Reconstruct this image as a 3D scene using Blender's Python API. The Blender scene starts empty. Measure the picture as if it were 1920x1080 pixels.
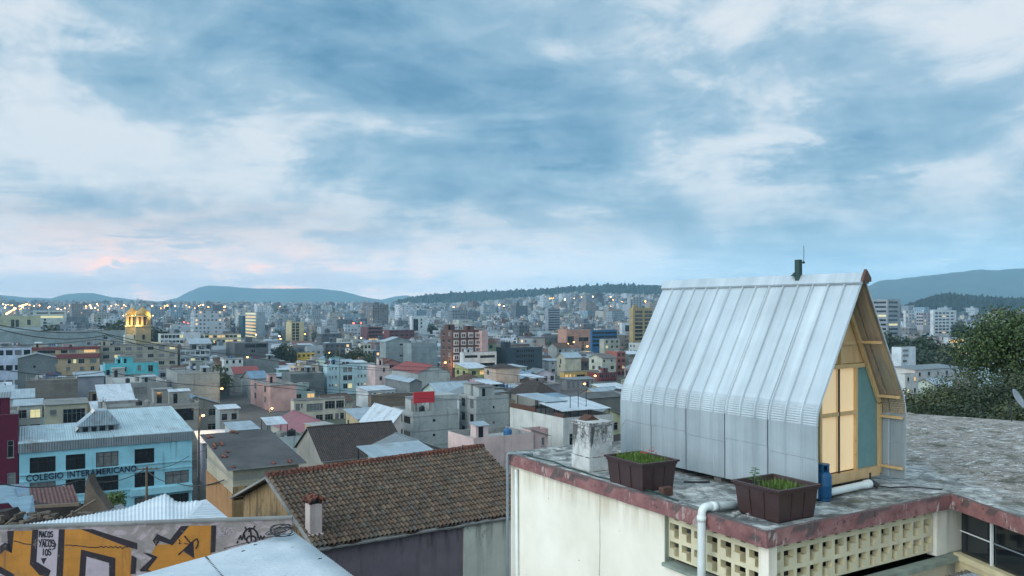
import bpy, math, random
from math import sin, cos, pi, radians, atan2, sqrt, exp, floor
from mathutils import Vector, noise as mnoise
random.seed(11)
SC = bpy.context.scene
COL = SC.collection
F, H, ZC = 1493.0, 580.0, 3.7          # focal length and horizon row of the photo (1920 px wide), eye height above the near roof

def S(r, g, b):
    def f(c):
        c /= 255.0
        return c/12.92 if c <= .04045 else ((c+.055)/1.055)**2.4
    return (f(r), f(g), f(b), 1.0)
def P(px, py, d):
    return Vector(((px-960)/F*d, d, ZC-(py-H)/F*d))
def topx(x, y): return 960+x/y*F
def lerp(a, b, t): return a+(b-a)*t
def clamp(x, a=0., b=1.): return max(a, min(b, x))
def sst(a, b, x):
    t = clamp((x-a)/(b-a)); return t*t*(3-2*t)
def interp(tab, x):
    if x <= tab[0][0]: return tab[0][1]
    for (x0, y0), (x1, y1) in zip(tab, tab[1:]):
        if x <= x1: return lerp(y0, y1, (x-x0)/(x1-x0))
    return tab[-1][1]
U31 = Vector((-.515, .857, 0)); V31 = Vector((.857, .515, 0))   # the street grid

# ------------------------------------------------------------------ materials
class NT:
    """short hand for building node trees"""
    def __init__(s, tree): s.t = tree; s.n = tree.nodes; s.l = tree.links
    def new(s, typ, **kw):
        nd = s.n.new(typ)
        for k, v in kw.items(): setattr(nd, k, v)
        return nd
    def put(s, sock, v):
        if v is None: return
        if hasattr(v, 'is_output') or isinstance(v, bpy.types.NodeSocket): s.l.new(v, sock)
        else: sock.default_value = v
    def math(s, op, a, b=None, c=None, cl=False):
        nd = s.new('ShaderNodeMath', operation=op, use_clamp=cl)
        s.put(nd.inputs[0], a); s.put(nd.inputs[1], b); s.put(nd.inputs[2], c)
        return nd.outputs[0]
    def vmath(s, op, a, b=None):
        nd = s.new('ShaderNodeVectorMath', operation=op)
        s.put(nd.inputs[0], a)
        if b is not None: s.put(nd.inputs[1], b)
        return nd.outputs['Value'] if op in ('DOT_PRODUCT', 'LENGTH') else nd.outputs[0]
    def mix(s, f, a, b, mode='MIX'):
        nd = s.new('ShaderNodeMix', data_type='RGBA', blend_type=mode)
        s.put(nd.inputs[0], f); s.put(nd.inputs[6], a); s.put(nd.inputs[7], b)
        return nd.outputs[2]
    def noise(s, vec, scale, detail=4, rough=.55, dist=0.):
        nd = s.new('ShaderNodeTexNoise')
        if vec is not None: s.put(nd.inputs['Vector'], vec)
        nd.inputs['Scale'].default_value = scale; nd.inputs['Detail'].default_value = detail
        nd.inputs['Roughness'].default_value = rough; nd.inputs['Distortion'].default_value = dist
        return nd.outputs['Fac']
    def ramp(s, f, stops, interp='LINEAR'):
        nd = s.new('ShaderNodeValToRGB'); cr = nd.color_ramp; cr.interpolation = interp
        while len(cr.elements) < len(stops): cr.elements.new(.5)
        for e, (p, c) in zip(cr.elements, stops):
            e.position = p; e.color = c if len(c) == 4 else (*c, 1)
        s.put(nd.inputs[0], f)
        return nd.outputs[0]
    def rng(s, f, a, b, lo=0., hi=1.):
        nd = s.new('ShaderNodeMapRange', interpolation_type='SMOOTHSTEP')
        s.put(nd.inputs[0], f); nd.inputs[1].default_value = a; nd.inputs[2].default_value = b
        nd.inputs[3].default_value = lo; nd.inputs[4].default_value = hi
        return nd.outputs[0]
    def comb(s, x, y, z):
        nd = s.new('ShaderNodeCombineXYZ'); s.put(nd.inputs[0], x); s.put(nd.inputs[1], y); s.put(nd.inputs[2], z); return nd.outputs[0]
    def sep(s, v):
        nd = s.new('ShaderNodeSeparateXYZ'); s.put(nd.inputs[0], v); return nd.outputs
    def pos(s): return s.new('ShaderNodeNewGeometry').outputs['Position']
    def uv(s):
        """(u along the surface's level line, v along its slope) in metres, from the true normal"""
        g = s.new('ShaderNodeNewGeometry')
        nrm = g.outputs['True Normal']
        h = s.vmath('NORMALIZE', s.vmath('CROSS_PRODUCT', s.vmath('ADD', nrm, (.0003, .0005, 0)), (0, 0, 1)))
        w = s.vmath('CROSS_PRODUCT', h, nrm)
        return s.vmath('DOT_PRODUCT', g.outputs['Position'], h), s.vmath('DOT_PRODUCT', g.outputs['Position'], w)

MATS = {}
def material(name, build):
    if name in MATS: return MATS[name]
    m = bpy.data.materials.new(name); m.use_nodes = True
    t = NT(m.node_tree); bs = m.node_tree.nodes['Principled BSDF']
    build(t, bs); MATS[name] = m
    return m
def setb(t, bs, col=None, rough=None, metal=None, bump=None, bdist=.02, bstr=.6, spec=None):
    if col is not None: t.put(bs.inputs['Base Color'], col)
    if rough is not None: t.put(bs.inputs['Roughness'], rough)
    if metal is not None: t.put(bs.inputs['Metallic'], metal)
    if spec is not None: bs.inputs['Specular IOR Level'].default_value = spec
    if bump is not None:
        b = t.new('ShaderNodeBump'); b.inputs['Distance'].default_value = bdist; b.inputs['Strength'].default_value = bstr
        t.put(b.inputs['Height'], bump); t.l.new(b.outputs[0], bs.inputs['Normal'])
def tint(t):
    return t.mix(1., t.new('ShaderNodeObjectInfo').outputs['Color'], (.95, .97, .98, 1), 'MULTIPLY')

def plain(name, col, rough=.6, metal=0., var=.12, scale=6., bumpd=.004):
    def b(t, bs):
        n = t.noise(t.pos(), scale, 5)
        c = t.mix(1., col, t.ramp(n, [(.3, (1-var,)*3), (.7, (1+var,)*3)]), 'MULTIPLY')
        setb(t, bs, c, rough, metal, t.noise(t.pos(), scale*6, 3), bumpd, .4)
    return material(name, b)

def _wall(t, bs):
    u, v = t.uv(); p = t.pos()
    big = t.noise(p, .35, 4); streak = t.noise(t.comb(t.math('MULTIPLY', u, 1.6), t.math('MULTIPLY', v, .12), 0), 1.0, 5, .6)
    fine = t.noise(p, 9, 3)
    c = t.mix(1., tint(t), t.ramp(big, [(.3, (.72, .73, .74)), (.65, (1.05, 1.04, 1.03))]), 'MULTIPLY')
    c = t.mix(t.rng(streak, .55, .78, 0, .55), c, S(70, 68, 66))
    c = t.mix(1., c, t.ramp(fine, [(.3, (.92,)*3), (.7, (1.06,)*3)]), 'MULTIPLY')
    setb(t, bs, c, .85, 0, fine, .01, .3)
material('painted_wall', _wall)
def _block(t, bs):
    u, v = t.uv(); p = t.pos()
    br = t.new('ShaderNodeTexBrick'); t.put(br.inputs['Vector'], t.comb(u, v, 0))
    br.inputs['Scale'].default_value = 1.; br.inputs['Brick Width'].default_value = .42; br.inputs['Row Height'].default_value = .22
    br.inputs['Mortar Size'].default_value = .015
    br.inputs['Color1'].default_value = (1, 1, 1, 1); br.inputs['Color2'].default_value = (.82, .82, .82, 1); br.inputs['Mortar'].default_value = (.72, .72, .72, 1)
    c = t.mix(1., tint(t), br.outputs['Color'], 'MULTIPLY')
    c = t.mix(1., c, t.ramp(t.noise(p, .3, 5), [(.3, (.68, .69, .7)), (.68, (1.08, 1.06, 1.03))]), 'MULTIPLY')
    band = t.math('LESS_THAN', t.math('FRACT', t.math('MULTIPLY', v, .357)), .1)      # ring beams poured at each storey
    c = t.mix(t.math('MULTIPLY', band, .5), c, S(120, 122, 122))
    streak = t.noise(t.comb(t.math('MULTIPLY', u, 1.3), t.math('MULTIPLY', v, .1), 0), 1.0, 5, .6)
    c = t.mix(t.rng(streak, .55, .8, 0, .6), c, S(62, 62, 62))
    setb(t, bs, c, .92, 0, br.outputs['Fac'], -.01, .4)
material('block_wall', _block)
def _zinc(t, bs):
    u, v = t.uv(); p = t.pos()
    w = t.math('SINE', t.math('MULTIPLY', u, 2*pi/.26))
    br = t.new('ShaderNodeTexBrick'); t.put(br.inputs['Vector'], t.comb(v, u, 0))
    br.inputs['Scale'].default_value = 1.; br.inputs['Brick Width'].default_value = 2.6; br.inputs['Row Height'].default_value = .9; br.inputs['Mortar Size'].default_value = .012
    br.inputs['Color1'].default_value = (1.05,)*3+(1,); br.inputs['Color2'].default_value = (.82, .83, .85, 1); br.inputs['Mortar'].default_value = (.55, .55, .55, 1)
    c = t.mix(1., tint(t), br.outputs['Color'], 'MULTIPLY')
    c = t.mix(1., c, t.ramp(w, [(.0, (.93,)*3), (1., (1.04,)*3)]), 'MULTIPLY')
    c = t.mix(t.rng(t.noise(p, .5, 6, .65), .52, .72, 0, .55), c, S(110, 98, 88))
    c = t.mix(t.rng(t.noise(p, 1.7, 5, .65), .6, .75, 0, .4), c, S(70, 70, 70))
    setb(t, bs, c, .5, .15, w, .03, .8)
material('sheet_metal', _zinc)
def _tile(t, bs):
    u, v = t.uv(); p = t.pos()
    w = t.math('SINE', t.math('MULTIPLY', u, 2*pi/.24))
    br = t.new('ShaderNodeTexBrick'); t.put(br.inputs['Vector'], t.comb(v, u, 0))
    br.inputs['Scale'].default_value = 1.; br.inputs['Brick Width'].default_value = .38; br.inputs['Row Height'].default_value = .24; br.inputs['Mortar Size'].default_value = .02
    br.inputs['Color1'].default_value = (1.25, 1.15, 1.05, 1); br.inputs['Color2'].default_value = (.65, .65, .66, 1); br.inputs['Mortar'].default_value = (.4, .4, .4, 1)
    c = t.mix(1., tint(t), br.outputs['Color'], 'MULTIPLY')
    c = t.mix(t.rng(t.noise(p, .6, 6, .65), .5, .68, 0, .6), c, S(62, 60, 58))
    c = t.mix(t.rng(t.noise(p, .9, 5, .65), .62, .7, 0, .6), c, S(120, 84, 62))
    setb(t, bs, c, .9, 0, w, .06, .9)
material('clay_tiles', _tile)
def _conc(t, bs):
    p = t.pos()
    c = t.mix(1., tint(t), t.ramp(t.noise(p, .45, 6, .62), [(.3, (.55, .56, .57)), (.7, (1.12, 1.1, 1.08))]), 'MULTIPLY')
    c = t.mix(t.rng(t.noise(p, 1.3, 6, .7), .55, .7, 0, .7), c, S(58, 60, 58))
    setb(t, bs, c, .9, 0, t.noise(p, 6, 4), .02, .4)
material('flat_concrete', _conc)
def _glass(t, bs):
    setb(t, bs, (.012, .016, .02, 1), .08, 0, spec=.6)
material('dark_glass', _glass)
def emit(name, col, strength, sampled=True):
    def b(t, bs):
        bs.inputs['Base Color'].default_value = (.2, .18, .15, 1)
        bs.inputs['Emission Color'].default_value = col; bs.inputs['Emission Strength'].default_value = strength
    m = material(name, b)
    m.cycles.emission_sampling = 'AUTO' if sampled else 'NONE'
    return m
emit('lit_window', (1, .62, .22, 1), .8, False)
emit('lit_window_pale', (.95, .9, .45, 1), .7, False)
emit('lamp_warm', (1, .52, .17, 1), 13, False)
emit('lamp_orange', (1, .36, .07, 1), 12, False)
emit('lamp_white', (1, .78, .5, 1), 11, False)
emit('lamp_red', (1, .08, .06, 1), 7, False)
plain('window_frame', S(150, 152, 150), .5)
plain('dark_frame', S(48, 46, 46), .5)
plain('dark_steel', S(52, 54, 56), .5, .3)
plain('black_plastic', (.012, .013, .014, 1), .45)
plain('wood_post', S(110, 96, 82), .8)
M = MATS

# ------------------------------------------------------------------ mesh building
class MB:
    def __init__(s): s.v = []; s.f = []; s.m = []; s.smooth = False
    def add(s, vs, fs, mi=0):
        k = len(s.v); s.v += [tuple(p) for p in vs]
        for f in fs: s.f.append(tuple(i+k for i in f)); s.m.append(mi)
    def quad(s, a, b, c, d, mi=0): s.add([a, b, c, d], [(0, 1, 2, 3)], mi)
    def obox(s, o, ax, ay, az, mi=0):
        """box from corner o and three edge vectors (right-handed)"""
        o, ax, ay, az = Vector(o), Vector(ax), Vector(ay), Vector(az)
        if ax.cross(ay).dot(az) < 0: ax, ay = ay, ax
        vs = [o, o+ax, o+ax+ay, o+ay, o+az, o+ax+az, o+ax+ay+az, o+ay+az]
        s.add(vs, [(3, 2, 1, 0), (4, 5, 6, 7), (0, 1, 5, 4), (1, 2, 6, 5), (2, 3, 7, 6), (3, 0, 4, 7)], mi)
    def box(s, c, sx, sy, sz, rz=0., mi=0):
        c = Vector(c); X = Vector((cos(rz), sin(rz), 0))*sx; Y = Vector((-sin(rz), cos(rz), 0))*sy; Z = Vector((0, 0, sz))
        s.obox(c-X/2-Y/2-Z/2, X, Y, Z, mi)
    def bar(s, a, b, w, h, mi=0, up=(0, 0, 1)):
        a, b = Vector(a), Vector(b); d = (b-a); L = d.normalized(); u = Vector(up)
        sd = L.cross(u)
        if sd.length < 1e-4: sd = L.cross(Vector((0, 1, 0)))
        sd.normalize(); u2 = sd.cross(L).normalized()
        s.obox(a-sd*w/2-u2*h/2, d, sd*w, u2*h, mi)
    def prism(s, pts, ext, mi=0, mi_side=None):
        """polygon pts (3-D, in order) extruded by vector ext"""
        n = len(pts); e = Vector(ext); pts = [Vector(p) for p in pts]
        nrm = Vector((0, 0, 0))
        for i in range(n):
            a, b = pts[i], pts[(i+1) % n]
            nrm += a.cross(b)
        if nrm.dot(e) < 0: pts = pts[::-1]
        s.add(pts+[p+e for p in pts], [tuple(range(n))[::-1], tuple(range(n, 2*n))], mi)
        k = len(s.v)-2*n
        for i in range(n):
            j = (i+1) % n
            s.f.append((k+i, k+j, k+n+j, k+n+i)); s.m.append(mi if mi_side is None else mi_side)
    def tube(s, pts, r, n=8, mi=0, caps=True):
        pts = [Vector(p) for p in pts]; rs = r if isinstance(r, (list, tuple)) else [r]*len(pts)
        k0 = len(s.v); prev = None
        for i, p in enumerate(pts):
            d = (pts[min(i+1, len(pts)-1)]-pts[max(i-1, 0)]).normalized()
            a = d.cross(Vector((0, 0, 1)))
            if a.length < .05: a = d.cross(Vector((0, 1, 0)))
            a.normalize()
            if prev is not None:
                a2 = prev-d*prev.dot(d)
                if a2.length > .01: a = a2.normalized()
            prev = a; b = d.cross(a)
            for j in range(n):
                t = 2*pi*j/n; s.v.append(tuple(p+(a*cos(t)+b*sin(t))*rs[i]))
        for i in range(len(pts)-1):
            for j in range(n):
                q = k0+i*n+j; q2 = k0+i*n+(j+1) % n
                s.f.append((q, q2, q2+n, q+n)); s.m.append(mi)
        if caps:
            s.f.append(tuple(k0+j for j in range(n))[::-1]); s.m.append(mi)
            e = k0+(len(pts)-1)*n; s.f.append(tuple(e+j for j in range(n))); s.m.append(mi)
    def lathe(s, o, prof, n=16, mi=0):
        """prof: (radius, z) rings round the vertical axis at o"""
        k = len(s.v); o = Vector(o)
        for r, z in prof:
            for j in range(n):
                t = 2*pi*j/n; s.v.append((o.x+r*cos(t), o.y+r*sin(t), o.z+z))
        for i in range(len(prof)-1):
            for j in range(n):
                a = k+i*n+j; b = k+i*n+(j+1) % n
                s.f.append((a, b, b+n, a+n)); s.m.append(mi)
        s.f.append(tuple(k+j for j in range(n))[::-1]); s.m.append(mi)
        e = k+(len(prof)-1)*n; s.f.append(tuple(e+j for j in range(n))); s.m.append(mi)
    def grid(s, fn, nu, nv, mi=0, flip=False):
        k = len(s.v)
        for j in range(nv+1):
            for i in range(nu+1): s.v.append(tuple(fn(i, j)))
        for j in range(nv):
            for i in range(nu):
                a = k+j*(nu+1)+i; q = (a, a+1, a+nu+2, a+nu+1)
                s.f.append(q[::-1] if flip else q); s.m.append(mi(i, j) if callable(mi) else mi)
    def build(s, name, mats, parent=None, color=None, smooth=False, off=None):
        if isinstance(mats, str) or not isinstance(mats, (list, tuple)): mats = [mats]
        o3 = Vector((0, 0, 0)); q = parent
        while q is not None: o3 = o3+q.location; q = q.parent
        if parent is None:
            lo = [min(p[i] for p in s.v) for i in range(3)]; hi = [max(p[i] for p in s.v) for i in range(3)]
            o3 = Vector(((lo[0]+hi[0])/2, (lo[1]+hi[1])/2, lo[2])) if off is None else Vector(off)
        me = bpy.data.meshes.new(name)
        me.from_pydata([(p[0]-o3.x, p[1]-o3.y, p[2]-o3.z) for p in s.v], [], s.f)
        for m in mats: me.materials.append(MATS[m] if isinstance(m, str) else m)
        me.polygons.foreach_set('material_index', s.m)
        if smooth: me.polygons.foreach_set('use_smooth', [True]*len(s.f))
        me.update()
        ob = bpy.data.objects.new(name, me); COL.objects.link(ob)
        if parent is not None: ob.parent = parent
        else: ob.location = o3
        if color is not None: ob.color = color if len(color) == 4 else (*color, 1)
        return ob
def empty(name, loc):
    o = bpy.data.objects.new(name, None); COL.objects.link(o); o.location = Vector(loc); o.empty_display_size = .3
    return o
LABELS = {}
def tag(o, label=None, cat=None, group=None, kind=None):
    if label: o['label'] = label; LABELS[label] = LABELS.get(label, 0)+1
    if cat: o['category'] = cat
    if group: o['group'] = group
    if kind: o['kind'] = kind
    return o
def copy_tree(o, parent=None):
    c = o.copy(); COL.objects.link(c); c.parent = parent
    for ch in list(o.children): copy_tree(ch, c)
    return c

# ------------------------------------------------------------------ terrain
YCITY = [(0, 572), (100, 573), (200, 573), (300, 574), (450, 575), (600, 575), (700, 576), (760, 577), (850, 577), (930, 572), (1000, 565), (1060, 559), (1150, 558.5), (1240, 562), (1640, 585), (1750, 585), (1920, 588)]
PROF = [(0, -9), (30, -10), (48, -13), (70, -18), (88, -20.8), (130, -23.5), (200, -25), (500, -26), (1000, -24)]
def ground(x, y):
    r = max(y, 1.)
    z = interp(PROF, r)
    if y > 900:
        px = clamp(topx(x, y), -200, 2120)
        zt = ZC-(interp(YCITY, px)-H)/F*2300
        z = lerp(z, zt, sst(900, 2300, y)**1.15)
        if y > 2300: z = zt+(y-2300)*.002
    if y < 60 and x > 12: z = lerp(z, -3, sst(12, 25, x))
    return z
CLOUD_BLOBS = [(760, 90, 330, 95, -14, 0.158), (1080, 200, 260, 80, -14, 0.144), (620, 140, 160, 60, -15, 0.072), (160, 190, 280, 45, -12, 0.072), (80, 368, 190, 26, -7, 0.122), (1610, 285, 130, 58, 5, 0.187), (1860, 250, 130, 70, 0, 0.094), (1330, 110, 170, 90, -10, 0.043), (1690, 50, 190, 80, 0, -0.158), (1890, 130, 110, 110, 0, -0.115), (1370, 285, 170, 55, 14, -0.173), (1040, 325, 170, 32, -6, -0.115), (470, 285, 130, 42, -22, -0.122), (30, 40, 220, 110, 0, -0.115), (740, 385, 150, 36, -8, -0.101), (1150, 372, 160, 22, -3, 0.101), (1640, 345, 200, 20, 4, -0.101), (90, 534, 190, 8, 0, 0.24), (480, 529, 160, 10, -2, 0.24), (290, 467, 120, 7, 1, 0.22), (660, 440, 90, 14, -3, 0.14), (960, 480, 160, 9, 0, 0.1), (1080, 300, 90, 22, -10, 0.058), (420, 370, 200, 60, -10, -0.036), (1500, 450, 300, 60, 0, -0.04)]
SKY_BACK = 2.3
EXPOSURE = 0.0
HAZE = 1.15e-4
LOWGAIN = 1.9
SUNE = 1.6
HAZECOL = (.44, .79, 1., 1)
# ================================================================== camera, sky, light, air
cam = bpy.data.cameras.new('camera'); camo = bpy.data.objects.new('camera', cam); COL.objects.link(camo)
camo.location = (0, 0, ZC); camo.rotation_euler = (pi/2, 0, 0)
cam.sensor_width = 36; cam.lens = 36*F/1920; cam.shift_y = (H-540)/1920; cam.clip_start = .2; cam.clip_end = 60000
SC.camera = camo
SUN_AZ = atan2(-.75, -.66); SUN_EL = radians(24)
sl = bpy.data.lights.new('sun', 'SUN'); so = bpy.data.objects.new('sun', sl); COL.objects.link(so)
sl.energy = SUNE; sl.angle = radians(50); sl.color = (1.0, .96, .91)
dv = Vector((sin(SUN_AZ)*cos(SUN_EL), cos(SUN_AZ)*cos(SUN_EL), sin(SUN_EL)))
so.rotation_euler = dv.to_track_quat('Z', 'Y').to_euler(); so.location = (0, 0, 60)

W = bpy.data.worlds.new('World'); SC.world = W; W.use_nodes = True
t = NT(W.node_tree); t.n.clear()
sky = t.new('ShaderNodeTexSky', sky_type='NISHITA', sun_disc=False, sun_elevation=SUN_EL, sun_rotation=SUN_AZ)
d = t.vmath('NORMALIZE', t.new('ShaderNodeTexCoord').outputs['Generated'])
dx, dy, dz = t.sep(d)
zz = t.math('ADD', t.math('MAXIMUM', dz, 0.), .13)
pl = t.comb(t.math('DIVIDE', dx, zz), t.math('DIVIDE', dy, zz), 0)       # the layer of cloud as a flat sheet overhead
rot = t.new('ShaderNodeMapping'); t.put(rot.inputs['Vector'], pl); rot.inputs['Rotation'].default_value = (0, 0, radians(36)); rot.inputs['Scale'].default_value = (.95, 1.3, 1); rot.inputs['Location'].default_value = (3.1, 7.4, 0)
n1 = t.noise(rot.outputs[0], .62, 7, .58, .55)
n2 = t.noise(rot.outputs[0], 2.1, 6, .6, .5)
n3 = t.noise(rot.outputs[0], .22, 3, .5, .2)
n4 = t.noise(t.comb(t.math('MULTIPLY', dx, 2.2), t.math('MULTIPLY', dy, 2.2), t.math('MULTIPLY', dz, 9.)), 2.4, 8, .62, .4)
n5 = t.noise(rot.outputs[0], 5.5, 6, .62, .8)
pv = t.comb(t.math('MULTIPLY', dx, 1.), dy, t.math('MULTIPLY', dz, 2.1))
puff = t.noise(pv, 3.6, 9, .56, .5)
puff2 = t.noise(t.vmath('ADD', pv, (3.3, 1.7, 5.1)), 9.5, 7, .6, .4)
base = t.math('ADD', t.math('ADD', t.math('MULTIPLY', t.math('SUBTRACT', puff, .5), 1.3), t.math('MULTIPLY', t.math('SUBTRACT', puff2, .5), .62)), t.math('ADD', t.math('MULTIPLY', t.math('SUBTRACT', n1, .5), .42), t.math('MULTIPLY', t.math('SUBTRACT', n2, .5), .34)))
base = t.math('ADD', base, .55)
# masses of cloud (+) and openings (-), by bearing and height in the sky: x/y and z/y
BLOBS = CLOUD_BLOBS
yy = t.math('MAXIMUM', dy, .05)
gx = t.math('DIVIDE', dx, yy); gz = t.math('DIVIDE', dz, yy)
warp = t.math('ADD', t.math('MULTIPLY', t.math('SUBTRACT', n2, .5), .34), t.math('MULTIPLY', t.math('SUBTRACT', n5, .5), .16))
gx = t.math('ADD', gx, warp); gz = t.math('ADD', gz, t.math('ADD', t.math('MULTIPLY', t.math('SUBTRACT', n4, .5), .13), t.math('MULTIPLY', t.math('SUBTRACT', n1, .5), .10)))
tot = None
for (bx, by, rx, ry, ang, amp) in BLOBS:
    cx, cz = (bx-960)/F, -(by-H)/F
    ca, sa = cos(radians(ang)), sin(radians(ang))
    ex = t.math('SUBTRACT', gx, cx); ez = t.math('SUBTRACT', gz, cz)
    a = t.math('MULTIPLY', t.math('ADD', t.math('MULTIPLY', ex, ca), t.math('MULTIPLY', ez, sa)), F/rx)
    b = t.math('MULTIPLY', t.math('SUBTRACT', t.math('MULTIPLY', ez, ca), t.math('MULTIPLY', ex, sa)), F/ry)
    g = t.math('MULTIPLY', t.math('EXPONENT', t.math('MULTIPLY', t.math('ADD', t.math('MULTIPLY', a, a), t.math('MULTIPLY', b, b)), -1.)), amp)
    tot = g if tot is None else t.math('ADD', tot, g)
front = t.rng(dy, .0, .25)
dens = t.math('ADD', base, t.math('MULTIPLY', tot, front))
K = 10.0
def kc(r, g, b, m=1.):
    c = S(r, g, b); return tuple(x*K*m for x in c[:3])
cloud = t.ramp(dens, [(.34, S(230, 238, 244)), (.44, S(216, 229, 239)), (.51, S(194, 215, 230)), (.57, S(171, 201, 221)), (.68, S(150, 187, 211)), (.84, S(123, 167, 197)), (.98, S(103, 151, 184))])
# low sky: paler, violet and pink on one side, blue on the other
low = t.rng(gz, .02, .17, 1., 0.)
lowcol = t.ramp(t.math('ADD', t.math('MULTIPLY', gx, .8), .5), [(.0, S(250, 218, 206)), (.28, S(246, 220, 212)), (.48, S(222, 224, 230)), (.75, S(184, 212, 232)), (1., S(160, 202, 228))])
clear = t.math('MULTIPLY', t.math('MULTIPLY', low, front), t.rng(dens, .48, .66, .92, .55))
cloud = t.mix(clear, cloud, lowcol)
pk = t.math('MULTIPLY', t.math('MULTIPLY', t.rng(gz, -.004, .012), t.rng(gz, .030, .062, 1., 0.)), t.math('MULTIPLY', t.rng(gx, -.10, -.34), t.math('MULTIPLY', front, t.rng(dens, .46, .62, 1., 0.))))
cloud = t.mix(t.math('MULTIPLY', pk, .9), cloud, (1.35, .74, .56, 1))
sky_gain = t.rng(t.vmath('DOT_PRODUCT', d, (-.66, -.62, .42)), .0, 1., 1., SKY_BACK)         # unseen sky behind the camera, brightened to fill the walls
lowh = t.rng(dz, -.25, -.02, .12, 1.)
lowg = t.rng(dz, .0, .115, LOWGAIN, 1.)
sky_gain = t.math('MULTIPLY', sky_gain, lowg)
cm = t.vmath('MULTIPLY', cloud, t.comb(t.math('MULTIPLY', sky_gain, K), t.math('MULTIPLY', sky_gain, K), t.math('MULTIPLY', sky_gain, K)))
sm = t.mix(.93, sky.outputs[0], cm)
sm = t.vmath('MULTIPLY', sm, t.comb(lowh, lowh, lowh))
bg = t.new('ShaderNodeBackground'); bg.inputs['Strength'].default_value = .1
t.put(bg.inputs['Color'], sm)
wo = t.new('ShaderNodeOutputWorld'); t.l.new(bg.outputs[0], wo.inputs['Surface'])
W.cycles.sampling_method = 'MANUAL'; W.cycles.sample_map_resolution = 512

vs = SC.view_settings; vs.view_transform = 'Standard'; vs.look = 'None'; vs.gamma = 1; vs.exposure = EXPOSURE
cy = SC.cycles
cy.use_denoising = True; cy.sample_clamp_indirect = 3.; cy.max_bounces = 6; cy.diffuse_bounces = 3; cy.glossy_bounces = 3; cy.volume_bounces = 2; cy.transparent_max_bounces = 6
cy.caustics_reflective = False; cy.caustics_refractive = False

# ------------------------------------------------------------------ air
HZTOP = 330.
hz = MB(); hz.obox((-12000, -900, -60), (24000, 0, 0), (0, 10400, 0), (0, 0, HZTOP+60))
def _haze(tn, bs):
    tn.n.remove(bs)
    pv = tn.new('ShaderNodeVolumePrincipled'); pv.inputs['Color'].default_value = HAZECOL; pv.inputs['Density'].default_value = HAZE; pv.inputs['Anisotropy'].default_value = .0
    out = [x for x in tn.n if x.type == 'OUTPUT_MATERIAL'][0]
    tn.l.new(pv.outputs[0], out.inputs['Volume'])
if HAZE > 0:
    ho = hz.build('haze', material('haze_air', _haze)); tag(ho, kind='stuff')

# ------------------------------------------------------------------ ground, hills, mountains
def _ground(tn, bs):
    p = tn.pos()
    c = tn.ramp(tn.noise(p, .02, 6, .65), [(.35, S(74, 74, 72)), (.5, S(96, 95, 92)), (.6, S(70, 80, 62)), (.75, S(58, 70, 52))])
    c = tn.mix(1., c, tn.ramp(tn.noise(p, .6, 5), [(.3, (.75,)*3), (.7, (1.15,)*3)]), 'MULTIPLY')
    setb(tn, bs, c, .95, 0, tn.noise(p, .5, 4), .2, .4)
material('city_ground', _ground)
gm = MB()
ys = [-60, -20, 0, 10, 20, 30, 40, 48, 56, 64, 72, 80, 88, 100, 115, 130, 160, 200, 260, 340, 430, 550, 700, 900, 1000, 1100, 1200, 1300, 1450, 1600, 1750, 1900, 2050, 2200, 2300, 2500, 2800, 3300, 4200, 5200, 6500, 9000]
NX = 90
def gfn(i, j):
    y = ys[j]; k = (i/NX-.5)*2
    x = k*max(y, 60)*1.15+ (k**3)*400
    return (x, y, ground(x, max(y, 1.)))
gm.grid(gfn, NX, len(ys)-1)
tag(gm.build('ground', 'city_ground'), kind='structure')

def ridge(name, tab, d, depth, col, rough=0., step=4, base=None, tree=0., seed=0, noisecol=.2):
    """a range of hills whose crest, seen from the roof, stands at these bearings and heights; it has true distance, height and a sloping flank"""
    rnd = random.Random(seed)
    x0, x1 = tab[0][0], tab[-1][0]; n = int((x1-x0)/step)
    NV = 26
    m = MB()
    zb = -30 if base is None else base
    def fn(i, j):
        px = x0+(x1-x0)*i/n; yy_ = interp(tab, px)
        f = j/NV
        dd = d-depth*.5+depth*f
        crest = P(px, yy_, d)
        hgt = crest.z-zb
        prof = sst(0, .5, f) if f <= .5 else 1-.8*sst(.5, 1., f)
        x = (px-960)/F*dd
        nz = mnoise.fractal(Vector((x*3/depth+seed, dd*3/depth, 0)), .9, 2., 5)
        gul = mnoise.fractal(Vector((x*9/depth+seed, dd*1.5/depth, 7)), .8, 2., 4)
        edge = 1-abs(f-.5)*2
        z = zb+hgt*(prof+(nz*.10+gul*.07)*prof*(1-edge**4)) + rough*hgt*gul*.25*edge
        if tree and j > 1: z += rnd.random()*tree*(1 if rnd.random() < .8 else 1.7)
        return (x, dd, z)
    m.grid(fn, n, NV)
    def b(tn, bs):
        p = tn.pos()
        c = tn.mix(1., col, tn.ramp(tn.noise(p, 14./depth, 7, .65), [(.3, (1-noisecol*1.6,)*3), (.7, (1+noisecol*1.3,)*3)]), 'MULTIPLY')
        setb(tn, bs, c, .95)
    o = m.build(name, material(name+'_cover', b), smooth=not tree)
    return tag(o, kind='structure')
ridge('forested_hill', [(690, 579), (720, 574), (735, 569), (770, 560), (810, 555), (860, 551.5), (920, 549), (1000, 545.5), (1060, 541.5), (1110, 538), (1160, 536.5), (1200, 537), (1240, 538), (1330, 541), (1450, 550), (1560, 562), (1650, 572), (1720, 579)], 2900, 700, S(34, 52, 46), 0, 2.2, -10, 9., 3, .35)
ridge('forested_hill', [(1640, 592), (1690, 578), (1715, 569), (1750, 557), (1775, 553), (1800, 555), (1850, 560), (1920, 563), (2050, 560), (2250, 575), (2330, 592)], 1700, 420, S(34, 52, 44), 0, 2.2, -25, 6., 4, .35)
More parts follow.
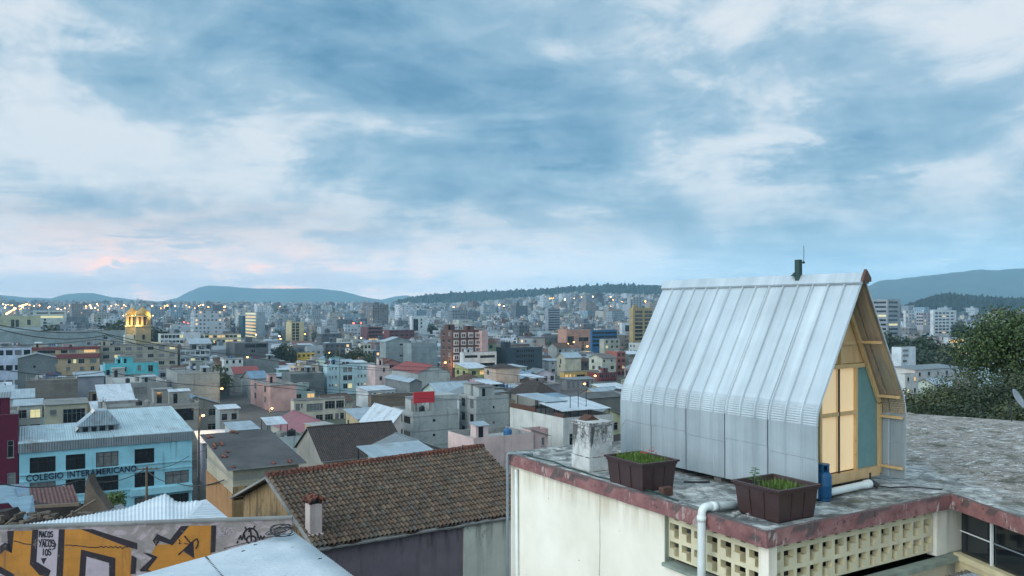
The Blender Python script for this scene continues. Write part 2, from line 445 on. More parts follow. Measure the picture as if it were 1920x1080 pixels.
MOUNT_L = [(250, 574), (300, 566), (330, 559), (352, 548), (375, 538), (392, 535.5), (420, 537), (455, 540), (500, 541), (560, 542), (600, 541), (640, 546), (680, 556), (715, 562), (740, 556), (762, 554), (800, 562), (850, 570)]
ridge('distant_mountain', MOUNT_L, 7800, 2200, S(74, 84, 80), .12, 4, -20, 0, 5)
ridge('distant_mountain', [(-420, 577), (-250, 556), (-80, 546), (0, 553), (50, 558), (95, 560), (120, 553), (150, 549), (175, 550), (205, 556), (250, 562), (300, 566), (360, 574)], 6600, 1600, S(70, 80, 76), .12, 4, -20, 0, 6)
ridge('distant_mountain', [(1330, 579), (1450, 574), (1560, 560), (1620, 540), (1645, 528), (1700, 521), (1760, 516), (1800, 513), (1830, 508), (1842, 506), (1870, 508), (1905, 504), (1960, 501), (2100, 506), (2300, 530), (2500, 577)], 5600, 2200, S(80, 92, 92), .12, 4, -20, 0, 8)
# ================================================================== the near roof
C0 = Vector((4.23, 13.25, 0)); CL = Vector((-.11, 20.46, 0)); CR = Vector((8.77, 15.92, 0)); CE = Vector((9.04, 14.06, 0)); CE2 = Vector((9.5, 10.6, 0))
uL = (CL-C0).normalized(); vR = (CR-C0).normalized(); wE = (CE-CR).normalized()
CB = Vector((14.1, 28.3, 0)); CF = Vector((18.6, 25.2, 0)); CG = Vector((26, 14, 0)); CG2 = Vector((16, 10.2, 0))

def _slab(t, bs):
    p = t.pos(); x, y, z = t.sep(p)
    a = t.noise(p, .9, 8, .66, .3); b = t.noise(p, 3.2, 7, .68, .6); c_ = t.noise(t.vmath('MULTIPLY', p, (1.0, 2.6, 1)), 2.2, 8, .72, 1.2); e = t.noise(p, 22, 4, .6)
    col = t.ramp(b, [(.32, S(80, 82, 80)), (.44, S(138, 142, 139)), (.53, S(170, 173, 170)), (.64, S(214, 215, 210))])
    col = t.mix(t.rng(a, .44, .64, 0, .85), col, S(60, 66, 64))
    old = t.rng(t.math('SUBTRACT', t.math('MULTIPLY', x, .57), t.math('MULTIPLY', y, .33)), .2, .9)       # the rough old membrane on the far wing
    rough_ = t.ramp(c_, [(.32, S(84, 83, 80)), (.42, S(122, 118, 112)), (.48, S(190, 180, 168)), (.53, S(102, 100, 96)), (.58, S(230, 229, 224))])
    rough_ = t.mix(t.rng(a, .54, .7, 0, .5), rough_, S(84, 84, 86))
    wing = t.rng(t.math('ADD', t.math('SUBTRACT', x, 9.3), t.math('MULTIPLY', t.math('SUBTRACT', a, .5), 2.5)), -.2, 1.1)
    col = t.mix(wing, col, rough_)
    moss = t.math('MULTIPLY', t.rng(b, .48, .6), t.rng(a, .46, .56))
    front = t.rng(t.math('SUBTRACT', x, t.math('MULTIPLY', y, .30)), .8, 1.8)
    col = t.mix(t.math('MULTIPLY', t.math('MULTIPLY', moss, front), .75), col, S(70, 74, 40))
    crack = t.new('ShaderNodeTexVoronoi', feature='DISTANCE_TO_EDGE'); t.put(crack.inputs['Vector'], t.vmath('ADD', p, t.comb(b, a, 0))); crack.inputs['Scale'].default_value = 1.5
    col = t.mix(t.rng(crack.outputs[0], .012, .03, .6, 0.), col, S(48, 50, 48))
    col = t.mix(1., col, t.ramp(e, [(.3, (.85,)*3), (.7, (1.12,)*3)]), 'MULTIPLY')
    hgt = t.math('ADD', t.math('MULTIPLY', b, .6), t.math('ADD', t.math('MULTIPLY', t.math('MULTIPLY', c_, wing), 1.6), t.math('MULTIPLY', e, .15)))
    setb(t, bs, col, .78, 0, hgt, .06, .9)
material('weathered_slab', _slab)
def _fascia(t, bs):
    u, v = t.uv(); p = t.pos()
    n = t.noise(p, 2.2, 7, .66); s = t.noise(t.comb(t.math('MULTIPLY', u, 5), t.math('MULTIPLY', v, 1.2), 0), 1., 6, .65); e = t.noise(p, 26, 4)
    col = t.ramp(n, [(.3, S(104, 70, 70)), (.5, S(134, 92, 90)), (.7, S(156, 116, 112))])
    peel = t.math('MULTIPLY', t.rng(s, .54, .62), t.rng(t.noise(p, .8, 4), .42, .58))
    col = t.mix(t.math('MULTIPLY', peel, .85), col, S(186, 180, 174))
    col = t.mix(t.rng(t.noise(p, 7, 6, .7), .56, .68, 0, .8), col, S(52, 44, 44))
    grime = t.rng(t.math('ADD', v, t.math('MULTIPLY', n, .12)), .02, .09, 0, .7)
    col = t.mix(grime, col, S(70, 70, 68))
    setb(t, bs, col, .85, 0, t.math('ADD', s, t.math('MULTIPLY', e, .4)), .012, .7)
material('red_fascia', _fascia)
def _cream(t, bs):
    u, v = t.uv(); p = t.pos()
    n = t.noise(p, .8, 6, .6); s = t.noise(t.comb(t.math('MULTIPLY', u, 3.2), t.math('MULTIPLY', v, .25), 0), 1., 6, .65); sp = t.noise(p, 7, 3, .5)
    col = t.ramp(n, [(.3, S(226, 219, 200)), (.7, S(242, 236, 221))])
    top = t.rng(t.math('ADD', v, t.math('MULTIPLY', s, .5)), -.75, -.05)
    col = t.mix(t.math('MULTIPLY', top, t.rng(s, .4, .62, .1, .55)), col, S(170, 152, 118))
    col = t.mix(t.rng(t.noise(p, .45, 5), .5, .75, 0, .3), col, S(170, 172, 166))
    col = t.mix(t.rng(sp, .74, .78, 0, .7), col, S(96, 92, 86))
    setb(t, bs, col, .8, 0, t.noise(p, 14, 5), .006, .35)
material('cream_plaster', _cream)
plain('yellowed_plaster', S(208, 196, 158), .85, 0, .16, 2.5, .01)
plain('screen_plaster', S(204, 195, 164), .85, 0, .14, 2.2, .01)
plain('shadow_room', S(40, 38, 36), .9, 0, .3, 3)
plain('green_cement', S(132, 142, 130), .9, 0, .25, 2.5, .02)
plain('pvc_pipe', S(214, 220, 216), .4, 0, .07, 5)
plain('grey_pipe', S(128, 140, 146), .45, 0, .1, 5)
plain('hose_green', S(30, 58, 52), .5)
plain('brown_plastic', S(62, 44, 43), .42, 0, .14, 5)
plain('soil', S(44, 36, 28), .95, 0, .3, 20, .02)
plain('grass_leaf', S(84, 112, 40), .6, 0, .35, 14)
plain('sprout_leaf', S(70, 104, 50), .6, 0, .3, 14)
plain('flower', S(190, 70, 80), .6)
plain('old_brick', S(84, 58, 48), .9, 0, .3, 12, .01)
plain('rubble', S(140, 140, 136), .95, 0, .25, 9, .01)

host = empty('concrete_building', (4.5, 14.5, -9))
tag(host, 'cream building with peeling red roof edge and pierced block walls', 'building')
INS = .05
mb = MB()
roofpoly = [C0, CR, CE, CE2, CG2, CG, CF, CB, CL]
# the roof deck: dense sheet so the far wing can sag and swell a little
def inside_lift(p):
    s = max(0., p.x-10.2)
    return .10*sst(0, 3, s)*(1+.8*mnoise.noise(Vector((p.x*.3, p.y*.3, 3))))
mb.prism([Vector((p.x, p.y, -.12)) for p in roofpoly], (0, 0, .12))
mb.build('roof_slab', 'weathered_slab', host)
mb = MB()
def wing(i, j):
    a = CR.lerp(CE2, 0)+Vector((1.1, .9, 0)); b_ = CB+Vector((-1.8, -1.2, 0)); c_ = CF+Vector((-.3, -.3, 0)); d_ = Vector((13.5, 10.6, 0))
    u, v = i/60, j/60
    p = (a*(1-u)+d_*u)*(1-v)+(b_*(1-u)+c_*u)*v
    e = min(u, 1-u, v, 1-v)*8
    z = clamp(e)*(.07+.05*mnoise.noise(Vector((p.x*.5, p.y*.5, 0)))+.035*mnoise.noise(Vector((p.x*2.2, p.y*2.2, 5)))+.02*mnoise.noise(Vector((p.x*6, p.y*6, 5))))
    return (p.x, p.y, .002+max(z, 0)+.001)
mb.grid(wing, 60, 60)
mb.build('roof_membrane', 'weathered_slab', host, smooth=True)
# the red edge beams, slightly wavering
def edge(a, b, name='fascia', h=.30, out=.05, inn=.16, z1=.035):
    m = MB(); d_ = (b-a); L = d_.length; d_ = d_/L; nrm = Vector((d_.y, -d_.x, 0))
    n = max(2, int(L/.22))
    rings = []
    for i in range(n+1):
        q = a+d_*L*i/n
        w = lambda k: .010*mnoise.noise(Vector((q.x*2.3+k*7, q.y*2.3, k)))+.006*mnoise.noise(Vector((q.x*8+k, q.y*8, k*3)))
        rings.append([q+nrm*(out+w(1))+Vector((0, 0, z1-h+w(2))), q+nrm*(out+w(3))+Vector((0, 0, z1-.02+w(4))), q+nrm*(out-.03)+Vector((0, 0, z1+.002+w(5))),
                      q-nrm*inn+Vector((0, 0, z1-.008+w(6))), q-nrm*(inn+.05)+Vector((0, 0, .004)), q-nrm*inn+Vector((0, 0, z1-h))])
    K_ = 6
    for r in rings: m.v += [tuple(p) for p in r]
    for i in range(n):
        for j in range(K_):
            a_ = i*K_+j; b_ = i*K_+(j+1) % K_
            m.f.append((a_, a_+K_, b_+K_, b_)); m.m.append(0 if j in (0, 5, 1) else 1)
    m.f.append(tuple(range(K_))); m.m.append(0); m.f.append(tuple(n*K_+k for k in range(K_))[::-1]); m.m.append(0)
    return m.build(name, ['red_fascia', 'weathered_slab'], host)
edge(CL-vR*0.0, C0-uL*.05)
edge(C0-vR*.05, CR+vR*.05)
edge(CR, CE2)
edge(CB, CL, h=.25)
# walls -----------------------------------------------------------------
nL = Vector((uL.y, -uL.x, 0))*-1           # outward of the long wall (towards the camera's left)
nL = Vector((-vR.x, -vR.y, 0)); nR = Vector((-uL.x, -uL.y, 0))
Z0 = -.265; ZS = -1.20
mb = MB()
LL = (CL-C0).length; LR = (CR-C0).length
sA = 2.56
def wl(s, off, z): return C0+uL*s-nL*off+Vector((0, 0, z))
def wr(s, off, z): return C0+vR*s-nR*off+Vector((0, 0, z))
# long wall beyond the screen, with a joint down the middle where it has cracked
mid = 4.62
rnd = random.Random(4)
jz = [Z0-(Z0+9)*k/30 for k in range(31)]
jx = [mid+.012*rnd.uniform(-1, 1) for _ in jz]
def wall_strip(edge0, edge1, face_off=.06, thick=.3):
    m = mb
    for k in range(30):
        a0, a1 = edge0(k), edge1(k); b0, b1 = edge0(k+1), edge1(k+1)
        m.quad(wl(a0, face_off, jz[k]), wl(a1, face_off, jz[k]), wl(b1, face_off, jz[k+1]), wl(b0, face_off, jz[k+1]))
        m.quad(wl(a0, face_off, jz[k]), wl(b0, face_off, jz[k+1]), wl(b0, face_off+.10, jz[k+1]), wl(a0, face_off+.10, jz[k]))
        m.quad(wl(a1, face_off, jz[k]), wl(b1, face_off, jz[k+1]), wl(b1, face_off+.10, jz[k+1]), wl(a1, face_off+.10, jz[k]))
wall_strip(lambda k: sA, lambda k: jx[k]-.012)
wall_strip(lambda k: jx[k]+.012, lambda k: LL-.06)
mb.obox(wl(sA+.002, .165, -9), uL*(LL-sA-.06), -nL*.2, Vector((0, 0, 9+Z0)))
# end wall towards the tiled house and the wall below the screens
mb.obox(wl(LL-.06, .062, -9), -nL*8, -uL*.25, (0, 0, 9+Z0))
mb.obox(wl(.22, .05, -9), uL*(sA-.221), -nL*.3, (0, 0, 9+ZS))
mb.obox(wl(.0, .06, -9)-vR*0+vR*.0, uL*.22, vR*.20, (0, 0, 9+Z0))              # the corner pier
mb.obox(wr(.205, .06, -9), vR*(LR-.25), uL*.25, (0, 0, 9+ZS))
mb.obox(wr(LR-.36, .07, ZS), vR*.36, uL*.2, (0, 0, Z0-ZS))
mb.build('wall', 'cream_plaster', host)
mb = MB()
mb.obox(wl(sA-.001, .07, ZS), -nL*.24, -uL*.012, (0, 0, Z0-ZS))
mb.obox(wr(.2, -.16, ZS-.10), vR*(LR+.6), uL*.36, (0, 0, .10))
mb.obox(wl(.24, -.03, ZS-.06), uL*(sA-.26), -nL*.30, (0, 0, .063))
mb.build('sill_ledge', 'green_cement', host)
# pierced block screens: each block has a hooked opening
def screen(fn, n, pitch, rows, ztop, mirror, s0, py=.352):
    m = MB(); dp = .13
    pat = ["XXXXXX", "X....X", "X....X", "X..XXX", "X..XXX", "XXXXXX"]
    ws = [.12, .19, .19, .19, .19, .12]
    hs = [.11, .22, .17, .21, .17, .12]
    us = []
    for c in range(n):
        for w_ in ws: us.append(w_*pitch/sum(ws))
    vs_ = []
    for r in range(rows):
        for h_ in hs: vs_.append(h_*py/sum(hs))
    U = [s0]
    for w_ in us: U.append(U[-1]+w_)
    V = [ztop]
    for h_ in vs_: V.append(V[-1]-h_)
    def solid(i, j):
        if i < 0 or j < 0 or i >= len(us) or j >= len(vs_): return True
        r = pat[j % 6]; k = i % 6
        return r[5-k if mirror else k] == 'X'
    for j in range(len(vs_)):
        for i in range(len(us)):
            if not solid(i, j): continue
            m.quad(fn(U[i], 0, V[j]), fn(U[i+1], 0, V[j]), fn(U[i+1], 0, V[j+1]), fn(U[i], 0, V[j+1]))
            for (di, dj, e0, e1) in ((1, 0, (i+1, j), (i+1, j+1)), (-1, 0, (i, j), (i, j+1)), (0, 1, (i, j+1), (i+1, j+1)), (0, -1, (i, j), (i+1, j))):
                if not solid(i+di, j+dj):
                    a_, b_ = e0, e1
                    m.quad(fn(U[a_[0]], 0, V[a_[1]]), fn(U[b_[0]], 0, V[b_[1]]), fn(U[b_[0]], dp, V[b_[1]]), fn(U[a_[0]], dp, V[a_[1]]), 1)
    return m.build('breeze_block_screen', ['screen_plaster', 'yellowed_plaster'], host)
screen(lambda s, o, z: wl(s, .16+o, z), 7, .334, 3, -.055, False, .222)
screen(lambda s, o, z: wr(s, .13+o, z), 14, .333, 3, -.055, False, .205)
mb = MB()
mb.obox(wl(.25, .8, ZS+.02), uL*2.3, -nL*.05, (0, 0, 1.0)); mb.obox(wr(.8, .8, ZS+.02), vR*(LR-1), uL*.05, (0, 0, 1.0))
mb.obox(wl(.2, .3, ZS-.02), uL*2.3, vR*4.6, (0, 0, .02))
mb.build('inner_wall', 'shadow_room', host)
# window band of the other wing
nE = Vector((wE.y, -wE.x, 0))
mb = MB()
def we(s, off, z): return CR+wE*s+Vector((-nE.x, -nE.y, 0))*off*-1+Vector((0, 0, z))
sgn = -1 if (Vector((0, 0, 0))-CR).dot(nE) > 0 else 1
def we(s, off, z): return CR+wE*s+nE*(off*sgn)+Vector((0, 0, z))
mb.obox(we(.0, .10, -9), wE*6, nE*sgn*.2, (0, 0, 9-1.28))
mb.obox(we(.0, .06, -1.277), wE*6, nE*sgn*.3, (0, 0, .12))
mb.build('wall', 'yellowed_plaster', host)
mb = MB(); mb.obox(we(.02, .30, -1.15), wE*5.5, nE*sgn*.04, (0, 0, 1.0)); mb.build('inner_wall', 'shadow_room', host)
for k, s_ in enumerate((.05, .95, 1.85)):
    wnd = MB(); wnd.obox(we(s_, .20, -1.15), wE*.86, nE*sgn*.012, (0, 0, .9)); wo_ = wnd.build('window', 'dark_glass', host)
    fr = MB()
    fr.obox(we(s_+.83, .15, -1.152), wE*.035, nE*sgn*.05, (0, 0, .90)); fr.obox(we(s_, .16, -.72), wE*.825, nE*sgn*.02, (0, 0, .02))
    fr.build('frame', 'pvc_pipe' if k != 1 else 'grey_pipe', wo_)
m = MB(); m.obox(wr(LR-.02, .09, -9), vR*.75, uL*.4, (0, 0, 9+Z0)); m.build('wall', 'cream_plaster', host)
# chimney of the near building
def _chim(t, bs):
    u, v = t.uv(); p = t.pos()
    n = t.noise(p, 2.4, 7, .68, .6); s = t.noise(t.comb(t.math('MULTIPLY', u, 5), t.math('MULTIPLY', v, .8), 0), 1., 6, .7, .4)
    col = t.ramp(n, [(.3, S(150, 152, 148)), (.6, S(196, 198, 194)), (.75, S(214, 214, 208))])
    hi = t.rng(v, .25, .95)
    col = t.mix(t.math('MULTIPLY', t.rng(t.math('ADD', s, t.math('MULTIPLY', hi, .18)), .62, .74), .85), col, S(52, 52, 52))
    vo = t.new('ShaderNodeTexVoronoi', feature='DISTANCE_TO_EDGE'); t.put(vo.inputs['Vector'], t.vmath('ADD', p, t.comb(n, s, n))); vo.inputs['Scale'].default_value = 4.5
    col = t.mix(t.math('MULTIPLY', t.rng(vo.outputs[0], .03, .09, .85, 0.), hi), col, S(44, 44, 44))
    setb(t, bs, col, .9, 0, n, .02, .6)
material('stained_cement', _chim)
cc = P(1105, 886, 18.05); cc.z = 0
def ch_box(m, s0, s1, r0, r1, z0, z1, mi=0): m.obox(cc+uL*s0+vR*r0+Vector((0, 0, z0)), uL*(s1-s0), vR*(r1-r0), (0, 0, z1-z0), mi)
m = MB(); ch_box(m, 0, .66, 0, .66, .002, 1.05); ch_box(m, -.02, .68, -.02, .68, 0.001, .34); ch_box(m, -.03, .69, -.03, .69, 1.05, 1.12)
cho = m.build('chimney', 'stained_cement', host)
bv = cho.modifiers.new('edge', 'BEVEL'); bv.width = .02; bv.segments = 2
m = MB()
pk_ = cc+uL*.33+vR*.33
m.prism([pk_+vR*-.2+Vector((0, 0, 1.12)), pk_+vR*.2+Vector((0, 0, 1.12)), pk_+Vector((0, 0, 1.24))], uL*.3)
m.build('cap', 'old_brick', cho)
# pipes of the near building
def bend(pts, r=.12, k=6):
    out = [Vector(pts[0])]
    for a, b_, c_ in zip(pts, pts[1:], pts[2:]):
        a, b_, c_ = Vector(a), Vector(b_), Vector(c_)
        p0 = b_+(a-b_).normalized()*r; p1 = b_+(c_-b_).normalized()*r
        for i in range(k+1):
            q = i/k; out.append(p0*(1-q)**2+b_*2*q*(1-q)+p1*q*q)
    out.append(Vector(pts[-1])); return out
pe = P(1316, 957, 14.35)
m = MB(); pp = Vector((pe.x, pe.y, .14))
m.tube(bend([P(1400, 946, 14.9), pp, Vector((pp.x-.03, pp.y-.02, -4))], .14), .075, 14)
m.tube([pp+Vector((-.006, -.004, -.16)), pp+Vector((-.008, -.005, -.26))], .086, 14); m.tube([pp.lerp(P(1400, 946, 14.9), .2), pp.lerp(P(1400, 946, 14.9), .33)], .086, 14)
m.build('drain_pipe', 'pvc_pipe', host, smooth=True)
m = MB(); q = P(962, 850, 20.35)
m.tube(bend([q+Vector((.5, -.3, .03)), q+Vector((-.14, -.14, .03)), q+Vector((-.14, -.14, -6))], .06), .035, 10); m.build('downpipe', 'grey_pipe', host, smooth=True)
m = MB(); q = P(968, 880, 20.1); m.tube([q, q+Vector((.06, -.02, -6))], .042, 10); m.build('downpipe', 'pvc_pipe', host, smooth=True)

# ================================================================== the metal cabin
HB = 3.56; AZ = .14
A = P(1534, 935, 14.97); A.z = AZ
aL = radians(34.6); cu = Vector((-sin(aL), cos(aL), 0)); cv = Vector((cos(aL), sin(aL), 0))
CLN, CWD = 5.46, 3.05; ZR = 4.35; REC = .54
def Cp(s, t_, z): return A+cu*s+cv*t_+Vector((0, 0, z-AZ))
cabin = empty('metal_cabin', Cp(CLN/2, CWD/2, 0))
tag(cabin, 'steep roofed cabin of ribbed zinc sheets with an open timber gable', 'cabin')
sl_a = math.atan2(ZR-1.72, CWD/2)
def _czinc(c1, c2, mt, ro):
  def b(t, bs):
    p = t.pos()
    gq = t.vmath('DOT_PRODUCT', p, tuple(cu))
    st = t.noise(t.comb(t.math('MULTIPLY', gq, 3.2), t.math('MULTIPLY', t.sep(p)[2], .16), 0), 1., 4, .55)
    st2 = t.noise(t.comb(t.math('MULTIPLY', gq, 22), t.math('MULTIPLY', t.sep(p)[2], .5), 3), 1., 4, .6)
    sp = t.noise(p, 26, 5, .7); big = t.noise(p, .9, 5, .6)
    col = t.ramp(st, [(.3, c1), (.7, c2)])
    col = t.mix(1., col, t.ramp(big, [(.3, (.86,)*3), (.7, (1.05,)*3)]), 'MULTIPLY')
    col = t.mix(1., col, t.ramp(st2, [(.32, (.93,)*3), (.68, (1.04,)*3)]), 'MULTIPLY')
    col = t.mix(t.rng(sp, .62, .74, 0, .35), col, S(120, 124, 126))
    r_ = t.math('ADD', ro, t.math('MULTIPLY', st, .2))
    setb(t, bs, col, r_, mt, t.math('ADD', t.math('MULTIPLY', t.noise(p, 2.3, 3, .5), 1.6), t.math('MULTIPLY', st2, .05)), .02, .35)
  return b
material('cabin_zinc', _czinc(S(178, 189, 194), S(202, 211, 214), .42, .36)); material('shaded_wall_zinc', _czinc(S(150, 162, 167), S(176, 187, 191), .3, .42))  # wall copy darker: greyer sheets, and less sky light put into the colour
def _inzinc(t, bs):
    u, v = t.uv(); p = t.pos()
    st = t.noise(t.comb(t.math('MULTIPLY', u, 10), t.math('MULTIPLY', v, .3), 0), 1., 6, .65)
    col = t.ramp(st, [(.36, S(112, 112, 112)), (.46, S(196, 176, 142)), (.54, S(150, 148, 146)), (.62, S(214, 192, 152))])  # tan streaks put the gable's warm reflected light into the zinc colour
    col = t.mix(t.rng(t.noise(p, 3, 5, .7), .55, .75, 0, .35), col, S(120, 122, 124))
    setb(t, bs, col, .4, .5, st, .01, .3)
material('warm_lit_zinc', _inzinc)
def _wood(name, c1, c2, sc=1.):
    def b(t, bs):
        p = t.pos()
        g = t.noise(t.vmath('MULTIPLY', p, (14, 14, 1.3)), 1.*sc, 7, .65, .8)
        col = t.ramp(g, [(.3, c1), (.7, c2)])
        col = t.mix(t.rng(t.noise(p, 5, 5, .6), .6, .72, 0, .4), col, tuple(x*.55 for x in c1[:3])+(1,))
        setb(t, bs, col, .65, 0, g, .004, .4)
    return material(name, b)
_wood('pine_frame', S(186, 150, 100), S(214, 182, 132)); _wood('plywood', S(190, 152, 104), S(214, 182, 136), .5); _wood('dark_timber', S(74, 50, 42), S(104, 74, 60))
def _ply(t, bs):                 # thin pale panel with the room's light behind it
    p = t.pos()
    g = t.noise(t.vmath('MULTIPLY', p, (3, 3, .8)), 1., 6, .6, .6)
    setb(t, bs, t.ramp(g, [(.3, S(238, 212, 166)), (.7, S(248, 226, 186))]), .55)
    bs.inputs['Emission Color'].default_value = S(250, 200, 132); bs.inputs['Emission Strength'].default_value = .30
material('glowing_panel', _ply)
plain('teal_board', S(104, 140, 138), .6, 0, .1, 5, .002)

NR = 15; pitch = CLN/NR
cols = []                       # (s, rib height 0..1, panel index, groove)
seams = {0: 0, 3: 1, 6: 1, 9: 1, 12: 1, 15: 0}
SE = .02
rb = []
for k in range(NR):
    c_ = k*pitch
    for (ds, h_) in ((-.030, 0), (-.012, 1), (.012, 1), (.030, 0)):
        s_ = c_+ds
        if k in (3, 6, 9, 12) and ds > 0.02:
            rb.append((c_+.022, .6, k, 0)); rb.append((c_+.025, -2.6, k, 0)); rb.append((c_+.055, -2.6, k, 0)); rb.append((c_+.058, 0, k, 0)); continue
        if s_ > .0: rb.append((s_, h_, k, 0))
    rb.append((c_+pitch*.5, 0.02, k, 0))
rb = [(0., .0, 0, 0)]+[r for r in rb if 0 < r[0] < CLN]+[(CLN, 0., NR, 0)]
rb.sort(key=lambda r: r[0])
rndc = random.Random(3)
zj = {k: .92+rndc.uniform(-.14, .2) for k in range(0, 20)}
def zjoint(s):
    k = int(s/(3*pitch)); return zj[k]+.02*(s-k*3*pitch)
# profile rows: (kind, value) from the eave up
rows = [('z', AZ), ('z', AZ+.35), ('j', -.005), ('j', .005), ('z', 1.25), ('z', 1.50)]
NCR = 36
for i in range(NCR+1): rows.append(('a', i/NCR))
rows += [('r', .02)]+[('r', .02+(1-.02)*k/8) for k in range(1, 9)]
tl = .22
def prof(row, s):
    kind, v = row
    if kind == 'z': return 0., v, -1., 0., (.008 if v > zjoint(s) else 0.), .45
    if kind == 'j': return 0., zjoint(s)+v, -1., 0., (0. if v < 0 else .008), .45
    p0 = Vector((0, 1.72-tl)); p1 = Vector((0, 1.72)); p2 = Vector((cos(sl_a)*tl, 1.72+sin(sl_a)*tl))
    if kind == 'a':
        q = v; p = p0*(1-q)**2+p1*2*q*(1-q)+p2*q*q
        tg = ((p1-p0)*(1-q)+(p2-p1)*q).normalized()
        cr = .010*(abs(((v*9) % 1)-.5)*2-.5)*sst(0, .06, v)*sst(1, .94, v)
        return p.x, p.y, -tg.y, tg.x, cr, 1.
    e = Vector((CWD/2, ZR)); p = p2.lerp(e, v)
    return p.x, p.y, -sin(sl_a), cos(sl_a), 0.004 if v < .03 else -.004, 1.
def sheet(far):
    m = MB()
    for row in rows:
        for (s, h_, k, g_) in rb:
            tt, z, nt, nz, out, rf = prof(row, s)
            pan = 1. if h_ <= .05 else 0.
            o = h_*(.040*rf if h_ > 0 else .022)+(out*(pan if row[0] == 'a' else 1.))
            tt += nt*o; z += nz*o
            if far: tt = CWD-tt
            m.v.append(tuple(Cp(s, tt, z)))
    n = len(rb)
    for j in range(len(rows)-1):
        for i in range(n-1):
            a_ = j*n+i; q = (a_, a_+1, a_+n+1, a_+n)
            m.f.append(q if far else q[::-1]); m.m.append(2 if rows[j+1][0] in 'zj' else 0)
    o = m.build('zinc_sheeting', ['cabin_zinc', 'warm_lit_zinc', 'shaded_wall_zinc'], cabin)
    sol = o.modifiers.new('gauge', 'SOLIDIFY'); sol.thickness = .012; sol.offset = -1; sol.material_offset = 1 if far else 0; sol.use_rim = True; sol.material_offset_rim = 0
    return o
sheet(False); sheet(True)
# ridge cap
m = MB()
for sgn_ in (-1, 1):
    tn_ = Vector((CWD/2, ZR))
    dn = Vector((sgn_*cos(sl_a), -sin(sl_a))); nn = Vector((sgn_*sin(sl_a), cos(sl_a)))
    a0 = tn_+nn*.040+Vector((0, .012)); 
    pts2 = [Vector((CWD/2, ZR+.085)), a0+dn*.17, a0+dn*.185-nn*.03, a0+dn*.18-nn*.034]
    S0, S1 = -.03, CLN+.03
    for q0, q1 in zip(pts2, pts2[1:]):
        m.quad(Cp(S0, q0.x, q0.y), Cp(S1, q0.x, q0.y), Cp(S1, q1.x, q1.y), Cp(S0, q1.x, q1.y))
o = m.build('ridge_cap', 'cabin_zinc', cabin); sol = o.modifiers.new('gauge', 'SOLIDIFY'); sol.thickness = .008; sol.offset = 1
# timber end of the ridge, purlins, gable
m = MB()
m.prism([Cp(-.05, CWD/2-.13, ZR-.10), Cp(-.05, CWD/2+.16, ZR-.10), Cp(-.05, CWD/2+.16, ZR-.02), Cp(-.05, CWD/2, ZR+.15), Cp(-.05, CWD/2-.1, ZR-.02)], cu*.06)
m.build('ridge_end_board', 'dark_timber', cabin)
def inner(tz, inset):           # t of the inner surface at height z on the far side
    if tz < 1.6: return CWD-inset
    return CWD-inset*1.1-(tz-1.66)/math.tan(sl_a) if tz > 1.66 else CWD-inset
for z in (3.02, 1.86, 1.42, .36):
    tt = inner(z, .075)
    m = MB(); m.bar(Cp(.03, tt, z), Cp(REC+.02, tt, z), .06, .055); m.build('purlin', 'pine_frame', cabin)
gt0, gt1 = .06, CWD-.06
def inz(t_): return min(ZR-.12, 1.70+(min(t_, CWD-t_)-.06)*math.tan(sl_a))
def gpanel(name, mat_, t0, t1, z0, zcap, s0=REC+.03, th=.02):
    m = MB(); pts = [Cp(s0, t0, z0), Cp(s0, t1, z0)]
    if zcap is None:
        zs = [(t1, inz(t1))]+([(CWD/2, inz(CWD/2))] if t0 < CWD/2 < t1 else [])+[(t0, inz(t0))]
    else:
        zs = [(t1, min(zcap, inz(t1)))]
        if inz(t1) < zcap:
            tc = CWD-(.06+(zcap-1.70)/math.tan(sl_a)); zs.append((tc, zcap))
        if inz(t0) < zcap:
            tc = .06+(zcap-1.70)/math.tan(sl_a); zs.append((tc, zcap))
        zs.append((t0, min(zcap, inz(t0))))
    pts += [Cp(s0, a_, b_) for a_, b_ in zs]
    m.prism(pts, cu*th); return m.build(name, mat_, cabin)
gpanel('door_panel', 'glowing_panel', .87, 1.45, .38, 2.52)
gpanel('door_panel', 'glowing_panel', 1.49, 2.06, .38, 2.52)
gpanel('gable_panel', 'teal_board', 2.11, gt1, .36, 2.52)
gpanel('gable_panel', 'teal_board', gt0, .83, .36, 2.52)
m = MB(); tA = .10+(2.58-1.70)/math.tan(sl_a)
m.prism([Cp(REC+.035, tA, 2.58), Cp(REC+.035, CWD-tA, 2.58), Cp(REC+.035, CWD/2, inz(CWD/2))], cu*.02); m.build('gable_board', 'plywood', cabin)
def gbar(t0, z0, t1, z1, w=.07, s=REC, dp=.06, name='timber_frame', mat_='pine_frame'):
    m = MB(); a_, b_ = Cp(s, t0, z0), Cp(s, t1, z1)
    d_ = (b_-a_).normalized(); sd = d_.cross(cu).normalized()
    m.obox(a_-sd*w/2-cu*dp/2, b_-a_, sd*w, cu*dp); return m.build(name, mat_, cabin)
gbar(.75, 2.53, 2.36, 2.53, .085, REC-.012); gbar(2.085, .30, 2.085, 2.485); gbar(.85, .30, .85, 2.485); gbar(CWD/2+.02, 2.575, CWD/2+.02, 4.0, .06)
gbar(1.02, 3.0, CWD-1.02, 3.0, .06, REC+.006)
gbar(.89, 1.56, 2.05, 1.56, .075, REC+.004)
gbar(CWD-.10, .20, CWD-.10, 1.68, .09, REC-.006); gbar(.10, .20, .10, 1.68, .09, REC-.006)
gbar(CWD-.115, 1.72, CWD/2+.06, ZR-.22, .09, REC-.018); gbar(.115, 1.72, CWD/2-.06, ZR-.22, .09, REC-.018)
gbar(.12, .255, CWD-.145, .255, .20, REC-.004, .08, 'base_beam', 'plywood')
